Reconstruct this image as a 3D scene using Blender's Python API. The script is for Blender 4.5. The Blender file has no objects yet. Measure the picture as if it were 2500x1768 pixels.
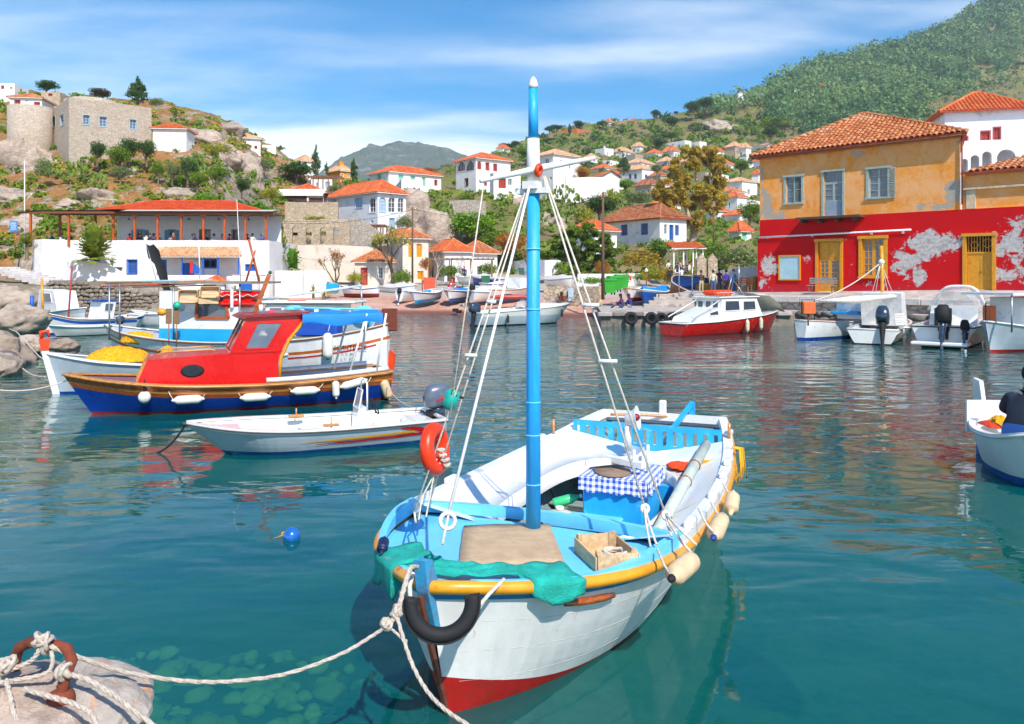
import bpy,math,random
import numpy as np
from mathutils import Vector,Matrix,noise as mnoise
V=Vector
R=math.radians
sc=bpy.context.scene
col=sc.collection
random.seed(7)
# --------- camera, sky, sun, exposure
F,HY,CH=2000.0,675.0,3.2
cd=bpy.data.cameras.new('camera');cam=bpy.data.objects.new('camera',cd);col.objects.link(cam)
cam.location=(0,0,CH);cam.rotation_euler=(R(90),0,0)
cd.sensor_width=36;cd.lens=36*F/2500;cd.shift_y=-(884-HY)/2500
cd.clip_start=0.1;cd.clip_end=9000
sc.camera=cam
w=bpy.data.worlds.new('World');sc.world=w;w.use_nodes=True
SUN_AZ,SUN_EL=157,46
def build_sky():
 nt=w.node_tree;N=nt.nodes;L=nt.links;N.clear()
 out=N.new('ShaderNodeOutputWorld');bg=N.new('ShaderNodeBackground');L.new(bg.outputs[0],out.inputs[0])
 sky=N.new('ShaderNodeTexSky');sky.sky_type='NISHITA';sky.sun_disc=False
 sky.sun_elevation=R(SUN_EL);sky.sun_rotation=R(SUN_AZ);sky.air_density=1.0;sky.dust_density=0.6;sky.ozone_density=2.5
 hs=N.new('ShaderNodeHueSaturation');hs.inputs['Saturation'].default_value=2.0;hs.inputs['Value'].default_value=1.05;hs.inputs['Hue'].default_value=0.497
 L.new(sky.outputs[0],hs.inputs['Color'])
 tc=N.new('ShaderNodeTexCoord')
 sep=N.new('ShaderNodeSeparateXYZ');L.new(tc.outputs['Generated'],sep.inputs[0])
 def m(op,a,b=None,c=None):
  n=N.new('ShaderNodeMath');n.operation=op
  for i,q in enumerate((a,b,c)):
   if q is None:continue
   if isinstance(q,(int,float)):n.inputs[i].default_value=q
   else:L.new(q,n.inputs[i])
  return n.outputs[0]
 z=m('MAXIMUM',sep.outputs[2],0.0)
 zz=m('ADD',z,0.16)
 cx=m('DIVIDE',sep.outputs[0],zz);cy=m('DIVIDE',sep.outputs[1],zz)
 cmb=N.new('ShaderNodeCombineXYZ');L.new(cx,cmb.inputs[0]);L.new(cy,cmb.inputs[1])
 mp=N.new('ShaderNodeMapping');mp.inputs['Rotation'].default_value=(0,0,R(-32));mp.inputs['Scale'].default_value=(0.5,1.0,1);mp.inputs['Location'].default_value=(3.5,1.42,0)
 L.new(cmb.outputs[0],mp.inputs[0])
 n1=N.new('ShaderNodeTexNoise');n1.inputs['Scale'].default_value=0.75;n1.inputs['Detail'].default_value=4;n1.inputs['Roughness'].default_value=0.5;n1.inputs['Distortion'].default_value=0.5
 L.new(mp.outputs[0],n1.inputs['Vector'])
 n2=N.new('ShaderNodeTexNoise');n2.inputs['Scale'].default_value=3.2;n2.inputs['Detail'].default_value=6;n2.inputs['Roughness'].default_value=0.6
 L.new(mp.outputs[0],n2.inputs['Vector'])
 s=m('ADD',m('MULTIPLY_ADD',n1.outputs['Fac'],2.0,-0.5),m('MULTIPLY',m('SUBTRACT',n2.outputs['Fac'],0.5),0.35))
 hz=m('SUBTRACT',0.68,m('MULTIPLY',z,3.3))
 s=m('ADD',s,hz)
 mr=N.new('ShaderNodeMapRange');mr.interpolation_type='SMOOTHSTEP'
 mr.inputs['From Min'].default_value=0.30;mr.inputs['From Max'].default_value=0.74
 L.new(s,mr.inputs[0])
 mx=N.new('ShaderNodeMix');mx.data_type='RGBA'
 L.new(m('MULTIPLY',mr.outputs[0],0.9),mx.inputs['Factor']);L.new(hs.outputs[0],mx.inputs['A'])
 mx.inputs['B'].default_value=(8.6,9.0,9.2,1)
 L.new(mx.outputs['Result'],bg.inputs[0]);bg.inputs[1].default_value=0.13
build_sky()
sl=bpy.data.lights.new('sun','SUN');sl.energy=4.4;sl.angle=R(0.53);sl.color=(1.0,0.95,0.87)
sun=bpy.data.objects.new('sun',sl);col.objects.link(sun)
_d=V((math.sin(R(SUN_AZ))*math.cos(R(SUN_EL)),math.cos(R(SUN_AZ))*math.cos(R(SUN_EL)),math.sin(R(SUN_EL))))
sun.rotation_euler=_d.to_track_quat('Z','Y').to_euler();sun.location=(0,0,60)
sc.view_settings.view_transform='Standard';sc.view_settings.look='None';sc.view_settings.gamma=1
sc.view_settings.exposure=0.3;sc.view_settings.use_curve_mapping=False
sc.render.engine='CYCLES'
sc.cycles.max_bounces=6;sc.cycles.diffuse_bounces=2;sc.cycles.glossy_bounces=3;sc.cycles.transmission_bounces=4
sc.cycles.transparent_max_bounces=10;sc.cycles.use_denoising=True;sc.cycles.caustics_reflective=False;sc.cycles.caustics_refractive=False
sc.cycles.sample_clamp_indirect=6;sc.cycles.use_adaptive_sampling=True;sc.cycles.adaptive_threshold=0.03
# --------- helpers
def P(px,py,Y):return V(((px-1250)/F*Y,Y,CH-(py-HY)/F*Y))
def G(px,py,z=0.0):return P(px,py,(CH-z)*F/(py-HY))
def lin(h):
 if not isinstance(h,str):return tuple(h)[:3]
 h=h.lstrip('#');o=[]
 for i in(0,2,4):
  c=int(h[i:i+2],16)/255
  o.append(c/12.92 if c<=0.04045 else((c+0.055)/1.055)**2.4)
 return tuple(o)
def interp(x,pts):
 xs=[p[0]for p in pts];ys=[p[1]for p in pts]
 return float(np.interp(x,xs,ys))
def sm(x):x=min(1,max(0,x));return x*x*(3-2*x)
def smooth_interp(x,pts):
 for i in range(len(pts)-1):
  a,b=pts[i],pts[i+1]
  if x<=b[0]or i==len(pts)-2:
   t=(x-a[0])/(b[0]-a[0]);t=min(1,max(0,t))
   p0=pts[i-1]if i else a;p3=pts[i+2]if i+2<len(pts)else b
   m1=(b[1]-p0[1])/max(1e-6,b[0]-p0[0])*(b[0]-a[0]);m2=(p3[1]-a[1])/max(1e-6,p3[0]-a[0])*(b[0]-a[0])
   t2,t3=t*t,t*t*t
   return(2*t3-3*t2+1)*a[1]+(t3-2*t2+t)*m1+(-2*t3+3*t2)*b[1]+(t3-t2)*m2
def tag(o,label=None,cat=None,group=None,kind=None):
 if label:o['label']=label
 if cat:o['category']=cat
 if group:o['group']=group
 if kind:o['kind']=kind
 return o
def empty(name,loc=(0,0,0),rz=0.0):
 o=bpy.data.objects.new(name,None);col.objects.link(o);o.empty_display_size=0.2
 o.location=loc;o.rotation_euler=(0,0,rz);return o
def thing(name,label,cat,loc=(0,0,0),rz=0.0,group=None):
 return tag(empty(name,loc,rz),label,cat,group)
def mesh_obj(name,me,parent=None,world=False):
 o=bpy.data.objects.new(name,me);col.objects.link(o)
 if parent is not None:
  o.parent=parent
  if world:o.matrix_parent_inverse=(Matrix.Translation(parent.location)@parent.rotation_euler.to_matrix().to_4x4()).inverted()
 return o
def copy_tree(o,parent=None):
 c=o.copy();col.objects.link(c)
 if parent is not None:c.parent=parent
 for ch in list(o.children):copy_tree(ch,c)
 return c
class MB:
 def __init__(s):s.v=[];s.f=[];s.m=[];s.s=[]
 def add(s,vs,fs,mi=0,smo=False):
  b=len(s.v);s.v+=[tuple(p)for p in vs]
  for f in fs:s.f.append(tuple(i+b for i in f));s.m.append(mi);s.s.append(smo)
  return s
 def quad(s,a,b,c,d,mi=0):return s.add([a,b,c,d],[(0,1,2,3)],mi)
 def tri(s,a,b,c,mi=0):return s.add([a,b,c],[(0,1,2)],mi)
 def box(s,c,sz,rot=None,mi=0):
  c=V(c);h=V(sz)*0.5;vs=[]
  for z in(-1,1):
   for(x,y)in((-1,-1),(1,-1),(1,1),(-1,1)):
    p=V((x*h.x,y*h.y,z*h.z))
    if rot is not None:p=rot@p
    vs.append(c+p)
  return s.add(vs,[(3,2,1,0),(4,5,6,7),(0,1,5,4),(1,2,6,5),(2,3,7,6),(3,0,4,7)],mi)
 def bx(s,x0,x1,y0,y1,z0,z1,mi=0):return s.box(((x0+x1)/2,(y0+y1)/2,(z0+z1)/2),(x1-x0,y1-y0,z1-z0),None,mi)
 def rbox(s,c,sz,b,rot=None,mi=0):
  c=V(c);x,y,z=V(sz)*0.5;rings=[]
  for zz,k in((-z,b),(-z+b,0),(z-b,0),(z,b)):
   X,Y=x-k,y-k;q=b
   ring=[(X-q,-Y),(X,-Y+q),(X,Y-q),(X-q,Y),(-X+q,Y),(-X,Y-q),(-X,-Y+q),(-X+q,-Y)]
   rings.append([c+((rot@V((a,d,zz)))if rot is not None else V((a,d,zz)))for a,d in ring])
  return s.loft(rings,True,True,True,mi,False)
 def loft(s,rings,closed=True,cap0=True,cap1=True,mi=0,smo=True):
  n=len(rings[0]);vs=[p for r in rings for p in r];fs=[]
  for i in range(len(rings)-1):
   for j in range(n if closed else n-1):
    k=(j+1)%n;fs.append((i*n+j,i*n+k,(i+1)*n+k,(i+1)*n+j))
  s.add(vs,fs,mi,smo)
  if closed and cap0:s.add(rings[0],[tuple(range(n))[::-1]],mi,False)
  if closed and cap1:s.add(rings[-1],[tuple(range(n))],mi,False)
  return s
 def tube(s,pts,r,n=6,mi=0,cap=True,smo=True):
  pts=[V(p)for p in pts];k=len(pts);rs=r if isinstance(r,(list,tuple))else[r]*k
  up=V((0,0,1));rings=[];side=None
  for i,p in enumerate(pts):
   t=(pts[min(i+1,k-1)]-pts[max(i-1,0)])
   t=t.normalized()if t.length>1e-9 else V((0,0,1))
   if side is None:
    side=t.cross(up)
    if side.length<1e-3:side=t.cross(V((1,0,0)))
   side=(side-t*side.dot(t))
   side=side.normalized()if side.length>1e-6 else t.orthogonal().normalized()
   o2=t.cross(side)
   rings.append([p+(side*math.cos(2*math.pi*j/n)+o2*math.sin(2*math.pi*j/n))*rs[i]for j in range(n)])
  return s.loft(rings,True,cap,cap,mi,smo)
 def rope(s,pts,r,mi=0,n=5):return s.tube(pts,r,n,mi)
 def bar(s,a,b,w_,h_,mi=0):
  a,b=V(a),V(b);t=(b-a);L_=t.length;q=t.to_track_quat('X','Z').to_matrix()
  return s.box((a+b)/2,(L_,w_,h_),q,mi)
 def lathe(s,prof,n=16,mat=None,mi=0,smo=True):
  rings=[]
  for r,z in prof:
   ring=[V((r*math.cos(2*math.pi*j/n),r*math.sin(2*math.pi*j/n),z))for j in range(n)]
   rings.append([mat@p for p in ring]if mat is not None else ring)
  return s.loft(rings,True,prof[0][0]>1e-4,prof[-1][0]>1e-4,mi,smo)
 def sphere(s,c,r,n=12,m_=8,mi=0,sc_=(1,1,1),rot=None):
  c=V(c);rings=[]
  for i in range(m_+1):
   a=math.pi*i/m_;rr=max(1e-4,math.sin(a))*r;ring=[]
   for j in range(n):
    p=V((rr*math.cos(2*math.pi*j/n)*sc_[0],rr*math.sin(2*math.pi*j/n)*sc_[1],-math.cos(a)*r*sc_[2]))
    ring.append(c+(rot@p if rot is not None else p))
   rings.append(ring)
  return s.loft(rings,True,False,False,mi,True)
 def torus(s,c,R_,r,ax=(0,0,1),n=24,m_=10,mi=0,a0=0.0,a1=360.0,sq=1.0):
  q=V(ax).to_track_quat('Z','Y').to_matrix();c=V(c);rings=[];full=abs(a1-a0)>=359.9
  for i in range(n+(0 if full else 1)):
   a=R(a0+(a1-a0)*i/n)
   rings.append([c+q@V(((R_+r*math.cos(2*math.pi*j/m_))*math.cos(a),(R_+r*math.cos(2*math.pi*j/m_))*math.sin(a),sq*r*math.sin(2*math.pi*j/m_)))for j in range(m_)])
  if full:rings.append(rings[0])
  return s.loft(rings,True,not full,not full,mi,True)
 def prism(s,poly,a,b,ax='y',mi=0):
  def mk(p,t):return{'y':(p[0],t,p[1]),'x':(t,p[0],p[1]),'z':(p[0],p[1],t)}[ax]
  n=len(poly);vs=[mk(p,a)for p in poly]+[mk(p,b)for p in poly]
  fs=[tuple(range(n))[::-1],tuple(range(n,2*n))]+[(i,(i+1)%n,n+(i+1)%n,n+i)for i in range(n)]
  return s.add(vs,fs,mi)
 def xf(s,mat):s.v=[tuple(mat@V(p))for p in s.v];return s
 def mesh(s,name,mats):
  me=bpy.data.meshes.new(name);me.from_pydata(s.v,[],s.f)
  for m in(mats if isinstance(mats,(list,tuple))else[mats]):me.materials.append(m)
  if any(s.m):me.polygons.foreach_set('material_index',s.m)
  if any(s.s):me.polygons.foreach_set('use_smooth',s.s)
  me.update();return me
 def build(s,name,mats,parent=None,world=False,recalc=True):
  me=s.mesh(name,mats)
  if recalc:fixn(me)
  return mesh_obj(name,me,parent,world)
import bmesh
def fixn(me):
 b=bmesh.new();b.from_mesh(me);bmesh.ops.remove_doubles(b,verts=b.verts,dist=1e-5)
 bmesh.ops.recalc_face_normals(b,faces=b.faces);b.to_mesh(me);b.free()
def np_mesh(name,verts,quads,mats,mi=None,smooth=False):
 verts=np.asarray(verts,dtype=np.float32).reshape(-1,3);quads=np.asarray(quads,dtype=np.int32)
 k=quads.shape[1];n=len(quads);me=bpy.data.meshes.new(name)
 me.vertices.add(len(verts));me.vertices.foreach_set('co',verts.ravel())
 me.loops.add(n*k);me.loops.foreach_set('vertex_index',quads.ravel())
 me.polygons.add(n);me.polygons.foreach_set('loop_start',np.arange(n,dtype=np.int32)*k)
 for m in(mats if isinstance(mats,(list,tuple))else[mats]):me.materials.append(m)
 if mi is not None:me.polygons.foreach_set('material_index',np.asarray(mi,dtype=np.int32))
 if smooth:me.polygons.foreach_set('use_smooth',np.ones(n,dtype=bool))
 me.update(calc_edges=True);return me
# --------- materials
class NT:
 def __init__(s,name):
  s.mat=bpy.data.materials.new(name);s.mat.use_nodes=True;s.t=s.mat.node_tree;s.t.nodes.clear()
  s.out=s.n('OutputMaterial');s.b=s.n('BsdfPrincipled');s.l(s.b.outputs[0],s.out.inputs[0])
  s.tc=s.n('TexCoord')
 def n(s,k,**kw):
  q=s.t.nodes.new('ShaderNode'+k)
  for a,b in kw.items():setattr(q,a,b)
  return q
 def l(s,a,b):s.t.links.new(a,b)
 def setv(s,sock,v):
  if hasattr(v,'is_linked')or hasattr(v,'links'):s.l(v,sock)
  elif isinstance(v,(tuple,list))and len(v)==3 and sock.type=='RGBA':sock.default_value=(*v,1)
  else:sock.default_value=v
 def coord(s,scale=(1,1,1),rot=(0,0,0),src='Object'):
  m=s.n('Mapping');m.inputs['Scale'].default_value=scale if isinstance(scale,(tuple,list))else(scale,)*3;m.inputs['Rotation'].default_value=rot
  s.l(s.tc.outputs[src],m.inputs[0]);return m.outputs[0]
 def noise(s,scale,vec=None,detail=4,rough=0.55,dist=0.0):
  q=s.n('TexNoise');q.inputs['Scale'].default_value=scale;q.inputs['Detail'].default_value=detail;q.inputs['Roughness'].default_value=rough;q.inputs['Distortion'].default_value=dist
  s.l(vec if vec is not None else s.tc.outputs['Object'],q.inputs['Vector']);return q.outputs['Fac']
 def voro(s,scale,vec=None,feature='F1',rnd=1.0):
  q=s.n('TexVoronoi',feature=feature);q.inputs['Scale'].default_value=scale;q.inputs['Randomness'].default_value=rnd
  s.l(vec if vec is not None else s.tc.outputs['Object'],q.inputs['Vector']);return q
 def math(s,op,a,b=None,c=None):
  q=s.n('Math',operation=op)
  for i,x in enumerate((a,b,c)):
   if x is not None:s.setv(q.inputs[i],x)
  return q.outputs[0]
 def mr(s,x,a,b,c=0.0,d=1.0,smooth=True):
  q=s.n('MapRange');q.interpolation_type='SMOOTHSTEP' if smooth else 'LINEAR'
  s.setv(q.inputs[0],x)
  for i,v in zip((1,2,3,4),(a,b,c,d)):q.inputs[i].default_value=v
  return q.outputs[0]
 def mix(s,f,a,b,mode='MIX'):
  q=s.n('Mix',data_type='RGBA',blend_type=mode);s.setv(q.inputs[0],f)
  s.setv(q.inputs[6],a if not isinstance(a,str)else lin(a));s.setv(q.inputs[7],b if not isinstance(b,str)else lin(b));return q.outputs[2]
 def bump(s,h,strength=0.3,dist=0.02):
  q=s.n('Bump');q.inputs['Strength'].default_value=strength;q.inputs['Distance'].default_value=dist;s.setv(q.inputs['Height'],h);s.l(q.outputs[0],s.b.inputs['Normal']);return q
 def base(s,c):s.setv(s.b.inputs['Base Color'],c)
 def sets(s,**kw):
  for k,v in kw.items():s.setv(s.b.inputs[k.replace('_',' ')],v)
_mc={}
def mat(name,c,rough=0.55,var=0.12,scale=6.0,bump=0.0,bscale=40.0,metal=0.0,spec=0.5,dirt=None,dirt_amt=0.5,dscale=3.0,coat=0.0,rnd=0.0,stretch=None):
 if name in _mc:return _mc[name]
 q=NT(name);c=lin(c)
 vec=q.coord(stretch)if stretch else None
 n=q.noise(scale,vec,5,0.6)
 a=tuple(x*(1-var)for x in c);b=tuple(min(1,x*(1+var))for x in c)
 cc=q.mix(q.mr(n,0.3,0.7),a,b)
 if dirt:
  dn=q.noise(dscale,vec,8,0.7,0.6)
  cc=q.mix(q.mr(dn,0.62-0.2*dirt_amt,0.72),cc,lin(dirt))
 if rnd:
  oi=q.n('ObjectInfo');cc=q.mix(q.math('MULTIPLY',oi.outputs['Random'],rnd),cc,tuple(x*0.35 for x in c))
 q.base(cc);q.sets(Roughness=q.mr(n,0.2,0.8,max(0.02,rough-0.08),min(1,rough+0.08)),Metallic=metal,Specular_IOR_Level=spec,Coat_Weight=coat)
 if bump:q.bump(q.noise(bscale,vec,6,0.65),bump,0.02)
 _mc[name]=q.mat;return q.mat
def leaf_mat(name,c1,c2,sc_=0.6,trans=0.3):
 if name in _mc:return _mc[name]
 q=NT(name);n=q.noise(sc_,None,5,0.7);wn=q.n('TexWhiteNoise');geo=q.n('NewGeometry')
 q.l(geo.outputs['Random Per Island'],wn.inputs['Vector'])
 f=q.math('ADD',q.math('MULTIPLY',q.mr(n,0.35,0.65),0.6),q.math('MULTIPLY',geo.outputs['Random Per Island'],0.4))
 cc=q.mix(f,lin(c1),lin(c2));q.base(cc);q.sets(Roughness=0.6,Specular_IOR_Level=0.25)
 tr=q.n('BsdfTranslucent');q.l(cc,tr.inputs[0]);ms=q.n('MixShader');ms.inputs[0].default_value=trans
 q.l(q.b.outputs[0],ms.inputs[1]);q.l(tr.outputs[0],ms.inputs[2]);q.l(ms.outputs[0],q.out.inputs[0])
 _mc[name]=q.mat;return q.mat
def glass_mat(name='window_glass',c=(0.05,0.07,0.09),rough=0.04):
 if name in _mc:return _mc[name]
 q=NT(name);n=q.noise(1.5);q.base(q.mix(n,tuple(x*0.6 for x in c),tuple(x*1.4 for x in c)));q.sets(Roughness=rough,Specular_IOR_Level=0.7);_mc[name]=q.mat;return q.mat
def clear_mat(name,tint=(0.9,0.95,0.97),fac=0.75):
 if name in _mc:return _mc[name]
 q=NT(name);n=q.noise(3.0);q.base(q.mix(n,tuple(x*0.9 for x in tint),tint));q.sets(Roughness=0.08)
 tb=q.n('BsdfTransparent');tb.inputs[0].default_value=(*tint,1);ms=q.n('MixShader');ms.inputs[0].default_value=fac
 q.l(q.b.outputs[0],ms.inputs[1]);q.l(tb.outputs[0],ms.inputs[2]);q.l(ms.outputs[0],q.out.inputs[0]);_mc[name]=q.mat;return q.mat
def masonry_mat(name,c1,c2,joint,sx=1.0,sz=2.2,scale=2.2,bump=0.5,tint=None):
 if name in _mc:return _mc[name]
 q=NT(name);vec=q.coord((sx,sx,sz))
 wob=q.noise(3.0,vec,3);vv=q.n('VectorMath',operation='ADD');q.l(vec,vv.inputs[0])
 cm=q.n('CombineXYZ');q.l(q.math('MULTIPLY',wob,0.35),cm.inputs[0]);q.l(q.math('MULTIPLY',wob,0.3),cm.inputs[2]);q.l(cm.outputs[0],vv.inputs[1])
 vo=q.voro(scale,vv.outputs[0]);ed=q.voro(scale,vv.outputs[0],'DISTANCE_TO_EDGE')
 sp=q.n('SeparateColor');q.l(vo.outputs['Color'],sp.inputs[0])
 cc=q.mix(sp.outputs[0],lin(c1),lin(c2));cc=q.mix(q.math('MULTIPLY',q.noise(0.35,None,4),0.5),cc,lin(tint or c2))
 e=q.mr(ed.outputs['Distance'],0.01,0.09);cc=q.mix(e,lin(joint),cc);q.base(cc);q.sets(Roughness=0.9,Specular_IOR_Level=0.2)
 h=q.math('ADD',e,q.math('MULTIPLY',q.noise(14.0,vec,5),0.5));q.bump(h,bump,0.05);_mc[name]=q.mat;return q.mat
# --------- the setting
def struct(o):o['kind']='structure';return o
def water_mat():
 q=NT('harbour_water');t=q.t;t.nodes.remove(q.b)
 v=q.coord((0.55,1.0,1.0),(0,0,R(-8)))
 sepv=q.n('SeparateXYZ');q.l(q.tc.outputs['Object'],sepv.inputs[0])
 big=q.noise(0.9,v,2,0.5,0.4);mid=q.noise(1.55,v,1.6,0.45,0.5);fine=q.noise(5.5,v,2,0.5,0.3)
 patch=q.noise(0.11,q.coord((0.6,1.0,1)),3,0.5)
 wind=q.math('MULTIPLY',q.mr(sepv.outputs[1],7.0,30.0,0.13,1.0),q.mr(patch,0.32,0.62,0.45,1.0))
 h=q.math('ADD',q.math('MULTIPLY',big,0.14),q.math('MULTIPLY',q.math('MULTIPLY',mid,0.75),wind))
 h=q.math('ADD',h,q.math('MULTIPLY',q.math('MULTIPLY',fine,0.11),wind))
 bp=q.n('Bump');bp.inputs['Strength'].default_value=0.95;bp.inputs['Distance'].default_value=0.17;q.l(h,bp.inputs['Height'])
 fr=q.n('Fresnel');fr.inputs['IOR'].default_value=1.34;q.l(bp.outputs[0],fr.inputs['Normal'])
 gl=q.n('BsdfGlossy');gl.inputs['Roughness'].default_value=0.015;gl.inputs['Color'].default_value=(1,1,1,1);q.l(bp.outputs[0],gl.inputs['Normal'])
 tone=q.noise(0.16,None,3)
 df=q.n('BsdfDiffuse');q.l(q.mix(tone,(0.0010,0.112,0.120),(0.0015,0.160,0.152)),df.inputs[0])
 tr=q.n('BsdfTransparent');tr.inputs[0].default_value=(0.40,0.74,0.52,1)
 m1=q.n('MixShader');m1.inputs[0].default_value=0.44;q.l(df.outputs[0],m1.inputs[1]);q.l(tr.outputs[0],m1.inputs[2])
 m2=q.n('MixShader');q.l(q.math('MINIMUM',q.math('MULTIPLY',fr.outputs[0],1.1),0.92),m2.inputs[0]);q.l(m1.outputs[0],m2.inputs[1]);q.l(gl.outputs[0],m2.inputs[2])
 q.l(m2.outputs[0],q.out.inputs[0]);return q.mat
mb=MB();mb.quad((-140,-40,0),(90,-40,0),(90,82,0),(-140,82,0));struct(mb.build('water',water_mat()))
def seabed_mat():
 q=NT('seabed');n=q.noise(0.5,None,6,0.7);n2=q.noise(3.0,None,5)
 q.base(q.mix(q.mr(n,0.35,0.65),q.mix(n2,'#2c5a4a','#4c7a4e'),q.mix(n2,'#5f7f46','#8a9658')));q.sets(Roughness=0.95);q.bump(n2,0.4,0.1);return q.mat
def grid_mesh(name,xs,ys,zf,m,smooth=True):
 vs=[(x,y,zf(x,y))for y in ys for x in xs];nx=len(xs)
 fs=[(j*nx+i,j*nx+i+1,(j+1)*nx+i+1,(j+1)*nx+i)for j in range(len(ys)-1)for i in range(nx-1)]
 return mesh_obj(name,np_mesh(name,vs,fs,m,None,smooth))
def fbm(x,y,z=0.0,o=4):return mnoise.fractal(V((x,y,z)),0.9,2.1,o)
def sbz(x,y):
 d=max(0,y-5)*0.42+max(0,x+3.2)*0.55
 return-0.75-min(5.5,d*0.62)+0.12*fbm(x,y)
struct(grid_mesh('seabed',np.linspace(-140,90,70),np.concatenate([np.linspace(-20,16,60),np.linspace(18,84,30)]),sbz,seabed_mat()))
def boulder_mesh(name,m,seed,flat=0.7,n=12,m_=8,rough=0.28,facet=False,fine=0.0):
 b=MB();b.sphere((0,0,0),1,n,m_);o=V((seed*7.3,seed*3.1,0));out=[]
 for p in b.v:
  p=V(p);k=1+rough*mnoise.fractal(p*1.1+o,1.0,2.0,3)+0.5*rough*(mnoise.cell(p*1.7+o)if not fine else mnoise.voronoi(p*1.9+o)[0][0])+(fine*mnoise.hetero_terrain(p*4+o,.8,2.0,5,.6)if fine else 0)
  out.append((p.x*k,p.y*k,p.z*k*flat))
 b.v=out;b.s=[not facet]*len(b.s);me=b.mesh(name,m);fixn(me);return me
def stones_stuff():
 m=mat('drowned_stone','#c4c86a',0.9,0.3,1.2,0.4,8);b=MB();rnd=random.Random(3)
 base=[boulder_mesh('tmp',m,s,0.55,8,5)for s in range(4)]
 for i in range(760):
  x=rnd.uniform(-7,1.8);y=rnd.uniform(3.6,13)
  if rnd.random()<sm((x+2.5)/4.5):continue
  s=rnd.uniform(0.05,0.16)*(1.5 if rnd.random()<.15 else 1);a=rnd.uniform(0,6.28);me=rnd.choice(base);mt=Matrix.Translation((x,y,sbz(x,y)+s*0.2))@Matrix.Rotation(a,4,'Z')@Matrix.Diagonal((s*rnd.uniform(.8,1.4),s,s,1))
  b.add([mt@v.co for v in me.vertices],[tuple(p.vertices)for p in me.polygons],0,True)
 o=b.build('seabed_stones',m,recalc=False);tag(o,'yellow green stones lying under the shallow water by the quay','stones',kind='stuff')
stones_stuff()
# --- hills: every column of the sheet climbs away from the harbour; depth(px,py) is shared with whatever stands on it
RIDGE_L=[(-400,190),(0,206),(92,222),(200,235),(286,243),(369,243),(400,252),(440,264),(480,271),(520,288),(563,301),(615,331),(677,362),(720,402),(770,460),(830,540),(900,620)]
TAB_L=[(200,150),(280,134),(330,119),(400,106),(470,98),(530,92),(600,86),(720,80)]
RIDGE_V=[(480,520),(560,480),(660,440),(720,428),(800,440),(900,436),(1000,436),(1100,403),(1200,375),(1234,357),(1305,335),(1369,312),(1415,303),(1508,298),(1600,287),(1680,272),(1740,260),(1800,248),(1826,240),(1866,222),(1892,202),(1948,180),(1992,163),(2069,147),(2180,114),(2287,80),(2417,8),(2500,-42),(2800,-170)]
TAB_A=[(350,400),(380,330),(410,220),(450,150),(500,130),(560,115),(600,111),(640,108),(720,104)]
TAB_B=[(-200,1000),(0,850),(100,760),(200,600),(250,480),(300,430),(350,390),(400,330),(450,270),(500,225),(560,150),(600,116),(640,99),(720,90)]
def YL(px,py):return interp(py,TAB_L)*(1+0.36*sm((px-455)/290))
def YV(px,py):
 k=sm((px-1230)/220);return interp(py,TAB_A)*(1-k)+interp(py,TAB_B)*k
def HILL(px,py,left=False):return P(px,py,(YL if left else YV)(px,py))
def hill_sheet(name,px0,px1,n,ridge,depth,rows,bot,m,amp,back=60):
 vs=[];cols=np.linspace(px0,px1,n)
 for px in cols:
  top=interp(px,ridge);b_=max(bot,top+40)
  for i in range(rows+3):
   if i<=rows:
    t=i/rows;py=b_+(top-b_)*t;p=P(px,py,depth(px,py))
    k=amp*(0.35+p.y/160)*min(1,3*t+.2)*(0.5 if i==rows else 1)
    p.z+=k*(fbm(p.x*0.09,p.y*0.09,3)+0.45*fbm(p.x*0.35,p.y*0.35,9));p.y+=0.8*k*fbm(p.x*0.2,p.z*0.25,5)
   else:
    p=p+V((0,back*0.6,-back*0.45))
   vs.append(tuple(p))
 r=rows+3;fs=[(c*r+i,(c+1)*r+i,(c+1)*r+i+1,c*r+i+1)for c in range(n-1)for i in range(r-1)]
 return struct(mesh_obj(name,np_mesh(name,vs,fs,m,None,True)))
def hill_mat(name,grass1,grass2,earth,rock1,rock2,s=1.0,rockiness=0.5,earthy=0.5):
 q=NT(name);gp=q.n('NewGeometry').outputs['Position']
 def wc(sc_):
  m_=q.n('Mapping');m_.inputs['Scale'].default_value=sc_;q.l(gp,m_.inputs[0]);return m_.outputs[0]
 nb=q.noise(0.10*s,gp,6,0.62);nr=q.noise(0.22*s,wc((1,1,1.6)),8,0.68,0.7);ng=q.noise(0.9*s,gp,6,0.7);ne=q.noise(0.16*s,wc((1.3,.9,2.2)),6,0.65)
 g=q.mix(q.mr(ng,0.3,0.7),grass1,grass2);e=q.mix(q.mr(ng,0.3,0.7),lin(earth),tuple(x*0.6 for x in lin(earth)))
 c=q.mix(q.mr(ne,0.66-0.3*earthy,0.74-0.3*earthy),g,e);vo=q.voro(0.55*s,wc((1,1,1.5)),'DISTANCE_TO_EDGE')
 rk=q.mix(q.mr(ng,0.3,0.7),rock1,rock2);rk=q.mix(q.mr(vo.outputs['Distance'],0.0,0.05),tuple(x*0.8 for x in lin(rock2)),rk)
 geo=q.n('NewGeometry');sp=q.n('SeparateXYZ');q.l(geo.outputs['Normal'],sp.inputs[0]);steep=q.mr(sp.outputs[2],0.45,0.9,0.16,-0.05)
 c=q.mix(q.mr(q.math('ADD',nr,steep),0.68-0.25*rockiness,0.74-0.25*rockiness),c,rk)
 c=q.mix(q.mr(nb,0.3,0.7,0.0,0.35),c,tuple(x*0.45 for x in lin(grass1)));q.base(c);q.sets(Roughness=0.95,Specular_IOR_Level=0.15)
 q.bump(q.math('ADD',nr,q.math('MULTIPLY',ng,0.7)),1.0,0.6/s);return q.mat
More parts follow.
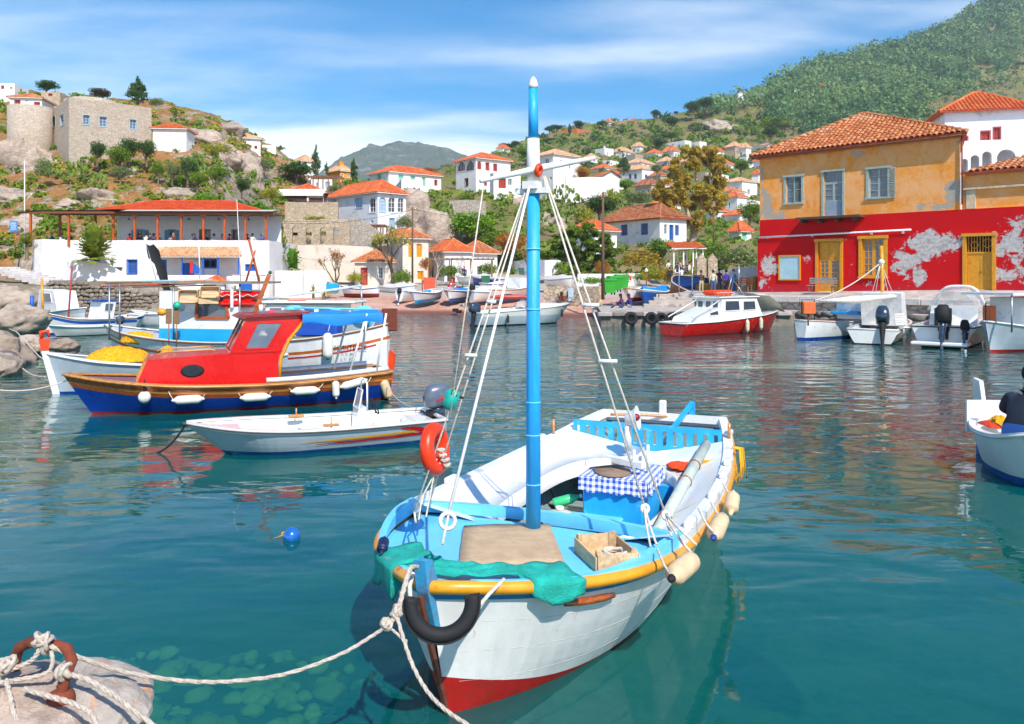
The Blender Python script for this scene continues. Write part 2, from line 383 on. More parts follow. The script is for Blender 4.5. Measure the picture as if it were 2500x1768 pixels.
m_hl=hill_mat('hillside_rocky','#5f6b22','#8a8a35','#b98352','#bfb0a0','#978878',1.5,0.80,0.95)
m_hv=hill_mat('hillside_green','#6f7c34','#929648','#a08c64','#b0a48c','#8f8976',0.5,0.5,0.75)
m_mt=hill_mat('mountain_scrub','#4f5f42','#6c7656','#7a7864','#96938c','#7f7f7a',0.16,0.75,0.4)
hill_sheet('hill_fort',-400,900,160,RIDGE_L,YL,60,735,m_hl,1.0,40)
hill_sheet('hill_village',480,2800,220,RIDGE_V,YV,90,735,m_hv,0.7,200)
RIDGE_M=[(500,620),(640,520),(720,455),(800,407),(828,387),(871,370),(885,362),(903,350),(926,356),(950,349),(975,345),(1009,347),(1055,355),(1099,364),(1135,379),(1200,402),(1300,440),(1400,520)]
def YM(px,py):return 1100+(560-py)*3.0
hill_sheet('mountain',500,1400,120,RIDGE_M,YM,50,600,m_mt,0.55,60)
# --- beach
YSH=[(-60,72),(-24,70.5),(-8,69.5),(0,68),(4,64.5),(8,62.0),(14,60),(40,60)]
PROF=[(-30,-4),(-8,-1.1),(0,0.0),(2,0.28),(5,0.75),(12,1.3),(20,1.95),(28,2.5),(40,3.6),(60,5)]
def gz(x,y):return interp(y-interp(x,YSH),PROF)
def beach_mat():
 q=NT('pebble_beach');n=q.noise(0.5,None,5);n2=q.noise(6,None,6,0.7);vo=q.voro(7.0);sp=q.n('SeparateColor');q.l(vo.outputs['Color'],sp.inputs[0])
 geo=q.n('NewGeometry');s=q.n('SeparateXYZ');q.l(geo.outputs['Position'],s.inputs[0])
 c=q.mix(q.mr(n,0.35,0.65),'#b8755c','#c9957c');c=q.mix(q.math('MULTIPLY',sp.outputs[0],0.55),c,'#d8bfae');c=q.mix(q.mr(n2,0.55,0.75),c,'#8a5a48')
 wet=q.mr(s.outputs[2],0.12,0.4,0.0,1.0);c=q.mix(wet,'#7d4a3c',c)
 up=q.mr(q.math('ADD',s.outputs[2],q.math('MULTIPLY',n,0.5)),1.25,1.75);c=q.mix(up,c,q.mix(n2,'#a8998b','#c4b8aa'))
 q.base(c);q.sets(Roughness=0.9);q.bump(vo.outputs['Distance'],0.5,0.05);return q.mat
struct(grid_mesh('beach',np.linspace(-60,16,77),np.concatenate([np.linspace(55,96,84),np.linspace(98,120,5)]),lambda x,y:gz(x,y)+0.05*fbm(x*.6,y*.6),beach_mat()))
# --- quay on the right
def stone_mat(name,c1,c2,s=3.0):
 if name in _mc:return _mc[name]
 q=NT(name);oi=q.n('ObjectInfo');n=q.noise(s,None,6,0.65);c=q.mix(oi.outputs['Random'],lin(c1),lin(c2));c=q.mix(q.mr(n,0.4,0.75),c,tuple(x*0.62 for x in lin(c2)))
 q.base(q.mix(q.mr(q.noise(s*4,None,8,.75),.5,.7,0,.45),c,'#6a5c50'));q.sets(Roughness=0.92,Specular_IOR_Level=0.2);q.bump(q.math('ADD',n,q.noise(s*5,None,8,.75)),0.9,0.09);_mc[name]=q.mat;return q.mat
m_conc=mat('quay_concrete','#b9ada2',0.9,0.16,1.2,0.5,12,dirt='#847a70',dirt_amt=0.6,dscale=1.4)
m_concd=mat('pier_concrete_wet','#8c8176',0.85,0.25,1.0,0.7,9,dirt='#3f3a33',dirt_amt=0.7,dscale=0.8)
m_slab=mat('quay_whitewashed','#cfc8c2',0.85,0.12,1.0,0.4,14,dirt='#9c938c',dirt_amt=0.5)
EDGE=[(12.1,62.9,1.85),(19.4,55.5,1.83),(28.7,46.0,1.82),(36,38.6,1.82)]
FAC=[(14.0,66,2.0),(18.0,59.6,2.06),(27.4,50.0,2.40),(38,39.6,2.6)]
BACK=[(14.0,84,2.4),(30,84,2.6),(46,70,2.8),(60,56,2.8)]
mb=MB()
for i in range(3):
 mb.quad(EDGE[i],EDGE[i+1],FAC[i+1],FAC[i],0);mb.quad(FAC[i],FAC[i+1],BACK[i+1],BACK[i],0)
 a,b=V(EDGE[i]),V(EDGE[i+1]);mb.quad(a,b,b-V((0,0,2.2)),a-V((0,0,2.2)),1)
a,b,c=V(EDGE[0]),V(FAC[0]),V(BACK[0]);dn=V((0,0,2.2));mb.quad(a,b,b-dn,a-dn,1);mb.quad(b,c,c-dn,b-dn,1)
quay=struct(mb.build('quay',[m_conc,masonry_mat('quay_rubble','#d6d0c8','#b0a698','#7d7368',1,1.6,1.6,0.6)]))
def line_pts(pts,t):
 L_=[0]
 for i in range(len(pts)-1):L_.append(L_[-1]+(V(pts[i+1])-V(pts[i])).length)
 s=t*L_[-1]
 for i in range(len(pts)-1):
  if s<=L_[i+1]+1e-6:return V(pts[i]).lerp(V(pts[i+1]),(s-L_[i])/(L_[i+1]-L_[i]))
 return V(pts[-1])
rn=random.Random(5)
ed=(V(EDGE[2])-V(EDGE[1]));ed.z=0;ed.normalize();en=V((ed.y,-ed.x,0));
if en.y>0:en=-en
rotq=Matrix.Rotation(math.atan2(ed.y,ed.x),3,'Z')
tt=0.0
while tt<0.995:
 dl=rn.uniform(0.035,0.06);a=line_pts(EDGE,tt);b=line_pts(EDGE,min(1,tt+dl));tt+=dl
 c=(a+b)/2;mbb=MB();mbb.rbox(c+en*0.06+V((0,0,-0.17+rn.uniform(-.012,.012))),((b-a).length-0.02,0.5,0.40),0.03,rotq);mbb.build('coping_slab',m_slab,quay,True)
def stone_wall(parent,a,b,h0,h1,rowh,wid,m,rnd,depth=0.25,limit=300,wob=0.35,proud=0.06,skip=0.0,topf=None):
 a,b=V(a),V(b);u=b-a;L_=u.length;u.normalize();nn=V((u.y,-u.x,0)).normalized()
 if nn.y>0:nn=-nn
 base=[]
 for k in range(6):
  me=boulder_mesh('stone',m,20+k,1.0,8,5,0.22,False)
  for v in me.vertices:
   p=v.co;q_=max(abs(p.x),abs(p.y),abs(p.z));v.co=p.lerp(p/max(q_,1e-3),0.55)
  base.append(me)
 z=h0;cnt=0;rot=Matrix([(u.x,nn.x,0),(u.y,nn.y,0),(0,0,1)]).to_4x4()
 while z<h1 and cnt<limit:
  rh=rowh*rnd.uniform(0.75,1.3);x=-rnd.uniform(0,wid)
  while x<L_ and cnt<limit:
   w_=wid*rnd.uniform(0.6,1.55);xc=x+w_/2;x+=w_
   if xc<0.02 or xc>L_:continue
   if topf is not None and z+rh*.6>topf(xc/L_):continue
   if rnd.random()<skip:continue
   o=mesh_obj('stone',rnd.choice(base),parent);cnt+=1
   p=a+u*xc+nn*rnd.uniform(-0.02,proud);p.z=z+rh/2+rnd.uniform(-.22,.22)*rh
   o.matrix_local=Matrix.Translation(p)@rot@Matrix.Rotation(rnd.uniform(-.3,.3),4,'Y')@Matrix.Diagonal((w_*0.49,depth,rh*rnd.uniform(.44,.64),1))
  z+=rh
 return cnt
m_qs=stone_mat('quay_face_stone','#d9d2ca','#b3a99c')
a=V(EDGE[1]);b=V(EDGE[2]);stone_wall(quay,(a.x,a.y,0),(b.x,b.y,0),0.95,1.40,0.33,0.62,m_qs,random.Random(8),0.12,90)
LEDGE=[(5.7,52.5),(18.6,53.4),(28.2,43.8),(36,36),(37,39),(20.2,55.4),(12.6,63.3),(6.6,63.5)]
mb=MB();n=len(LEDGE);top=[V((x,y,0.92))for x,y in LEDGE];bt=[V((x,y,-2.5))for x,y in LEDGE]
mb.add(top,[tuple(range(n))],0)
for i in range(n):
 j=(i+1)%n;mid=0.55
 t1,t2=top[i],top[j];k=max(1,int((t2-t1).length/1.2))
 for s in range(k):
  p,q_=t1.lerp(t2,s/k),t1.lerp(t2,(s+1)/k);mb.quad(p,q_,V((q_.x,q_.y,-2.5)),V((p.x,p.y,-2.5)),1)
pier=struct(mb.build('pier',[m_conc,m_concd]))
rn2=random.Random(11)
stone_wall(pier,(18.7,53.3,0),(28.2,43.8,0),-0.15,0.75,0.4,0.65,stone_mat('wet_quay_stone','#b3a99c','#857b70'),rn2,0.14,75)
for i in range(13):
 x=5.95+i*0.98;yv=52.5+(x-5.7)*0.07;b_=MB();b_.rbox((x,yv+0.02,0.80+rn2.uniform(-.05,.02)),(0.98+rn2.uniform(-.05,.0),0.55+rn2.uniform(-.06,.06),0.28),0.05);b_.build('edge_block',m_concd if i%3 else m_conc,pier,True)
for i in range(4):
 z1=0.92+0.235*(i+1);ox=0.55*i
 c=P(1660+14*i,735,61.2+0.5*i)
 b_=MB();b_.rbox((11.6+0.30*i,61.0+0.42*i,(0.7+z1)/2),(3.6-0.3*i,1.2,z1-0.7),0.03,Matrix.Rotation(R(-6),3,'Z'));b_.build('step',m_conc,pier,True)
# --------- buildings: shared builders
m_white=mat('whitewash','#efeae6',0.85,0.05,0.8,0.25,6,dirt='#cfc6bc',dirt_amt=0.28,dscale=0.7)
m_white2=mat('whitewash_cool','#e6e6ea',0.85,0.05,0.8,0.2,6,dirt='#c4bfbb',dirt_amt=0.3,dscale=0.6)
m_cream=mat('cream_plaster','#e3d6c4',0.88,0.08,0.8,0.3,6,dirt='#b39f88',dirt_amt=0.45,dscale=0.6)
m_tanst=masonry_mat('tan_rubble','#d6c4ac','#b8a286','#9a866e',1,1.7,2.6,0.5)
m_greyst=masonry_mat('grey_rubble','#c9bdb0','#aa9c8d','#8d8072',1,1.8,2.6,0.6)
def tile_mat(name,c1,c2,c3):
 if name in _mc:return _mc[name]
 q=NT(name);oi=q.n('ObjectInfo');geo=q.n('NewGeometry');n=q.noise(1.1,None,6,0.7);n2=q.noise(9,None,3)
 r=q.math('FRACT',q.math('ADD',oi.outputs['Random'],geo.outputs['Random Per Island']))
 c=q.mix(r,lin(c1),lin(c2));c=q.mix(q.mr(n,0.48,0.72),c,lin(c3));c=q.mix(q.mr(n2,0.6,0.8,0,0.4),c,tuple(x*.45 for x in lin(c2)))
 q.base(c);q.sets(Roughness=0.85,Specular_IOR_Level=0.25);q.bump(n2,0.3,0.02);_mc[name]=q.mat;return q.mat
t_orange=tile_mat('roof_tile_orange','#d9703c','#c25a34','#d9935f')
t_old=tile_mat('roof_tile_weathered','#cf8352','#b0603a','#c9a27c')
t_pale=tile_mat('roof_tile_pale','#e0b48a','#c98e66','#d9c3a3')
t_brown=tile_mat('roof_tile_brown','#b5714a','#8f4f33','#a88566')
m_eave=mat('eave_white','#e4dcd2',0.8,0.1);m_eaver=mat('eave_red','#a83a22',0.7,0.15)
g_dark=glass_mat();g_blue=glass_mat('window_glass_grey',(0.12,0.15,0.19),0.05)
def paint(name,c,rough=0.5,var=0.1,dirt=None,amt=0.35):return mat(name,c,rough,var,5,0.15,30,dirt=dirt,dirt_amt=amt,dscale=4)
k_blue=paint('paint_blue','#1f5fb4');k_lblue=paint('paint_pale_blue','#a9c3d6');k_green=paint('paint_mint','#8fc9b0');k_red=paint('paint_brick_red','#a83a2e')
k_white=paint('paint_white','#e8e6e2');k_brown=paint('paint_brown','#7d4526');k_yel=paint('paint_ochre','#e09a1e',dirt='#b06a10');k_dkg=paint('paint_dark_green','#2f6a4a');k_grey=paint('paint_grey_green','#9fb0a8',dirt='#7a8078')
k_wood=mat('weathered_wood','#8a6a4c',0.8,0.25,4,0.4,20,stretch=(1,1,6));k_woodr=mat('varnished_wood','#b0521c',0.35,0.25,5,0.1,20,coat=0.3,stretch=(1,6,6))
k_metal=mat('galvanised_metal','#a9adb0',0.35,0.15,8,0.1,metal=0.8);k_black=mat('black_rubber','#17171a',0.75,0.3,6,0.3,30);k_dark=mat('dark_interior','#1a1714',0.9,0.2)
WIN={'dark':(k_white,g_dark,1,1,None,0),'plain':(k_white,g_dark,1,2,None,1),'blue':(k_blue,g_blue,1,2,None,1),'bluesh':(k_lblue,k_lblue,1,3,None,1),'green':(k_green,k_green,1,2,None,1),'redsh':(k_red,k_red,1,2,None,1),'bluedoor':(k_blue,k_blue,1,1,None,1),'reddoor':(k_red,paint('paint_faded_red','#b84a38',dirt='#d0a090'),1,1,None,1),'brown':(k_brown,g_dark,1,1,None,1),'yelsh':(k_yel,k_yel,1,2,None,0),'open':(k_dark,k_dark,0,0,None,0),'greydoor':(k_grey,k_grey,1,1,None,1),'greendoor':(k_dkg,k_dkg,1,1,None,1),'fort':(k_lblue,g_blue,1,2,None,1)}
def wall_face(mb,o,u,W,z0,z1,ops,inn,mi=0,depth=0.16):
 xs=sorted({0.0,W,*[a for q in ops for a in q[:2]]});zs=sorted({z0,z1,*[a for q in ops for a in q[2:4]]})
 pt=lambda x,z,d=0.0:o+u*x+V((0,0,z))+inn*d
 for i in range(len(xs)-1):
  for j in range(len(zs)-1):
   cx,cz=(xs[i]+xs[i+1])/2,(zs[j]+zs[j+1])/2
   if any(q[0]<cx<q[1]and q[2]<cz<q[3]for q in ops):continue
   mb.quad(pt(xs[i],zs[j]),pt(xs[i+1],zs[j]),pt(xs[i+1],zs[j+1]),pt(xs[i],zs[j+1]),mi)
 for q in ops:
  a,b,c,d=q[:4]
  for(p0,p1)in(((a,c),(b,c)),((b,c),(b,d)),((b,d),(a,d)),((a,d),(a,c))):
   mb.quad(pt(*p0),pt(*p1),pt(p1[0],p1[1],depth),pt(p0[0],p0[1],depth),mi)
  if len(q)>4 and q[4]:
   r=(b-a)/2;cx=(a+b)/2;zc=d-r;k=10
   arc=[(cx-r*math.cos(math.pi*t/k),zc+r*math.sin(math.pi*t/k))for t in range(k+1)]
   for t in range(k):
    p,s=arc[t],arc[t+1];corner=(a,d)if t<k/2 else(b,d)
    mb.tri(pt(*p,.002),pt(*s,.002),pt(*corner,.002),mi);mb.quad(pt(*p,.002),pt(*s,.002),pt(s[0],s[1],depth),pt(p[0],p[1],depth),mi)
   mb.tri(pt(a,d,.002),pt(cx,d,.002),pt(*arc[k//2],.002),mi);mb.tri(pt(b,d,.002),pt(cx,d,.002),pt(*arc[k//2],.002),mi)
def window_part(root,o,u,inn,q,style,depth=0.16,detail=True,name='window'):
 fr,pane,nv,nh,sh,casing=WIN[style];a,b,c,d=q[:4];mb=MB();pt=lambda x,z,e:o+u*x+V((0,0,z))+inn*e
 rot=Matrix([(u.x,inn.x,0),(u.y,inn.y,0),(0,0,1)]);W,H=b-a,d-c;t=min(0.09,W*0.1)
 def bar(x0,x1,z0,z1,e0,e1):mb.box(pt((x0+x1)/2,(z0+z1)/2,(e0+e1)/2),(x1-x0,e1-e0,z1-z0),rot)
 e0,e1=depth-0.07,depth-0.012
 bar(a,a+t,c,d,e0,e1);bar(b-t,b,c,d,e0,e1);bar(a+t,b-t,d-t,d,e0,e1);bar(a+t,b-t,c,c+t,e0,e1)
 for i in range(nv):x=a+W*(i+1)/(nv+1);bar(x-t*.35,x+t*.35,c+t,d-t,e0+.004,e1)
 for i in range(nh):z=c+H*(i+1)/(nh+1);bar(a+t,b-t,z-t*.25,z+t*.25,e0+.01,e1-.002)
 if casing:
  k=0.07;bar(a-k,a,c-k,d+k,-0.03,0.02);bar(b,b+k,c-k,d+k,-0.03,0.02);bar(a,b,d,d+k,-0.034,0.02);bar(a-.03,b+.03,c-k,c,-0.06,0.02)
 w_=mb.build(name,fr,root)
 pm=MB();pm.quad(pt(a,c,depth-0.008),pt(b,c,depth-0.008),pt(b,d,depth-0.008),pt(a,d,depth-0.008));pm.build('pane',pane,w_,recalc=False)
 return w_
def tile_facet(mb,poly,sp=0.3,rowl=0.0,r=None,objs=None,mi=0,segs=3):
 a,b=V(poly[0]),V(poly[1]);ux=(b-a);W=ux.length;ux.normalize()
 nrm=ux.cross(V(poly[2])-a).normalized()
 if nrm.z<0:nrm=-nrm
 uy=nrm.cross(ux)
 if uy.z<0:uy=-uy
 loc=[((V(p)-a).dot(ux),(V(p)-a).dot(uy))for p in poly];r=r or sp*0.42;n=max(1,int(W/sp))
 up=loc[1:]+[loc[0]]
 def top(x):
  best=0
  for(x0,y0),(x1,y1)in zip(up[:-1],up[1:]):
   if(x0-x)*(x1-x)<=0 and abs(x1-x0)>1e-6:best=max(best,y0+(y1-y0)*(x-x0)/(x1-x0))
  return best
 for i in range(n):
  x=(i+0.5)*W/n;L_=top(x)
  if L_<0.1:continue
  rows=max(1,int(round(L_/rowl)))if rowl else 1
  for j in range(rows):
   y0,y1=L_*j/rows,L_*(j+1)/rows
   lift0,lift1=(0.035,0.0)if rowl else(0,0);r0,r1=(r,r*0.86)if rowl else(r,r)
   if rowl:y1=min(L_,y1+0.05)
   if objs is not None:objs.append((a+ux*x+uy*y0+nrm*0.01,ux,uy,nrm,y1-y0));continue
   rings=[]
   for yy,rr,lf in((y0,r0,lift0),(y1,r1,lift1)):
    rings.append([a+ux*(x+rr*math.cos(math.pi*s/segs))+uy*yy+nrm*(rr*0.75*math.sin(math.pi*s/segs)+lf+0.008)for s in range(segs+1)])
   k=segs+1;mb.add(rings[0]+rings[1],[(s,s+1,k+s+1,k+s)for s in range(segs)]+[tuple(range(k))],mi,False)
def hip_facets(x0,x1,y0,y1,z,h):
 w_,d_=x1-x0,y1-y0;e=[V((x0,y0,z)),V((x1,y0,z)),V((x1,y1,z)),V((x0,y1,z))]
 if w_>=d_:r0,r1=V((x0+d_/2,(y0+y1)/2,z+h)),V((x1-d_/2,(y0+y1)/2,z+h));return[[e[0],e[1],r1,r0],[e[1],e[2],r1],[e[2],e[3],r0,r1],[e[3],e[0],r0]],[(r0,r1),(e[0],r0),(e[3],r0),(e[1],r1),(e[2],r1)]
 r0,r1=V(((x0+x1)/2,y0+w_/2,z+h)),V(((x0+x1)/2,y1-w_/2,z+h));return[[e[0],e[1],r0],[e[1],e[2],r1,r0],[e[2],e[3],r1],[e[3],e[0],r0,r1]],[(r0,r1),(e[0],r0),(e[1],r0),(e[2],r1),(e[3],r1)]
def gable_facets(x0,x1,y0,y1,z,h,along='x'):
 if along=='x':
  ym=(y0+y1)/2;return[[V((x0,y0,z)),V((x1,y0,z)),V((x1,ym,z+h)),V((x0,ym,z+h))],[V((x1,y1,z)),V((x0,y1,z)),V((x0,ym,z+h)),V((x1,ym,z+h))]],[(V((x0,ym,z+h)),V((x1,ym,z+h)))]
 xm=(x0+x1)/2;return[[V((x1,y0,z)),V((x1,y1,z)),V((xm,y1,z+h)),V((xm,y0,z+h))],[V((x0,y1,z)),V((x0,y0,z)),V((xm,y0,z+h)),V((xm,y1,z+h))]],[(V((xm,y0,z+h)),V((xm,y1,z+h)))]
def roof_part(root,facets,ridges,tmat,sp=0.34,rowl=0.0,eave=None,name='roof',thick=0.1):
 mb=MB();base=MB()
 for f in facets:
  base.add(f,[tuple(range(len(f)))]);base.add([p-V((0,0,thick))for p in f],[tuple(range(len(f)))[::-1]])
  base.quad(f[0],f[1],f[1]-V((0,0,thick)),f[0]-V((0,0,thick)),1)
 ro=base.build(name,[tmat,eave or m_eave],root)
 for f in facets:tile_facet(mb,f,sp,rowl)
 for a,b in ridges:
  if(b-a).length>0.05:mb.tube([a+V((0,0,.02)),b+V((0,0,.02))],sp*0.45,6)
 t=mb.build('roof_tiles',tmat,ro,recalc=False);t['kind']='stuff'
 return ro
class Frame:
 def __init__(s,xc,yb,Y,yaw):s.C=P(xc,yb,Y);s.a=R(yaw);s.ca,s.sa=math.cos(s.a),math.sin(s.a)
 def u(s,face,px):
  k=(px-1250)/F
  if face=='R':return(k*s.C.y-s.C.x)/(s.ca-k*s.sa)
  return(s.C.x-k*s.C.y)/(s.sa+k*s.ca)
 def depth(s,face,u):return s.C.y+u*(s.sa if face=='R' else s.ca)
 def z(s,face,u,py):return CH-(py-HY)/F*s.depth(face,u)-s.C.z
def house(name,label,xc,yb,yt,Y,xl,xr,yaw,roof='hip',rh=None,ov=0.35,wm=None,tm=None,wins=(),sink=2.5,sp=0.36,rowl=0.0,cat='house',group=None,d=None,w_=None,apex=None,chim=None,eave=None,parapet=0.25,depth=0.16,along=None):
 wm=wm or m_white;tm=tm or t_orange;f=Frame(xc,yb,Y,yaw);W=w_ if w_ else f.u('R',xr);D=d if d else f.u('L',xl);D=min(13.0,D)if D>.5 else 6.0;H=f.z('R',0,yt)
 root=thing(name,label,cat,f.C,f.a,group);X,Yv=V((1,0,0)),V((0,1,0));ops={'R':[],'L':[]};parts=[]
 for q in wins:
  fc,x0,x1,y0,y1,st=q[:6];ar=len(q)>6 and q[6];u0,u1=sorted((f.u(fc,x0),f.u(fc,x1)));um=(u0+u1)/2;z0,z1=f.z(fc,um,y1),f.z(fc,um,y0)
  Lm=W if fc=='R' else D;u0,u1=max(0.05,u0),min(Lm-0.05,u1);z1=min(z1,H-0.05)
  if u1-u0<0.1 or z1-z0<0.1:continue
  ops[fc].append((u0,u1,z0,z1,ar));parts.append((fc,(u0,u1,z0,z1),st))
 mb=MB();wall_face(mb,V((0,0,0)),X,W,-sink,H,ops['R'],Yv,0,depth);wall_face(mb,V((0,0,0)),Yv,D,-sink,H,ops['L'],X,0,depth)
 zt=V((0,0,H));zb=V((0,0,-sink))
 mb.quad(V((W,0,-sink)),V((W,D,-sink)),V((W,D,H)),V((W,0,H)));mb.quad(V((W,D,-sink)),V((0,D,-sink)),V((0,D,H)),V((W,D,H)));mb.quad(V((0,0,H)),V((W,0,H)),V((W,D,H)),V((0,D,H)))
 if roof=='gable':
  al=along or('x' if W>=D else 'y');hh=rh or 1.2
  if al=='x':mb.tri((0,0,H),(0,D,H),(0,D/2,H+hh));mb.tri((W,0,H),(W,D,H),(W,D/2,H+hh))
  else:mb.tri((0,0,H),(W,0,H),(W/2,0,H+hh));mb.tri((0,D,H),(W,D,H),(W/2,D,H+hh))
 if roof=='flat':
  for(a0,a1,b0,b1)in((0,W,0,.2),(0,W,D-.2,D),(0,.2,.2,D-.2),(W-.2,W,.2,D-.2)):mb.bx(a0,a1,b0,b1,H,H+parapet)
 mb.build('wall',wm,root,recalc=False)
 if roof!='flat':
  hh=rh or 1.2
  fc,rd=hip_facets(-ov,W+ov,-ov,D+ov,H+0.02,hh)if roof=='hip' else gable_facets(-ov,W+ov,-ov,D+ov,H-0.05,hh*1.05,along or('x' if W>=D else 'y'))
  roof_part(root,fc,rd,tm,sp,rowl,eave)
 for fc,q,st in parts:
  nm='door' if 'door' in st else 'window'
  if fc=='R':window_part(root,V((0,0,0)),X,Yv,q,st,depth,name=nm)
  else:window_part(root,V((0,0,0)),Yv,X,q,st,depth,name=nm)
 if chim:
  for(cx,cy,chh)in chim:
   c=MB();zc=H+(0 if roof=='flat' else(rh or 1.2)*0.4);c.bx(cx*W-.3,cx*W+.3,cy*D-.25,cy*D+.25,zc-.5,zc+chh);c.bx(cx*W-.36,cx*W+.36,cy*D-.31,cy*D+.31,zc+chh,zc+chh+.1);c.build('chimney',wm,root)
 root['_dims']=(W,D,H)
 return root
# --------- houses round the harbour
house('arcaded_house','white two-storey house with corner arcade and hipped orange roof above the ruin',922,560,470,105,800,991,44,sink=8,rh=1.9,ov=.45,wm=m_white2,rowl=.4,sp=.3,wins=[('L',809,821,488,505,'bluesh'),('L',867,885,483,508,'bluesh'),('L',902,917,483,519,'plain',1),('R',926,942,482,518,'bluesh',1),('R',948,965,482,519,'plain',1),('R',971,986,483,519,'plain',1),('R',951,963,533,553,'bluesh'),('L',862,880,535,556,'bluesh'),('L',905,911,538,545,'dark')])
house('green_shuttered_house','long white house with mint green shutters behind the arcaded house',949,492,419,137,903,1077,40,rh=1.5,ov=.4,wins=[('L',921,930,426,440,'green'),('R',973,984,427,442,'green'),('R',1003,1013,430,446,'green'),('R',1031,1038,434,452,'green'),('R',1061,1067,440,452,'redsh'),('R',985,992,459,467,'dark')])
house('white_annex','white annex with two arched windows below the green shuttered house',980,490,442,127,952,1032,14,roof='flat',wins=[('R',1008,1015,458,478,'plain',1),('R',1019,1026,460,480,'plain',1),('R',985,994,459,465,'dark')])
house('loggia_house','tall white house with arched loggia and brick red shutters on the ridge',1162,486,386,140,1113,1246,36,rh=1.5,ov=.45,wins=[('L',1119,1135,395,416,'brown',1),('L',1140,1157,393,415,'brown',1),('R',1166,1174,395,412,'redsh',1),('R',1186,1194,398,415,'redsh'),('R',1205,1213,401,417,'redsh'),('L',1135,1143,436,454,'brown'),('R',1180,1188,437,452,'redsh'),('R',1175,1181,470,480,'redsh'),('L',1136,1141,466,478,'brown'),('R',1216,1232,437,455,'redsh')])
house('balcony_wing','white lower wing with small balcony right of the loggia house',1205,494,425,136,1196,1271,20,roof='flat',wins=[('R',1218,1234,437,458,'redsh'),('R',1240,1250,437,452,'plain')])
house('mast_house','white house with shallow tiled roof seen right behind the blue mast',1351,452,376,150,1300,1412,40,rh=1.4,ov=.4,tm=t_pale,wins=[('L',1331,1340,388,404,'plain'),('R',1368,1373,391,400,'dark'),('R',1389,1393,400,412,'dark'),('L',1342,1347,432,439,'dark')])
house('terrace_house','low white house with gabled roof above a long white garden wall',1470,452,430,150,1440,1512,25,roof='gable',rh=1.1,tm=t_brown,wins=[('R',1479,1484,436,447,'dark')])
house('blue_window_house','white house with blue framed windows and wide brown tiled hip roof',1611,603,533,112,1462,1676,32,rh=2.3,ov=.5,tm=t_brown,eave=m_eaver,rowl=.42,sp=.3,wins=[('L',1517,1531,550,574,'blue'),('L',1566,1581,547,572,'blue'),('R',1621,1628,548,571,'plain'),('R',1635,1643,550,585,'bluedoor'),('R',1649,1656,551,573,'blue')])
house('orange_roof_cottage','low cottage with orange tiled roof hidden behind the pine tree',1451,603,563,104,1385,1506,36,rh=1.5,ov=.45,tm=t_orange,rowl=.4,sp=.3,wins=[('R',1470,1482,572,590,'plain')])
house('blue_door_house','small white house with blue door and orange roof left of the eucalyptus',1637,522,497,150,1588,1662,38,rh=1.3,tm=t_orange,wins=[('L',1616,1628,507,521,'bluedoor')])
house('cottage_by_pole','small cottage with orange hip roof left of the red building',1806,586,565,122,1782,1834,38,rh=1.5,tm=t_orange,wins=[('R',1812,1822,568,582,'green')])
house('red_door_hut','small whitewashed hut with red door and crumbling tiled roof on the beach',866,702,640,90,860,960,4,rh=1.35,d=4.5,ov=.3,wm=m_cream,tm=t_old,rowl=.38,sp=.26,wins=[('R',882,896,655,694,'reddoor'),('R',924,935,653,680,'plain')],depth=.14)
house('yellow_shutter_house','white two-storey house with ochre shutters behind the left pole',983,692,582,96,925,1046,30,rh=1.3,ov=.4,wm=m_cream,tm=t_old,rowl=.4,sp=.3,wins=[('R',997,1009,594,628,'yelsh'),('R',1017,1030,596,628,'yelsh'),('R',1019,1034,662,682,'yelsh')])
house('beach_house','low white house with orange hip roof behind the beach pergola',1085,694,615,98,1044,1152,22,rh=1.6,ov=.4,wm=m_white2,rowl=.4,sp=.3,wins=[('R',1093,1101,650,690,'brown'),('L',1050,1058,650,688,'brown'),('R',1120,1132,655,672,'plain')])
house('beach_house','low white house with weathered orange roof right of the pergola house',1150,692,619,102,1112,1214,28,rh=1.6,ov=.4,tm=t_old,rowl=.4,sp=.3,wins=[('R',1165,1175,650,672,'plain'),('R',1190,1199,652,672,'plain')])
house('taverna_annex','white shed with flat roof behind the beach boats near the mast',1330,688,640,100,1240,1372,30,roof='flat',wm=m_white2,wins=[('L',1265,1280,655,680,'green')])
house('awning_house','long low house with orange roof and white awning on the terrace',704,494,470,112,640,790,8,rh=1.4,ov=.6,d=5.5,rowl=.4,sp=.3,wins=[('R',700,748,479,492,'brown'),('R',755,788,484,496,'brown')],tm=t_orange)
house('white_flat_house','white flat roofed block beside the wooden pergola',760,470,440,124,700,812,20,roof='flat',wins=[('R',772,778,446,456,'dark'),('R',795,805,444,456,'bluesh')])
house('ochre_house','deep orange house with two chimneys in front of the mountain',830,440,417,165,798,860,44,rh=1.4,wm=paint('wall_ochre','#e8951f',.85),tm=t_pale,wins=[('R',833,838,425,434,'plain'),('R',848,854,425,434,'plain')],chim=[(.45,.4,1.6),(.8,.6,1.6)])
house('ridge_house','white house with dark green shutters beside the tall cypress',735,408,393,160,693,764,30,rh=1.3,tm=t_pale,wins=[('L',702,715,396,406,'greendoor'),('R',742,748,397,405,'greendoor')])
house('cliff_house','white house with rows of tiny windows on the left hill crest',575,372,336,135,556,636,24,rh=1.0,tm=t_pale,wins=[('R',594,598,339,342,'dark'),('R',606,610,341,344,'dark'),('R',591,598,353,358,'redsh'),('R',607,613,355,360,'redsh'),('R',622,627,357,362,'redsh')])
house('cliff_house','plain white block right of the crest house with tiny windows',640,380,357,140,634,674,16,roof='flat',wins=[('R',650,654,362,366,'dark')])
house('tiled_outhouse','white outhouse with long tiled roof tucked against the right fort wall',373,338,314,110,370,455,6,rh=1.0,d=4,ov=.35,tm=t_orange,rowl=.4,sp=.3)
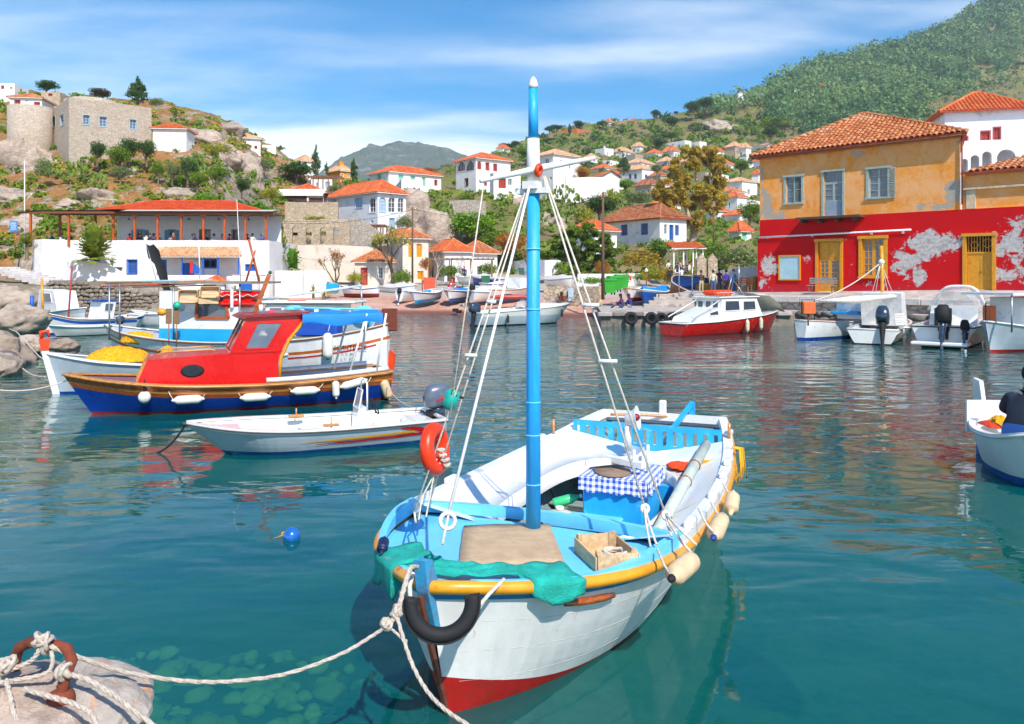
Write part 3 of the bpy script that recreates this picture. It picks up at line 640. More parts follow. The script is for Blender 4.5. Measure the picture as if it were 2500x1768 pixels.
house('hilltop_house','white cottage with brown shutters left of the stone fort',24,275,238,128,16,102,10,rh=1.1,d=5,tm=t_old,wins=[('R',36,49,245,257,'redsh'),('R',84,97,250,255,'redsh'),('R',62,67,244,248,'dark')])
house('hilltop_house','white flat roofed house at the far left edge of the hilltop',-30,232,206,140,-40,36,6,roof='flat',d=5,wins=[('R',4,9,210,216,'redsh'),('R',24,30,212,218,'dark')])
house('stone_shed','small stone shed under the round tree behind the fort',100,250,228,136,96,147,5,roof='flat',d=3,wm=m_tanst,wins=[('R',119,127,228,233,'redsh')])
HV=[(1620,1645,1657,372,386,1.6,0,1,'white cottage with orange roof below the highest flat white house',[('R',1648,1652,375,381,'dark'),('L',1628,1633,375,381,'dark')]),(1634,1672,1685,348,365,None,0,1,'flat white house standing highest above the eucalyptus',[('L',1640,1645,352,359,'dark'),('L',1655,1660,353,360,'dark')]),(1457,1476,1494,367,385,None,0,1,'flat white house with chimney alone on the green slope by the spar',[('R',1482,1485,372,378,'dark')]),(1531,1550,1567,381,396,None,2,1,'grey stone flat house right of the dark cypress clump',[]),(1534,1565,1598,400,415,1.3,0,2,'white house with pale tiles just below the grey flat house',[('R',1572,1577,404,410,'dark'),('R',1585,1590,405,411,'dark'),('L',1545,1550,404,410,'dark')]),(1526,1568,1592,420,450,1.4,0,2,'white house with two small blue windows below the cypress clump',[('L',1535,1541,426,436,'blue'),('L',1548,1554,426,436,'blue'),('R',1575,1580,427,436,'blue')]),(1449,1474,1498,412,423,1.2,0,1,'small house with orange roof right of the orange tree',[('R',1480,1485,415,420,'dark')]),(1575,1612,1640,433,453,1.2,1,3,'tan stone house with brown roof left of the eucalyptus crown',[('L',1590,1596,437,446,'plain'),('R',1620,1626,438,446,'plain')]),(1558,1590,1606,458,488,1.4,1,3,'tan stone house with two shuttered windows under the brown roof',[('L',1566,1574,463,471,'plain'),('L',1580,1587,463,471,'plain')]),(1609,1630,1645,397,412,1.2,3,2,'pale blue house with tiled roof half hidden by the eucalyptus',[('L',1614,1619,401,407,'dark')]),(1609,1640,1660,416,432,1.1,0,1,'white house with red roof just left of the eucalyptus crown',[('L',1618,1624,420,427,'blue')]),(1774,1795,1813,363,387,1.4,1,2,'cream house with pale roof at the top right of the eucalyptus',[('R',1799,1804,368,376,'dark')]),(1796,1822,1832,366,388,1.4,0,2,'narrow white gabled house right of the cream house',[('L',1806,1811,372,380,'dark')]),(1808,1822,1830,387,400,None,0,1,'tiny flat white house beneath the narrow gabled house',[]),(1839,1875,1902,357,374,1.4,0,2,'broad white house with pale roof above the left roof end of the red building',[('L',1850,1855,361,368,'dark'),('L',1863,1868,361,368,'dark'),('R',1884,1888,361,368,'dark')]),(1793,1820,1836,403,416,None,0,1,'low flat white house above the green bushes beside the red building',[]),(1769,1812,1842,451,486,1.2,0,2,'white house with grey shutters halfway up beside the red building',[('L',1778,1783,458,468,'dark'),('L',1796,1801,458,470,'greydoor'),('R',1825,1831,462,474,'plain')]),(1748,1785,1812,477,515,1.3,0,1,'white house with blue barred windows right of the eucalyptus trunk',[('L',1755,1761,498,508,'blue'),('L',1764,1770,498,508,'blue'),('R',1793,1799,485,495,'plain')]),(1766,1800,1818,489,523,1.1,0,1,'lower white house with tiled lean-to below the barred windows',[('L',1778,1783,496,506,'plain'),('R',1806,1811,496,506,'plain')]),(1815,1832,1856,496,520,None,0,1,'flat white block with balcony touching the red building outline',[('R',1838,1850,504,512,'dark')]),(1775,1806,1834,528,542,1.3,0,1,'small white house with bright orange roof above the roadside pole',[('R',1815,1820,531,538,'dark')]),(1474,1490,1510,395,405,None,0,1,'thin white flat house left of the dark cypress clump',[]),(1690,1712,1735,390,402,1.2,0,1,'white cottage peeping through the top of the eucalyptus',[]),(1840,1862,1885,232,246,None,0,1,'flat white house next to the windmill on the skyline',[]),(1868,1880,1896,231,243,1.2,0,1,'small white house in a row on the forest edge',[]),(1942,1958,1977,222,238,None,0,1,'low white hall at the foot of the pine forest',[]),(1992,2010,2023,216,230,1.2,0,1,'white gabled house highest in the pine forest',[]),(1478,1487,1496,300,308,1.0,0,1,'tiny white chapel on the bare hill crest',[]),(1368,1408,1448,318,332,None,4,1,'terracotta walled house on the green hill crest',[]),(1400,1420,1440,452,466,1.2,0,1,'white cottage just above the long garden wall',[]),(1500,1522,1545,372,384,1.3,0,2,'white house with pale roof left of the grey flat house',[('R',1528,1533,375,381,'dark')]),(1690,1708,1722,350,364,None,0,1,'flat white cube above the crown of the eucalyptus',[]),(1730,1750,1768,372,386,1.3,0,1,'white house with orange roof right of the eucalyptus top',[('L',1736,1741,376,382,'dark')]),(1745,1768,1790,404,420,1.3,0,1,'white house with orange roof among trees right of the eucalyptus',[('R',1774,1779,408,414,'dark')]),(1842,1862,1880,396,412,1.2,0,1,'orange roofed house just left of the red building eave',[]),(1600,1622,1640,455,474,1.2,0,1,'white house wedged behind the stone houses',[('L',1606,1611,460,467,'dark')]),(1700,1722,1742,426,442,None,1,1,'cream flat house seen through the eucalyptus',[]),(1385,1402,1420,398,410,1.2,0,1,'small white house peeping out right of the spar tip',[]),(1425,1443,1460,388,400,1.2,0,2,'white cottage left of the chimneyed flat house',[('R',1449,1453,391,396,'dark')]),(1500,1516,1532,428,441,1.2,0,1,'white house just left of the two blue windows',[]),(1478,1500,1520,444,462,None,0,1,'flat white house above the bright round tree',[('L',1486,1491,449,456,'blue')]),(1545,1562,1580,360,372,1.2,0,2,'small pale roofed house above the grey flat house',[]),(1580,1598,1615,376,388,1.2,0,1,'orange roofed house between grey flat house and highest cottage',[]),(1590,1612,1630,476,494,1.2,0,1,'orange roofed white house above the blue door house',[('L',1597,1602,481,488,'plain')]),(1650,1672,1692,398,412,1.2,0,2,'pale roofed house behind the left eucalyptus crown',[]),(1735,1755,1775,430,448,None,0,1,'flat white house under the right eucalyptus crown',[('R',1760,1766,435,443,'dark')]),(1838,1852,1868,430,448,1.2,0,1,'orange roofed house half hidden by the red building corner',[]),(1730,1752,1772,520,540,1.2,0,1,'low orange roofed house right of the eucalyptus trunk foot',[('L',1738,1744,525,534,'plain')]),(1900,1920,1940,250,262,None,0,1,'flat white house below the pine forest edge',[]),(1216,1228,1242,364,374,1.1,0,1,'little white house among pines left of the mast top',[]),]
vm=[m_white,m_tanst,m_greyst,mat('wall_pale_blue','#b9c9e0',.85),mat('wall_terracotta','#c9743c',.9,.15)];vt=[None,t_orange,t_pale,t_brown,t_old]
for(xl,xc,xr,ye,yb,rise,wi,ti,lab,wn)in HV:
 xl,xr,ye=xc-(xc-xl)*1.22,xc+(xr-xc)*1.22,yb-(yb-ye)*1.25;Yd=YV(xc,yb);house('village_house',lab,xc,yb,ye,Yd,xl,xr,38 if xc-xl>xr-xc else 52,roof='flat' if rise is None else 'hip',rh=(rise or 1)*Yd/240+.4,wm=vm[wi],tm=vt[4 if ti==1 and xc%2 else ti],wins=wn,sink=4,sp=.5,group='houses of the hillside village',depth=.2,chim=[(.5,.5,1.4)]if 'chimney' in lab else None)
wr=thing('windmill','white round windmill tower without sails on the skyline','windmill',P(1807,252,478));mb=MB()
mb.lathe([(3.3,-3),(3.0,0),(2.5,5.2)],20);mb.build('tower',m_white,wr);mb=MB();mb.lathe([(2.65,5.2),(2.5,5.5),(0.05,6.6)],20);mb.build('cap',m_greyst,wr)
for k in range(2):
 mb=MB();mb.box((math.cos(-1.9+k*1.1)*2.75,math.sin(-1.9+k*1.1)*2.75,2.6),(.5,.5,.8),Matrix.Rotation(-1.9+k*1.1,3,'Z'));mb.build('window',k_dark,wr)
def wall_strip(name,label,pts,h,m,thick=0.4,cat='wall',cap=None,sink=1.2):
 ps=[P(*q)for q in pts];root=thing(name,label,cat,ps[0]);mb=MB()
 for i in range(len(ps)-1):
  a,b=ps[i],ps[i+1];t=(b-a);t.z=0;t.normalize();nn=V((-t.y,t.x,0))*thick/2;ha=h[i]if isinstance(h,(list,tuple))else h;hb=h[i+1]if isinstance(h,(list,tuple))else h
  A=[a-nn-V((0,0,sink)),b-nn-V((0,0,sink)),b+nn-V((0,0,sink)),a+nn-V((0,0,sink))];B=[a-nn+V((0,0,ha)),b-nn+V((0,0,hb)),b+nn+V((0,0,hb)),a+nn+V((0,0,ha))]
  mb.add(A+B,[(0,1,5,4),(1,2,6,5),(2,3,7,6),(3,0,4,7),(4,5,6,7)])
 mb.build('wall_body',m,root,True)
 if cap:
  c=MB()
  for i in range(len(ps)-1):
   a,b=ps[i],ps[i+1];ha=h[i]if isinstance(h,(list,tuple))else h;hb=h[i+1]if isinstance(h,(list,tuple))else h;c.bar(a+V((0,0,ha+.05)),b+V((0,0,hb+.05)),thick+.12,.1)
  c.build('coping',cap,root,True)
 return root
wall_strip('garden_wall','long white garden wall below the gabled terrace house',[(1380,480,142),(1440,476,143),(1505,470,145)],[3.2,3.1,2.6],m_white)
wall_strip('terrace_wall','tan stone terrace wall below the white awning house',[(697,545,104),(760,545,104),(826,540,104)],[2.7,2.6,2.4],m_tanst,.6)
wall_strip('terrace_wall','grey stone terrace wall below the loggia house',[(1096,522,122),(1140,524,122),(1186,524,122)],[1.9,2.2,2.0],m_greyst,.5)
wall_strip('quarry_wall','pale masonry wall under the road beside the green bins',[(1330,728,70),(1400,730,69),(1466,732,67)],[1.0,1.05,1.1],masonry_mat('pale_masonry','#e0cdb4','#cbb294','#a08a70',1,1.5,1.8,.5),.5)
wall_strip('road_wall','long pale wall left of the red building behind the walkers',[(1650,708,76),(1740,704,74),(1846,700,70)],[1.2,1.5,1.8],mat('wall_weathered_grey','#cfc6bd',.9,.12,.8,.4,8,dirt='#a39a90',dirt_amt=.5),.4)
wall_strip('orange_parapet','low ochre and red parapet beside the red building',[(1700,712,68),(1780,711,66),(1848,709,64)],[.55,.9,1.1],mat('wall_ochre_low','#c8862e',.85,.2,1.0,.3,8,dirt='#a8452e',dirt_amt=.6),.3)
wall_strip('beach_wall','whitewashed flat wall of the yard left of the red door hut',[(672,716,80),(740,716,80),(796,714,81)],[2.2,2.2,2.2],m_white,.4)
wall_strip('retaining_wall','weathered stone wall under the ruined arches',[(728,664,95),(820,664,95),(912,664,95)],[3.1,3.1,2.9],m_cream,.5)
wall_strip('garden_fence_wall','low white garden wall with gate posts behind the bins',[(1410,690,84),(1520,690,84),(1560,688,86)],[.9,.9,.9],m_white,.3)
wall_strip('hill_wall','reddish stone boundary wall climbing the bare hill crest',[(1445,326,425),(1500,314,428),(1552,298,430)],[2.6,2.6,2.4],mat('wall_red_earth','#b58466',.9,.2),.8)
wall_strip('forest_road_wall','pale road cutting with wall high on the forested slope',[(2095,211,610),(2160,207,612),(2250,201,616)],[2.2,2.2,2.6],mat('wall_cutting','#c49a78',.9,.2),1.0)
rf=Frame(690,600,98,3);rw=thing('ruined_building','roofless stone ruin with tall arched openings below the arcaded house','ruin',rf.C,rf.a);mb=MB()
def rop(x0,x1,y0,y1,ar):u0,u1=rf.u('R',x0),rf.u('R',x1);return(u0,u1,rf.z('R',u0,y1),rf.z('R',u0,y0),ar)
ops=[rop(713,727,553,594,1),rop(746,761,556,596,1),rop(781,796,556,595,1),rop(814,828,557,596,1),rop(752,758,577,595,0)][:4]
Wr=rf.u('R',856);Hr=rf.z('R',0,541);wall_face(mb,V((0,0,0)),V((1,0,0)),Wr,-.8,Hr,ops,V((0,1,0)),0,.5)
mb.quad(V((Wr,0,-.8)),V((Wr,5,-.8)),V((Wr,5,Hr*.55)),V((Wr,0,Hr)));mb.quad(V((0,0,-.8)),V((0,5,-.8)),V((0,5,Hr*.7)),V((0,0,Hr)));mb.bx(0,Wr,4.8,5.2,-.8,Hr*.5)
mb.build('wall',m_tanst,rw,recalc=False);rnr=random.Random(4);x=0
while x<Wr-.3:
 l=rnr.uniform(.4,.9);b_=MB();b_.rbox((x+l/2,.25,Hr+.1),(l,.5,rnr.uniform(.15,.45)),.05);b_.build('broken_stone',m_tanst,rw);x+=l
mb=MB();pts=[(0,0),(5.2,0),(5.2,.4),(3.6,1.6),(1.8,2.9),(0,3.6)];mb.prism(pts,0,.5,'y');mb.xf(Matrix.Translation((Wr,-.2,0)));mb.build('broken_gable',m_greyst,rw)
# --------- the red and orange harbour building
def facade_mats(f):
 def loc(px,py):u=f.u('R',px);return u,f.z('R',u,py)
 def blobs(q,lst):
  tot=None
  for px,py,ru,rz,am in lst:
   u,z=loc(px,py);mp=q.n('Mapping');mp.vector_type='POINT';mp.inputs['Location'].default_value=(-u/ru,0,-z/rz);mp.inputs['Scale'].default_value=(1/ru,0,1/rz);q.l(q.tc.outputs['Object'],mp.inputs[0])
   ln=q.n('VectorMath',operation='LENGTH');q.l(mp.outputs[0],ln.inputs[0]);b=q.mr(ln.outputs['Value'],0,1.5,am,0.0);tot=b if tot is None else q.math('MAXIMUM',tot,b)
  return tot
 q=NT('red_peeling_plaster');v=q.coord((1,1,1));n=q.noise(1.5,v,9,0.72,0.5);n2=q.noise(7,v,6,0.7);big=q.noise(.35,v,4)
 bl=blobs(q,[(2215,640,1.1,1.2,.30),(2270,600,1.5,1.1,.34),(2320,590,1.0,.8,.3),(2240,675,1.2,.8,.26),(1880,650,.9,1.2,.31),(1860,690,.8,.7,.24),(2470,600,1.6,1.6,.27),(2460,670,1.8,.9,.28),(2490,545,1.2,.7,.24),(2075,640,.4,1.0,.16),(1970,640,.35,.8,.16),(2150,695,2.5,.35,.14)])
 peel=q.math('ADD',n,bl);pm=q.mr(peel,0.665,0.71);halo=q.mr(peel,0.62,0.70,0,0.55)
 red=q.mix(q.mr(big,.3,.7),lin('#cc070b'),lin('#d8090d'));red=q.mix(q.mr(n2,.5,.8,0,.5),red,lin('#8f0a10'));red=q.mix(halo,red,lin('#b8324a'))
 sp=q.n('SeparateXYZ');q.l(q.tc.outputs['Object'],sp.inputs[0]);foot=q.mr(q.math('ADD',sp.outputs[2],q.math('MULTIPLY',n,1.2)),.6,1.5,.5,0);red=q.mix(foot,red,lin('#a03448'))
 pl=q.mix(q.mr(n2,.3,.7),lin('#dcd5cf'),lin('#b8aea8'));pl=q.mix(q.mr(q.noise(3,q.coord((.8,1,2)),6,.7),.5,.62,0,.5),pl,lin('#8a7f7a'))
 q.base(q.mix(pm,red,pl));q.sets(Roughness=.75,Specular_IOR_Level=.25);q.bump(q.math('ADD',q.math('MULTIPLY',pm,-1.0),q.math('MULTIPLY',n2,.35)),.6,.03);red_m=q.mat
 q=NT('orange_weathered_plaster');v=q.coord((1,1,1));n=q.noise(.8,v,8,.68,.6);n2=q.noise(5,v,7,.72);ns=q.noise(1.6,q.coord((1,1,.35)),7,.7)
 bl=blobs(q,[(1872,510,1.0,1.6,.33),(1900,530,1.2,.5,.3),(2330,470,.9,1.1,.34),(2280,505,2.2,.45,.26),(2120,372,2.6,.35,.25),(2330,345,1.0,.5,.2),(1860,420,.35,2.5,.2)])
 o=q.mix(q.mr(n,.33,.66),lin('#f4982f'),lin('#f5b274'));o=q.mix(q.mr(n2,.45,.75,0,.55),o,lin('#f2bf96'));o=q.mix(q.mr(ns,.55,.75,0,.7),o,lin('#c8601a'))
 pk=q.math('ADD',q.noise(1.2,v,9,.7,.4),bl);pm=q.mr(pk,.69,.72);g=q.mix(n2,lin('#c2b4a0'),lin('#a39a8e'))
 q.base(q.mix(pm,o,g));q.sets(Roughness=.85,Specular_IOR_Level=.2);q.bump(q.math('ADD',q.math('MULTIPLY',pm,-.8),n2),.4,.03);return red_m,q.mat
def tile_mesh(name,m,r=.15,l=.46,segs=5):
 b=MB();rings=[]
 for yy,rr,lf in((0,r,.035),(l,r*.84,.0)):rings.append([V((rr*math.cos(math.pi*s/segs),yy,rr*.8*math.sin(math.pi*s/segs)+lf))for s in range(segs+1)])
 k=segs+1;b.add(rings[0]+rings[1],[(s,s+1,k+s+1,k+s)for s in range(segs)],0,True)
 inn=[[p*.84 if False else V((p.x*.84,p.y,p.z*.84-.004))for p in rg]for rg in rings]
 b.add(rings[0]+inn[0],[(s,s+1,k+s+1,k+s)for s in range(segs)],0,False);return b.mesh(name,m)
def tile_objects(root_roof,objs,me,limit,tmat,sp,rest_name='roof_tiles',l=.46):
 rnd=random.Random(2);objs=sorted(objs,key=lambda t:(V(root_roof.parent.location)+Matrix.Rotation(root_roof.parent.rotation_euler.z,3,'Z')@t[0]).length)
 for i,(p,ux,uy,nn,ln)in enumerate(objs[:limit]):
  o=mesh_obj('tile',me,root_roof);m=Matrix([(ux.x,uy.x,nn.x,p.x),(ux.y,uy.y,nn.y,p.y),(ux.z,uy.z,nn.z,p.z),(0,0,0,1)])
  o.matrix_local=m@Matrix.Translation((rnd.uniform(-.02,.02),rnd.uniform(-.02,.02),rnd.uniform(0,.012)))@Matrix.Rotation(rnd.uniform(-.05,.05),4,'Z')@Matrix.Diagonal((1,ln/l,1,1))
 b=MB();k=len(me.vertices);vs=[v.co.copy()for v in me.vertices];fs=[tuple(p.vertices)for p in me.polygons]
 for(p,ux,uy,nn,ln)in objs[limit:]:
  m=Matrix([(ux.x,uy.x,nn.x,p.x),(ux.y,uy.y,nn.y,p.y),(ux.z,uy.z,nn.z,p.z),(0,0,0,1)])@Matrix.Rotation(rnd.uniform(-.05,.05),4,'Z')@Matrix.Diagonal((1,ln/l,1,1));b.add([m@q for q in vs],fs,0,True)
 if b.v:o=b.build(rest_name,tmat,root_roof,recalc=False);o['kind']='stuff'
def red_building():
 f=Frame(1855,714,59.6,-45.6);red_m,or_m=facade_mats(f);X,In,O=V((1,0,0)),V((0,1,0)),V((0,0,0))
 root=thing('harbour_building','weathered harbour building with red ground floor, orange upper floor and tiled hip roof','building',f.C,f.a)
 def op(x0,x1,y0,y1):a,b=f.u('R',x0),f.u('R',x1);m=(a+b)/2;return(a,b,f.z('R',m,y1),f.z('R',m,y0))
 W=f.u('R',2345);W2=24.5;H=9.86;ZR=5.25;D=8.0
 up=[op(1919,1957,432,496),op(2011,2057,419,516),op(2121,2168,412,482)];up[1]=(up[1][0],up[1][1],ZR+.05,up[1][3])
 lo=[op(2000,2053,590,712),op(2107,2160,583,676),op(2361,2424,577,711)];lo[0]=(lo[0][0],lo[0][1],.05,lo[0][3]);lo[2]=(lo[2][0],lo[2][1],.32,lo[2][3])
 mb=MB();wall_face(mb,O,X,W,ZR,H,up,In,1,.2);wall_face(mb,V((-.12,-.12,0)),X,W2+.12,-.5,3.85,[(a+.12,b+.12,c,d)for a,b,c,d in lo],In,0,.3);wall_face(mb,O,X,W2,3.85,ZR,[],In,0)
 mb.quad(V((-.12,-.12,3.85)),V((W2,-.12,3.85)),V((W2,0,3.85)),V((-.12,0,3.85)),0)
 mb.quad(V((-.12,-.12,-.5)),V((-.12,D,-.5)),V((-.12,D,3.85)),V((-.12,-.12,3.85)),0);mb.quad(O+V((0,0,3.85)),V((0,D,3.85)),V((0,D,ZR)),V((0,0,ZR)),0);mb.quad(V((0,0,ZR)),V((0,D,ZR)),V((0,D,H)),V((0,0,H)),1)
 SK=W-.36*D;mb.quad(V((W,0,ZR)),V((SK,D,ZR)),V((SK,D,H)),V((W,0,H)),1);mb.quad(V((0,D,-.5)),V((W2,D,-.5)),V((W2,D,ZR)),V((0,D,ZR)),0);mb.quad(V((0,D,ZR)),V((SK,D,ZR)),V((SK,D,H)),V((0,D,H)),1);mb.quad(V((0,.3,H)),V((W-.2,.3,H)),V((SK,D,H)),V((0,D,H)),1)
 mb.build('wall',[red_m,or_m],root,recalc=False)
 ov=.55;e=[V((-ov,-ov,H)),V((W+ov,-ov,H)),V((W+ov-.36*D-.3,D+ov,H)),V((-ov,D+ov,H))];ap=V((5.9,D/2,H+2.85));fac=[[e[0],e[1],ap],[e[1],e[2],ap],[e[2],e[3],ap],[e[3],e[0],ap]]
 base=MB()
 for q in fac:base.add(q,[(0,1,2)],0);base.quad(q[0],q[1],q[1]-V((0,0,.1)),q[0]-V((0,0,.1)),1)
 base.add([p-V((0,0,.1))for p in e],[(3,2,1,0)],1);rf_=base.build('roof',[t_brown,m_eaver],root)
 objs=[];
 for q in fac:tile_facet(None,q,.33,.40,objs=objs)
 tl=tile_mat('roof_tile_sunbleached','#d08a5a','#a85a34','#d2b292');tile_objects(rf_,objs,tile_mesh('tile',tl,.145),300,tl,.33)
 for a,b in((e[0],ap),(e[1],ap)):
  n=16
  for i in range(n):
   t=MB();p0,p1=a.lerp(b,i/n),a.lerp(b,(i+1.12)/n);t.tube([p0+V((0,0,.10)),p1+V((0,0,.05))],[.13,.11],6);t.build('ridge_tile',tl,rf_)
 mb=MB();mb.tube([(W+.12,-.12,H-.1),(W+.12,-.12,ZR+.3)],.05,8);mb.tube([(-.3,-.5,H-.12),(W+.4,-.5,H-.12)],.06,6);mb.build('gutter',k_brown,root)
 def casing(q,m,t=.16,e=.06,sill=True,nm='window_frame'):
  a,b,c,d=q;k=MB()
  k.bx(a-t,a,-e,.06,c,d);k.bx(b,b+t,-e,.06,c,d);k.bx(a-t-.06,b+t+.06,-e-.05,.06,d,d+t*.9)
  if sill:k.bx(a-t-.05,b+t+.05,-e-.06,.06,c-.1,c)
  return k.build(nm,m,root)
 def glazed(parent,a,b,c,d,nx,nz,y,m,fw=.07,bw=.035,pane=g_blue):
  k=MB();k.bx(a,a+fw,y-.03,y+.02,c,d);k.bx(b-fw,b,y-.03,y+.02,c,d);k.bx(a+fw,b-fw,y-.03,y+.02,c,c+fw);k.bx(a+fw,b-fw,y-.03,y+.02,d-fw,d)
  for i in range(1,nx):x=a+(b-a)*i/nx;k.bx(x-bw/2,x+bw/2,y-.025,y+.015,c+fw,d-fw)
  for i in range(1,nz):z=c+(d-c)*i/nz;k.bx(a+fw,b-fw,y-.022,y+.012,z-bw/2,z+bw/2)
  o=k.build('sash',m,parent);p=MB();p.quad((a,y+.016,c),(b,y+.016,c),(b,y+.016,d),(a,y+.016,d));p.build('pane',pane,parent,recalc=False);return o
 def shutter(parent,a,b,c,d,y,m,rot=None,pivot=0.0):
  k=MB();fw=.07;k.bx(a,a+fw,y-.02,y+.02,c,d);k.bx(b-fw,b,y-.02,y+.02,c,d)
  for z in(c,(c+d)/2-fw/2,d-fw):k.bx(a+fw,b-fw,y-.02,y+.02,z,z+fw)
  n=22
  for i in range(n):
   z=c+fw+(d-c-2*fw)*(i+.5)/n
   if abs(z-(c+d)/2)>fw*.7:k.box(((a+b)/2,y,z),(b-a-2*fw,.045,.012),Matrix.Rotation(R(38),3,'X'))
  if rot is not None:k.xf(Matrix.Translation((pivot,y,0))@Matrix.Rotation(R(rot),4,'Z')@Matrix.Translation((-pivot,-y,0)))
  return k.build('shutter',m,parent)
 a,b,c,d=up[0];w1=casing(up[0],k_grey);glazed(w1,a,(a+b)/2,c,d,1,4,.14,k_grey);shutter(w1,(a+b)/2,b,c,d,.05,k_grey)
 a,b,c,d=up[1];w2=casing(up[1],k_grey,.14,.06,False,'balcony_door');zt=d-(d-c)*.26;zl=c+(d-c)*.33
 glazed(w2,a,b,zt,d,2,1,.14,k_grey);glazed(w2,a,(a+b)/2,zl,zt,1,3,.14,k_grey);glazed(w2,(a+b)/2,b,zl,zt,1,3,.14,k_grey);t=MB();t.bx(a,b,.11,.17,c,zl);t.build('panel',paint('paint_slate_blue','#8d9fae'),w2)
 a,b,c,d=up[2];w3=casing(up[2],k_grey);glazed(w3,a,(a+b)/2,c,d,1,4,.14,k_grey);glazed(w3,(a+b)/2,b,c,d,1,4,.14,k_grey);shutter(w3,b,b+(b-a)*.42,c-.1,d,-.07,k_grey)
 t=MB();a0,a1=f.u('R',1958),f.u('R',2112);t.bx(a0,a1,-1.0,.1,ZR-.18,ZR-.03);[t.bx(x,x+.1,-.85,.06,ZR-.42,ZR-.18)for x in(a0+.3,a0+1.5,a0+2.7,a1-.5)];t.build('balcony_slab',mat('balcony_rust','#5a4034',.9,.3),root)
 a,b,c,d=lo[0];d1=casing(lo[0],k_yel,.2,.20,False,'door');zt=d-(d-c)*.32;zl=c+(d-c)*.22;
 for q_ in((a,b,.0,.06,zt,d),(a,b,-.02,.08,zt-.1,zt),(a+.1,(a+b)/2-.06,-.03,.0,zt+.12,d-.12),((a+b)/2+.06,b-.1,-.03,.0,zt+.12,d-.12),(a,b,.0,.06,c,zl)):t=MB();t.bx(*q_);t.build('panel',k_yel,d1)
 glazed(d1,a+.02,(a+b)/2,zl,zt-.1,2,5,.03,k_yel,.12,.04);glazed(d1,(a+b)/2,b-.02,zl,zt-.1,2,5,.03,k_yel,.12,.04);t=MB();t.sphere(((a+b)/2+.07,-.05,zl+.2),.04,8,6);t.build('handle',k_metal,d1)
 a,b,c,d=lo[1];d2=casing(lo[1],k_yel,.22,.20,True,'window');glazed(d2,a,(a+b)/2,c,d,2,6,.03,k_yel,.11,.04);glazed(d2,(a+b)/2,b,c,d,2,6,.03,k_yel,.11,.04)
 a,b,c,d=lo[2];d3=casing(lo[2],k_yel,.2,.2,False,'door');zt=c+(d-c)*.68;t=MB();t.bx(a,b,-.02,.08,zt,zt+.1);t.bx(a,(a+b)/2-.01,.02,.08,c,zt);t.bx((a+b)/2+.01,b,.02,.08,c,zt);t.build('leaf',k_yel,d3)
 p=MB();p.quad((a,.12,zt+.1),(b,.12,zt+.1),(b,.12,d),(a,.12,d));p.build('pane',k_dark,d3,recalc=False);t=MB()
 for i in range(9):x=a+(b-a)*(i+.5)/9;t.bx(x-.02,x+.02,.04,.07,zt+.1,d)
 t.torus(((a+b)/2+.4,.05,(zt+d)/2+.1),.25,.025,(0,1,0),16,5);t.torus(((a+b)/2-.3,.05,(zt+d)/2),.2,.025,(0,1,0),16,5);t.build('grille',k_yel,d3);t=MB();t.torus(((a+b)/2+.06,-.01,c+1.1),.06,.012,(0,1,0),12,5);t.build('handle',k_brown,d3)
 t=MB();t.tube([(f.u('R',1855),-.2,3.98),(f.u('R',2227),-.2,4.12)],.065,8);[t.bx(x,x+.08,-.2,.02,3.9,4.05)for x in(.6,4,8,10)];t.build('pipe',k_white,root)
 AX=W;H2=7.45;mb=MB();mb.quad(V((AX+.02,.15,ZR)),V((W2,.15,ZR)),V((W2,.15,H2)),V((AX+.02,.15,H2)));mb.quad(V((AX+.02,0,ZR)),V((W2,0,ZR)),V((W2,.15,ZR)),V((AX+.02,.15,ZR)));mb.quad((AX,.15,H2),(W2,.15,H2),(W2,D,H2),(AX,D,H2));mb.build('attic_wall',or_m,root,recalc=False)
 mb=MB();mb.bx(AX+.05,W2,-.05,.2,6.42,6.54);[mb.bx(x,x+.5,.06,.2,ZR+.03,6.40)for x in(AX+.3,AX+4.4,AX+8.5)];mb.build('cornice',mat('cornice_plaster','#d8c2a0',.85,.12,2,.3,9,dirt='#a89a88'),root)
 fc=[[V((AX+.1,-.3,H2)),V((W2,-.3,H2)),V((W2,3,H2+1.2)),V((AX+3.2,3,H2+1.2))]];objs=[];tile_facet(None,fc[0],.36,.42,objs=objs);base=MB();base.add(fc[0],[(0,1,2,3)],0);base.quad(*[p for p in fc[0][:2]],fc[0][1]-V((0,0,.12)),fc[0][0]-V((0,0,.12)),1);ar=base.build('annex_roof',[t_brown,m_eaver],root);tile_objects(ar,objs,bpy.data.meshes['tile'],110,tl,.36)
 return f,root
FRED,red_root=red_building()
u0,u1=FRED.u('R',1907),FRED.u('R',1954);z0,z1=FRED.z('R',u0,681),FRED.z('R',u0,627);nb=thing('noticeboard','pale blue noticeboard in ochre frame on the red wall','noticeboard',FRED.C,FRED.a)
mb=MB();mb.bx(u0,u1,-.17,-.14,z0,z1);mb.build('board',mat('board_pale','#a9cdd6',.3,.08,2),nb);mb=MB()
for q in((u0-.1,u1+.1,z0-.1,z0),(u0-.1,u1+.1,z1,z1+.1),(u0-.1,u0,z0,z1),(u1,u1+.1,z0,z1)):mb.bx(q[0],q[1],-.22,-.13,q[2],q[3])
mb.build('frame',k_yel,nb)
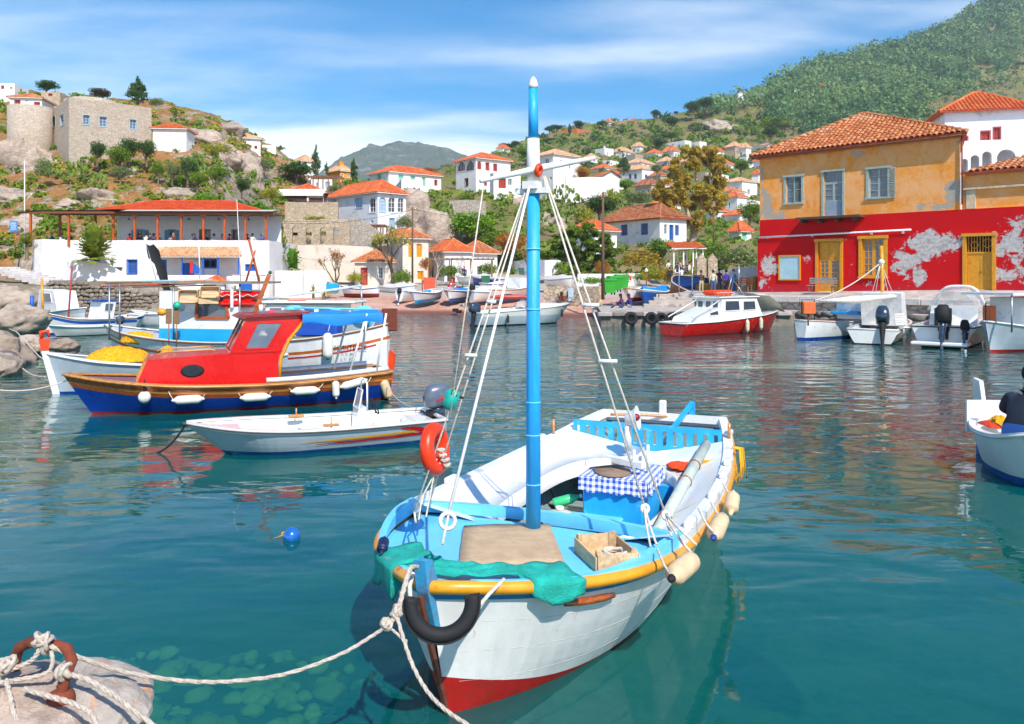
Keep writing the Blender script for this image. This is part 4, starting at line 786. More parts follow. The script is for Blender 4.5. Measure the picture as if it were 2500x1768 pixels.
def bench(label,px,dy,L_,back,m):
 b=thing('bench',label,'bench',FRED.C+Matrix.Rotation(FRED.a,3,'Z')@V((FRED.u('R',px),dy,.1)),FRED.a)
 for i in range(4):t=MB();t.bx(-L_/2,L_/2,-.5+i*.11,-.41+i*.11,.42,.46);t.build('seat_slat',m,b)
 for i in range(3):t=MB();t.bx(-L_/2,L_/2,.0,.03,.56+i*.15,.66+i*.15);t.build('back_slat',m,b)
 for s in(-1,1):t=MB();t.bx(s*(L_/2-.15)-.04,s*(L_/2-.15)+.04,-.46,-.40,0,.42);t.bx(s*(L_/2-.15)-.04,s*(L_/2-.15)+.04,.03,.08,0,1.0);t.bx(s*(L_/2-.15)-.04,s*(L_/2-.15)+.04,-.40,.03,.36,.42);t.build('leg',k_wood,b)
bench('grey slatted bench in front of the ochre glazed door',2024,-.9,1.9,True,mat('bench_slats','#a39a92',.8,.2,5,.2,20))
bench('dark wooden bench against the left end of the red building',1828,-.4,1.1,True,k_brown)
fA=Frame(2332,560,68,-14);r=thing('arched_house','white house with arched arcade and red tiled roof behind the ochre annex','house',fA.C,fA.a);WA=fA.u('R',2560);ops=[]
for(x0,x1,y0,y1)in((2347,2363,388,425),(2370,2391,379,425),(2398,2421,370,425),(2434,2480,365,425)):a,b=fA.u('R',x0),fA.u('R',x1);z=(fA.z('R',a,y1),fA.z('R',(a+b)/2,y0));ops.append((a,b,z[0]-1,z[1],1))
zt=fA.z('R',0,345);mb=MB();wall_face(mb,V((0,0,0)),V((1,0,0)),WA,-3,zt,ops,V((0,1,0)),0,.5);mb.quad((0,0,-3),(0,9,-3),(0,9,zt),(0,0,zt));mb.quad((0,0,zt),(WA,0,zt),(WA,3.2,zt),(0,3.2,zt));up=[]
for(x0,x1,y0,y1)in((2365,2389,326,346),(2425,2446,312,328),(2457,2473,302,328)):a,b=fA.u('R',x0),fA.u('R',x1);up.append((a,b+.05,fA.z('R',a,y1)-.1,fA.z('R',a,y0)+.25))
H3=zt+3.0;wall_face(mb,V((0,3.2,0)),V((1,0,0)),WA,zt,H3,up,V((0,1,0)),0,.2);mb.quad((0,3.2,zt),(0,9,zt),(0,9,H3),(0,3.2,H3));wall_face(mb,V((0,2.6,0)),V((1,0,0)),WA,-3,zt-.1,[],V((0,1,0)),0);mb.build('wall',m_white2,r,recalc=False)
for q in up:window_part(r,V((0,3.2,0)),V((1,0,0)),V((0,1,0)),q,'redsh',.2)
for a,b,c,d,_ in ops[:3]:window_part(r,V((0,2.75,0)),V((1,0,0)),V((0,1,0)),(a+.3,b+.2,c,d-.5),'brown',.2)
fc,rd=hip_facets(-.6,WA+.5,2.6,10,H3,2.2);roof_part(r,fc,rd,t_orange,.32,.42,m_eaver)
# --------- the stone fort
m_fort=masonry_mat('fort_limestone','#cdbfae','#b3a392','#a3937f',1,2.2,2.4,.5,'#c2ad98')
f=Frame(168,412,106,40);fr_=thing('stone_fort','old stone fortress house with small pale blue windows on the hill','fort',f.C,f.a);H=f.z('R',0,240);W=f.u('R',370);D=f.u('L',105)
ops={'R':[],'L':[]}
for fc,x0,x1,y0,y1 in(('R',203,219,281,304),('R',243,261,285,309),('R',317,333,292,315),('L',126,135,286,311),('L',147,156,280,306)):
 a,b=sorted((f.u(fc,x0),f.u(fc,x1)));m_=(a+b)/2;ops[fc].append((a,b,f.z(fc,m_,y1),f.z(fc,m_,y0)))
mb=MB();X,Yv=V((1,0,0)),V((0,1,0));wall_face(mb,V((0,0,0)),X,W,-5,H,ops['R'],Yv,0,.3);wall_face(mb,V((0,0,0)),Yv,D,-6,H,ops['L'],X,0,.3);mb.quad((0,.0,H),(W,0,H),(W,D,H),(0,D,H));mb.quad((W,0,-5),(W,D,-5),(W,D,H),(W,0,H))
mb.build('wall',m_fort,fr_,recalc=False)
for q in ops['R']:window_part(fr_,V((0,0,0)),X,Yv,q,'fort',.3)
for q in ops['L']:window_part(fr_,V((0,0,0)),Yv,X,q,'fort',.3)
loc=lambda px,Y:Matrix.Rotation(-f.a,3,'Z')@(P(px,400,Y)-f.C)
c=loc(74,112);mb=MB();mb.lathe([(3.0,-6),(2.75,4),(2.75,H-.02),(.1,H)],28,Matrix.Translation((c.x,c.y,0)));mb.build('round_bastion',m_fort,fr_)
c=loc(225,113.5);mb=MB();mb.lathe([(3.6,2),(3.5,H+1.0),(3.0,H+1.25),(.1,H+1.35)],28,Matrix.Translation((c.x,c.y,0)));mb.build('round_roof',m_fort,fr_)
rnf=random.Random(9)
for fc,L_,u in(('R',W,X),('L',D,Yv)):
 x=0
 while x<L_-.3:
  l=rnf.uniform(.45,.9);b_=MB();p=u*(x+l/2)+(Yv if fc=='R' else X)*.22;b_.rbox((p.x,p.y,H+.05),(l if fc=='R' else.42,.42 if fc=='R' else l,rnf.uniform(.1,.2)),.03);b_.build('coping_stone',m_fort,fr_);x+=l+.01
# --------- left shore: rocky bank, dry stone wall, taverna
def bank_z(x,y):
 px=1250+x/y*F
 e=1-sm((px-395)/120);f_=sm((y-61.2)/1.2)
 return(2.35+0.03*(y-62))*e*f_+gz(x,y)*(1-e)-1.2*(1-f_)+0.12*fbm(x*.5,y*.5)
m_rock=hill_mat('shore_rock','#8a7d5a','#9a9068','#b08a66','#b9ab9c','#948676',2.0,1.0,.6)
struct(grid_mesh('shore_bank',np.linspace(-62,-18,90),np.linspace(58,90,64),bank_z,m_rock))
dw=thing('dry_stone_wall','grey dry stone retaining wall below the white taverna','wall',(0,0,0));m_dry=stone_mat('dry_wall_stone','#c9b8a4','#9c8a78',2.0)
A_,B_=G(118,792,0.0),G(440,788,0.0);A_=V((-34.8,61.4,0));B_=V((-25.2,62.2,0))
def wt(t):return 2.95-1.45*max(0,t-.1)**1.1
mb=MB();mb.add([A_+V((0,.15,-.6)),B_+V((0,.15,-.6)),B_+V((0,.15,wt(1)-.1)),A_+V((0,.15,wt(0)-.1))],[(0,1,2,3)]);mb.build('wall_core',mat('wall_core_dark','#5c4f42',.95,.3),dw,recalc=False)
stone_wall(dw,A_,B_,-.35,3.1,.27,.42,m_dry,random.Random(21),.16,300,proud=.08,topf=wt)
mb=MB();mb.add([A_+V((0,.15,-.6)),A_+V((.4,5,-.6)),A_+V((.4,5,2.9)),A_+V((0,.15,2.9))],[(0,1,2,3)]);mb.build('wall_return',m_greyst,dw,recalc=False)
def taverna():
 f=Frame(180,700,78,1.5);r=thing('taverna','white waterfront taverna with covered terrace and long red tiled roof','restaurant',f.C,f.a);X,Yv,O=V((1,0,0)),V((0,1,0)),V((0,0,0));U=lambda px:f.u('R',px);Z=lambda px,py:f.z('R',U(px),py)
 W=U(657);HP=Z(400,587);k_vb=paint('paint_vivid_blue','#1660c0')
 def op(x0,x1,y0,y1):return(U(x0),U(x1),Z(x0,y1),Z(x0,y0))
 low=[op(311,334,635,668),op(386,407,634,690),op(443,474,642,690),op(496,528,634,654),op(598,625,645,662)];mb=MB();wall_face(mb,O,X,W,-3,HP,low,Yv,0,.22)
 mb.quad((W,0,-3),(W,10,-3),(W,10,HP),(W,0,HP));mb.quad((0,0,-3),(0,10,-3),(0,10,HP),(0,0,HP));mb.quad((0,.35,HP-.75),(W,.35,HP-.75),(W,10,HP-.75),(0,10,HP-.75));mb.quad((0,.35,HP-.75),(W,.35,HP-.75),(W,.35,HP),(0,.35,HP));mb.quad((0,0,HP),(W,0,HP),(W,.35,HP),(0,.35,HP));mb.build('wall',m_white,r,recalc=False)
 WIN['vb']=(k_vb,k_vb,1,1,None,0);WIN['vbw']=(k_vb,g_blue,3,4,None,1);WIN['vbd']=(k_vb,k_dark,1,0,None,1)
 window_part(r,O,X,Yv,low[0],'vbw',.22);window_part(r,O,X,Yv,low[1],'vb',.22,name='door');window_part(r,O,X,Yv,low[2],'vb',.22,name='door');window_part(r,O,X,Yv,low[3],'vbd',.22);window_part(r,O,X,Yv,low[4],'vb',.22)
 zf=HP-.75;zt=HP+2.45;rear=4.6;ro=[(a,b,zf+.05,zf+2.0)for a,b in((U(278),U(287)),(U(364),U(378)),(U(446),U(472)),(U(530),U(545)))];ro[0]=(U(282),U(302),zf+.8,zf+2.0);ro[1]=(U(366),U(382),zf+.8,zf+2.0)
 mb=MB();wall_face(mb,V((U(232),rear,0)),X,W-U(232),zf,zt+.3,[(a-U(232),b-U(232),c,d)for a,b,c,d in ro],Yv,0,.25);mb.quad((U(232),rear,zf),(U(232),9.5,zf),(U(232),9.5,zt+.3),(U(232),rear,zt+.3));mb.build('rear_wall',m_white2,r,recalc=False)
 k_tb=paint('paint_teal_blue','#4d8fb0')
 WIN['tb']=(k_tb,g_dark,1,1,None,1)
 for q,st in zip(ro,('tb','tb','brown','brown')):window_part(r,V((0,rear,0)),X,Yv,q,st,.25,name='window' if st=='tb' else 'door')
 for q in ro[:2]:
  for s in(-1,1):t=MB();w_=(q[1]-q[0])*.52;x=q[0]-w_-.08 if s<0 else q[1]+.08;t.bx(x,x+w_,rear-.07,rear-.02,q[2],q[3]);t.build('shutter',k_tb,r)
 k_post=mat('terrace_post_wood','#b8521c',.55,.2,3,.2,12)
 for px in(274.5,327,383,441,495,547,598,648):t=MB();u=U(px);t.bx(u-.09,u+.09,.1,.28,HP-.05,zt);t.bx(u-.3,u+.3,.11,.27,zt-.16,zt);t.build('post',k_post,r)
 t=MB();t.bx(U(262),U(668),.02,.34,zt,zt+.2);t.build('beam',k_brown,r);t=MB();t.bx(U(240),U(668),.1,rear,zt+.21,zt+.29);t.build('terrace_ceiling',k_wood,r)
 mb=MB();mb.add([(U(262),-.5,zt+.32),(U(668),-.5,zt+.32),(U(668),1.6,zt+.62),(U(262),1.6,zt+.62)],[(0,1,2,3)]);mb.add([(U(262),-.5,zt+.26),(U(668),-.5,zt+.26),(U(668),1.6,zt+.56),(U(262),1.6,zt+.56)],[(3,2,1,0)]);mb.build('awning_sheet',mat('awning_cream','#cfc4b4',.8,.15),r)
 fc,rd=hip_facets(U(219),U(622),1.3,9.2,zt+.58,1.15);roof_part(r,fc,rd,tile_mat('roof_tile_red','#d4552a','#bc4420','#cf6a3e'),.3,.42,m_eave)
 for i in range(5):t=MB();u=U(292+i*75);zz=zt-.35;t.lathe([(.02,zz+.3),(.03,zz+.12),(.16,zz)],10,Matrix.Translation((u,2.0,0)));t.build('pendant_lamp',k_black,r)
 t=MB();t.add([(U(62),-1.2,zt+.25),(U(300),-.6,zt+.45),(U(300),4.5,zt+.75),(U(62),4.5,zt+.5)],[(0,1,2,3)]);t.add([(U(62),-1.2,zt+.18),(U(300),-.6,zt+.38),(U(300),4.5,zt+.68),(U(62),4.5,zt+.43)],[(3,2,1,0)]);t.build('pergola_roof',mat('pergola_cloth','#8d8378',.9,.2),r)
 for px,yy in((88,-.9),(177,-.7),(90,4.2),(180,4.3)):t=MB();u=U(px);t.bx(u-.09,u+.09,yy-.09,yy+.09,HP-.6,zt+.3);t.build('post',k_post,r)
 t=MB();t.bx(U(64),U(290),-1.05,-.85,zt+.02,zt+.2);t.bx(U(64),U(290),4.1,4.3,zt+.25,zt+.42);t.build('beam',k_brown,r)
 def cwall(pts,z0,z1,nm,m,th=.35):
  b=MB();n=len(pts)
  for i in range(n-1):
   a,c=V((*pts[i],0)),V((*pts[i+1],0));tt=(c-a).normalized();nn=V((-tt.y,tt.x,0))*th
   q0=z1[i]if isinstance(z1,list)else z1;q1=z1[i+1]if isinstance(z1,list)else z1;u=V((0,0,1));b.quad(a+u*z0,c+u*z0,c+u*q1,a+u*q0);b.quad(a+u*q0,c+u*q1,c+nn+u*q1,a+nn+u*q0);b.quad(a+nn+u*z0,c+nn+u*z0,c+nn+u*q1,a+nn+u*q0)
  return b.build(nm,m,r)
 arc=[(U(66),5.0),(U(70),2.0),(U(84),-.3),(U(104),-1.4),(U(130),-1.9),(U(158),-1.6),(U(178),-.6),(U(184),.1)];cwall(arc,-3,HP,'bastion',m_white)
 b=MB();b.add([V((x,y,HP-.72))for x,y in arc]+[V((U(184),5,HP-.72))],[tuple(range(len(arc)+1))]);b.build('bastion_floor',m_conc,r)
 arc2=[(U(176),.6),(U(180),-1.2),(U(196),-2.6),(U(225),-3.2),(U(262),-3.2),(U(300),-3.0),(U(340),-2.6),(U(346),-2.4)];zc=Z(200,632);cwall(arc2,-3,[zc,zc,zc-.05,zc-.15,zc-.3,zc-.5,zc-1.6,zc-1.9],'lower_terrace',m_white)
 b=MB();b.add([V((x,y,zc-.8))for x,y in arc2[:6]]+[V((U(300),0,zc-.8)),V((U(180),0,zc-.8))],[tuple(range(8))]);b.build('planter_soil',mat('soil','#7a5a40',.95,.3),r)
 cwall([(U(345),-2.3),(U(430),-2.2),(U(500),-2.2),(U(545),-2.1)],-2,[Z(345,674),Z(430,672),Z(500,672),Z(545,672)],'yard_wall',m_white)
 z1,z0=Z(400,603),Z(400,628);fl=[V((U(402),-2.0,z0)),V((U(606),-2.0,z0)),V((U(582),-.02,z1)),V((U(384),-.02,z1))];roof_part(r,[fl],[],t_pale,.3,.4,m_eave,'lean_to_roof',.06)
 for px in(407,462,513,548,597):t=MB();u=U(px);t.bx(u-.06,u+.06,-1.9,-1.78,-1.6,z0-.02);t.build('post',k_vb,r)
 cx=U(632);b=MB();b.lathe([(1.55,-2.5),(1.5,1.5),(1.45,1.9)],24,Matrix.Translation((cx-.6,-3.0,-.9)));b.build('round_store',m_white,r);b=MB();b.bx(U(622),U(648),-4.6,-4.35,-1.8,.55);b.build('door',k_vb,r)
 b=MB();b.bx(U(592),U(660),-3.2,-1.6,1.0,1.12);b.build('store_roof',t_pale,r)
 b=MB();b.bx(U(558),U(600),-2.4,-.6,-2,.15);b.build('porch',m_white,r);fc,rd=hip_facets(U(520),U(578),-3.3,-1.2,.35,.6);roof_part(r,fc,rd,t_orange,.3,.4,m_eave,'porch_roof')
 b=MB();b.bx(U(524),U(574),-3.1,-1.4,-2,.33);b.build('porch_wall',m_white2,r)
 return f,r,HP,zf
FT,tav,T_HP,T_ZF=taverna()
st=thing('stone_steps','pale stone steps descending left of the taverna bastion','steps',P(90,680,70))
for i in range(11):
 b=MB();c=P(10+i*17,652+i*4.6,73-i*.75);b.rbox((c.x,c.y,c.z-.25),(2.6,1.1,.5),.04,Matrix.Rotation(R(-18),3,'Z'));b.build('step',m_slab,st,True)
m_boul=stone_mat('shore_boulder','#cdbaa8','#ae9a88',1.2);bset=[boulder_mesh('boulder',m_boul,40+k,.72,48,32,.30,False,.07)for k in range(5)]
BO=[(20,800,44,1.4,.8),(45,790,40,2.0,'pale rounded boulder where the mooring ropes are tied'),(75,850,34,1.2,'flat brown boulder below the tied ropes'),(-10,870,30,2.0,'broad pale rock carrying the hanging truck tyre'),(145,852,33,.95,'low brown rock awash between the boats'),(15,745,52,2.6,'large smooth rock in front of the dark boat shed'),(-20,905,26.5,1.3,'weedy rock at the left edge of the water'),(70,735,57,1.6,'grey boulder at the foot of the dry stone wall'),(110,905,28,.6,None)]
for q in BO[1:-1]:
 px,py,Y,s,lab=q;o=mesh_obj('boulder',bset[BO.index(q)%5]);p=P(px,py,Y);o.location=p;o.scale=(s*.58,s*.6,s*.5);o.rotation_euler=(.2,.1,px*.37);tag(o,lab,'boulder','boulders on the left shore')
m_cliff=hill_mat('limestone_cliff','#9a9080','#a89c8a','#a88a70','#d4c0ae','#b8a28f',1.2,1.4,.3);cset=[boulder_mesh('rock',m_cliff,60+k,.9,48,34,.45,False,.08)for k in range(4)]
RK=[(30,385,103,4.5,4.5,'big slanting limestone rock left below the fort'),(75,400,104,3.2,3.0,'cracked limestone rock at the fort corner'),(505,345,112,3.6,2.0,'high limestone outcrop right of the fort outhouse'),(440,330,113,3.4,1.6,'flat topped limestone ledge beside the outhouse wall'),(560,318,122,2.6,2.2,'knobbly limestone crag on the crest line'),(590,415,106,3.0,4.0,'tall pale cliff face above the green hedge'),(545,385,108,3.0,2.0,'rounded pale rock above the olive trees'),(445,475,93,1.9,1.4,'round grey boulder just above the taverna roof'),(255,485,93,2.6,1.4,'broad smooth rock behind the taverna roof left end'),(170,500,92,2.0,1.1,'low pale rock above the pergola'),(20,480,93,2.8,1.6,'pale rock slab on the far left slope'),(310,420,100,1.8,.9,'brown terrace rock under the olive grove'),(60,545,86,2.4,1.5,'grey rock beside the blue sign'),(1240,480,130,3.0,2.4,'brown rock under the balcony wing'),(1000,520,118,4.0,5.0,'sheer tan cliff behind the left pole'),(1065,570,110,4.0,5.0,'orange streaked cliff below the stone terrace'),(1330,545,118,3.4,2.4,'grey rock hidden behind the cactus thicket'),(1760,312,330,8,4.5,'bare limestone scar on the green hill')]
for i,(px,py,Y,sx,sz,lab)in enumerate(RK):
 o=mesh_obj('rock_outcrop',cset[i%4]);Yt=(YL if px<640 else YV)(px,py)if lab[:5]not in('sheer','orang')else Y;p=P(px,py,Yt);o.location=p+V((0,sx*.15,-sz*.3));o.scale=(sx*.82*Yt/Y,sx*.7*Yt/Y,sz*.82*Yt/Y);o.rotation_euler=(.15*math.sin(i),.25*math.cos(i*2),i*1.3);tag(o,lab,'rock','limestone outcrops')
# --------- vegetation
NPR=np.random.default_rng(5)
def leaves(centers,radii,n,size,seed,flat=1.0,shell=0.55,elong=1.0,droop=0.0):
 g=np.random.default_rng(seed);centers=np.asarray(centers,float);radii=np.asarray(radii,float);w_=radii[:,0]*radii[:,2];w_=w_/w_.sum()
 idx=g.choice(len(centers),n,p=w_);d=g.normal(size=(n,3));d/=np.linalg.norm(d,axis=1)[:,None];rr=shell+(1-shell)*g.random(n)**0.6
 c=centers[idx]+d*radii[idx]*rr[:,None]
 a=g.normal(size=(n,3));a[:,2]*=flat;a[:,2]-=droop;a/=np.linalg.norm(a,axis=1)[:,None];nrm=d*0.8+g.normal(size=(n,3))*0.6+np.array([0,0,.35]);b=np.cross(nrm,a);b/=np.maximum(1e-6,np.linalg.norm(b,axis=1))[:,None]
 s=size*(0.6+0.8*g.random(n))[:,None];a=a*s*elong;b=b*s*.62
 v=np.stack([c-a,c+b*1.0,c+a,c-b],axis=1).reshape(-1,3);q=np.arange(n*4).reshape(-1,4);return v,q
def clumps(seed,k,shape='round'):
 g=np.random.default_rng(seed);cs,rs=[],[]
 for i in range(k):
  if shape=='round':d=g.normal(size=3);d/=np.linalg.norm(d);r=.62*g.random()**.5;c=np.array([d[0]*r*.5,d[1]*r*.5,.55+d[2]*r*.45]);s=.13+.11*g.random();rr=(s,s,s*.85)
  elif shape=='cone':z=g.random();rad=.42*(1-z)**.8+.04;a=g.random()*6.28;c=np.array([math.cos(a)*rad*.55,math.sin(a)*rad*.55,.03+z*.93]);rr=(rad*.62,rad*.62,.09)
  elif shape=='cyp':z=g.random();rad=.5*math.sin(math.pi*min(1,.12+z*.95))**.7;a=g.random()*6.28;c=np.array([math.cos(a)*rad*.5,math.sin(a)*rad*.5,z*.95]);rr=(max(.08,rad*.6),max(.08,rad*.6),.08)
  elif shape=='flatpine':a=g.random()*6.28;z=.35+.6*g.random();rad=(.5 if z<.75 else.32)*g.random()**.5;c=np.array([math.cos(a)*rad,math.sin(a)*rad,z]);s=.12+.08*g.random();rr=(s*1.35,s*1.35,s*.6)
  elif shape=='mound':a=g.random()*6.28;rad=.42*g.random()**.5;c=np.array([math.cos(a)*rad,math.sin(a)*rad,.32+.38*g.random()*(1-(rad/.5)**2)]);s=.15+.1*g.random();rr=(s,s,s*1.15)
  cs.append(c);rs.append(rr)
 return cs,rs
lf_green=leaf_mat('leaf_green','#5a7c22','#8fa836');lf_bright=leaf_mat('leaf_bright','#5f8f1a','#93b52c');lf_dark=leaf_mat('leaf_dark','#3a5626','#5f7c34');lf_olive=leaf_mat('leaf_olive','#6a7a42','#9aa468');lf_yel=leaf_mat('leaf_yellow','#8f962a','#c0b43a');lf_org=leaf_mat('leaf_orange','#a8682a','#c99240');lf_euc=leaf_mat('leaf_eucalyptus','#a08a2c','#d8bc50',.6,.45);lf_pine=leaf_mat('leaf_pine','#4a6a20','#7d8f2a');lf_for=leaf_mat('leaf_forest','#44704a','#93ac68',.022);lf_cac=leaf_mat('cactus_pad','#5f8030','#98a84a')
bark=mat('bark','#7a6552',.9,.3,3,.6,12,stretch=(1,1,.3));bark_p=mat('bark_pale','#b39c84',.85,.3,2,.5,10,stretch=(1,1,.3))
CR={}
def crown(kind,var):
 key=(kind,var)
 if key in CR:return CR[key]
 sp={'bush':('mound',26,1900,.030,.5),'tree':('round',36,2800,.027,.45),'olive':('round',30,2200,.024,.3),'pine':('cone',40,1900,.036,.4),'cypress':('cyp',40,1600,.04,.3),'umbrella':('flatpine',34,2000,.030,.4)}[kind]
 cs,rs=clumps(hash(kind)%97*0+len(kind)*13+var*7,sp[1],sp[0]);v,q=leaves(cs,rs,sp[2],sp[3],100+var,1.0,sp[4],1.15);CR[key]=np_mesh('crown',v,q,lf_green);return CR[key]
def setm(o,m):
 if o.material_slots:o.material_slots[0].link='OBJECT';o.material_slots[0].material=m
TR={}
def trunk_mesh(var,m,lean=.05,limbs=5):
 if(var,m.name)in TR:return TR[(var,m.name)]
 g=random.Random(var);b=MB();b.tube([(0,0,-.1),(lean*.3,0,.12),(lean,lean*.4,.3),(lean*.7,-lean*.3,.55)],[.075,.055,.045,.02],7)
 for i in range(limbs):
  a=i*6.28/limbs+g.uniform(-.4,.4);z=.16+.06*i/limbs*3;r=g.uniform(.22,.36);b.tube([(lean*.8,0,z),(math.cos(a)*r*.5,math.sin(a)*r*.5,z+.18),(math.cos(a)*r,math.sin(a)*r,z+.36+g.uniform(0,.12))],[.032,.022,.008],5)
 TR[(var,m.name)]=b.mesh('trunk',m);return TR[(var,m.name)]
def plant(px,pyb,Y,wpx,hpx,kind,m,label,nm=None,group=None,cat=None,depth=1.0):
 p=P(px,pyb,Y);w_,h=wpx*Y/F,hpx*Y/F;g=random.Random(int(px*7+pyb));var=g.randrange(3)
 if kind=='bush':
  o=mesh_obj(nm or 'bush',crown('bush',var));o.location=p-V((0,0,h*.12));o.scale=(w_*1.05,w_*depth,h*1.25);o.rotation_euler=(0,0,g.uniform(0,6.28)if depth==1 else 0);setm(o,m);return tag(o,label,cat or 'bush',group)
 r=thing(nm or 'tree',label,cat or 'tree',p,g.uniform(0,6.28),group);o=mesh_obj('crown',crown(kind,var),r);lift=0.0 if kind=='cypress' else.12
 o.scale=(w_*1.22,w_*1.22*depth,h*(1.14-lift));o.location=(0,0,h*lift*.8);setm(o,m);t=mesh_obj('trunk',trunk_mesh(var,bark),r);t.scale=(min(w_,h),min(w_,h),h);return r
L=lambda px,py:YL(px,py);Vd=lambda px,py:YV(px,py)
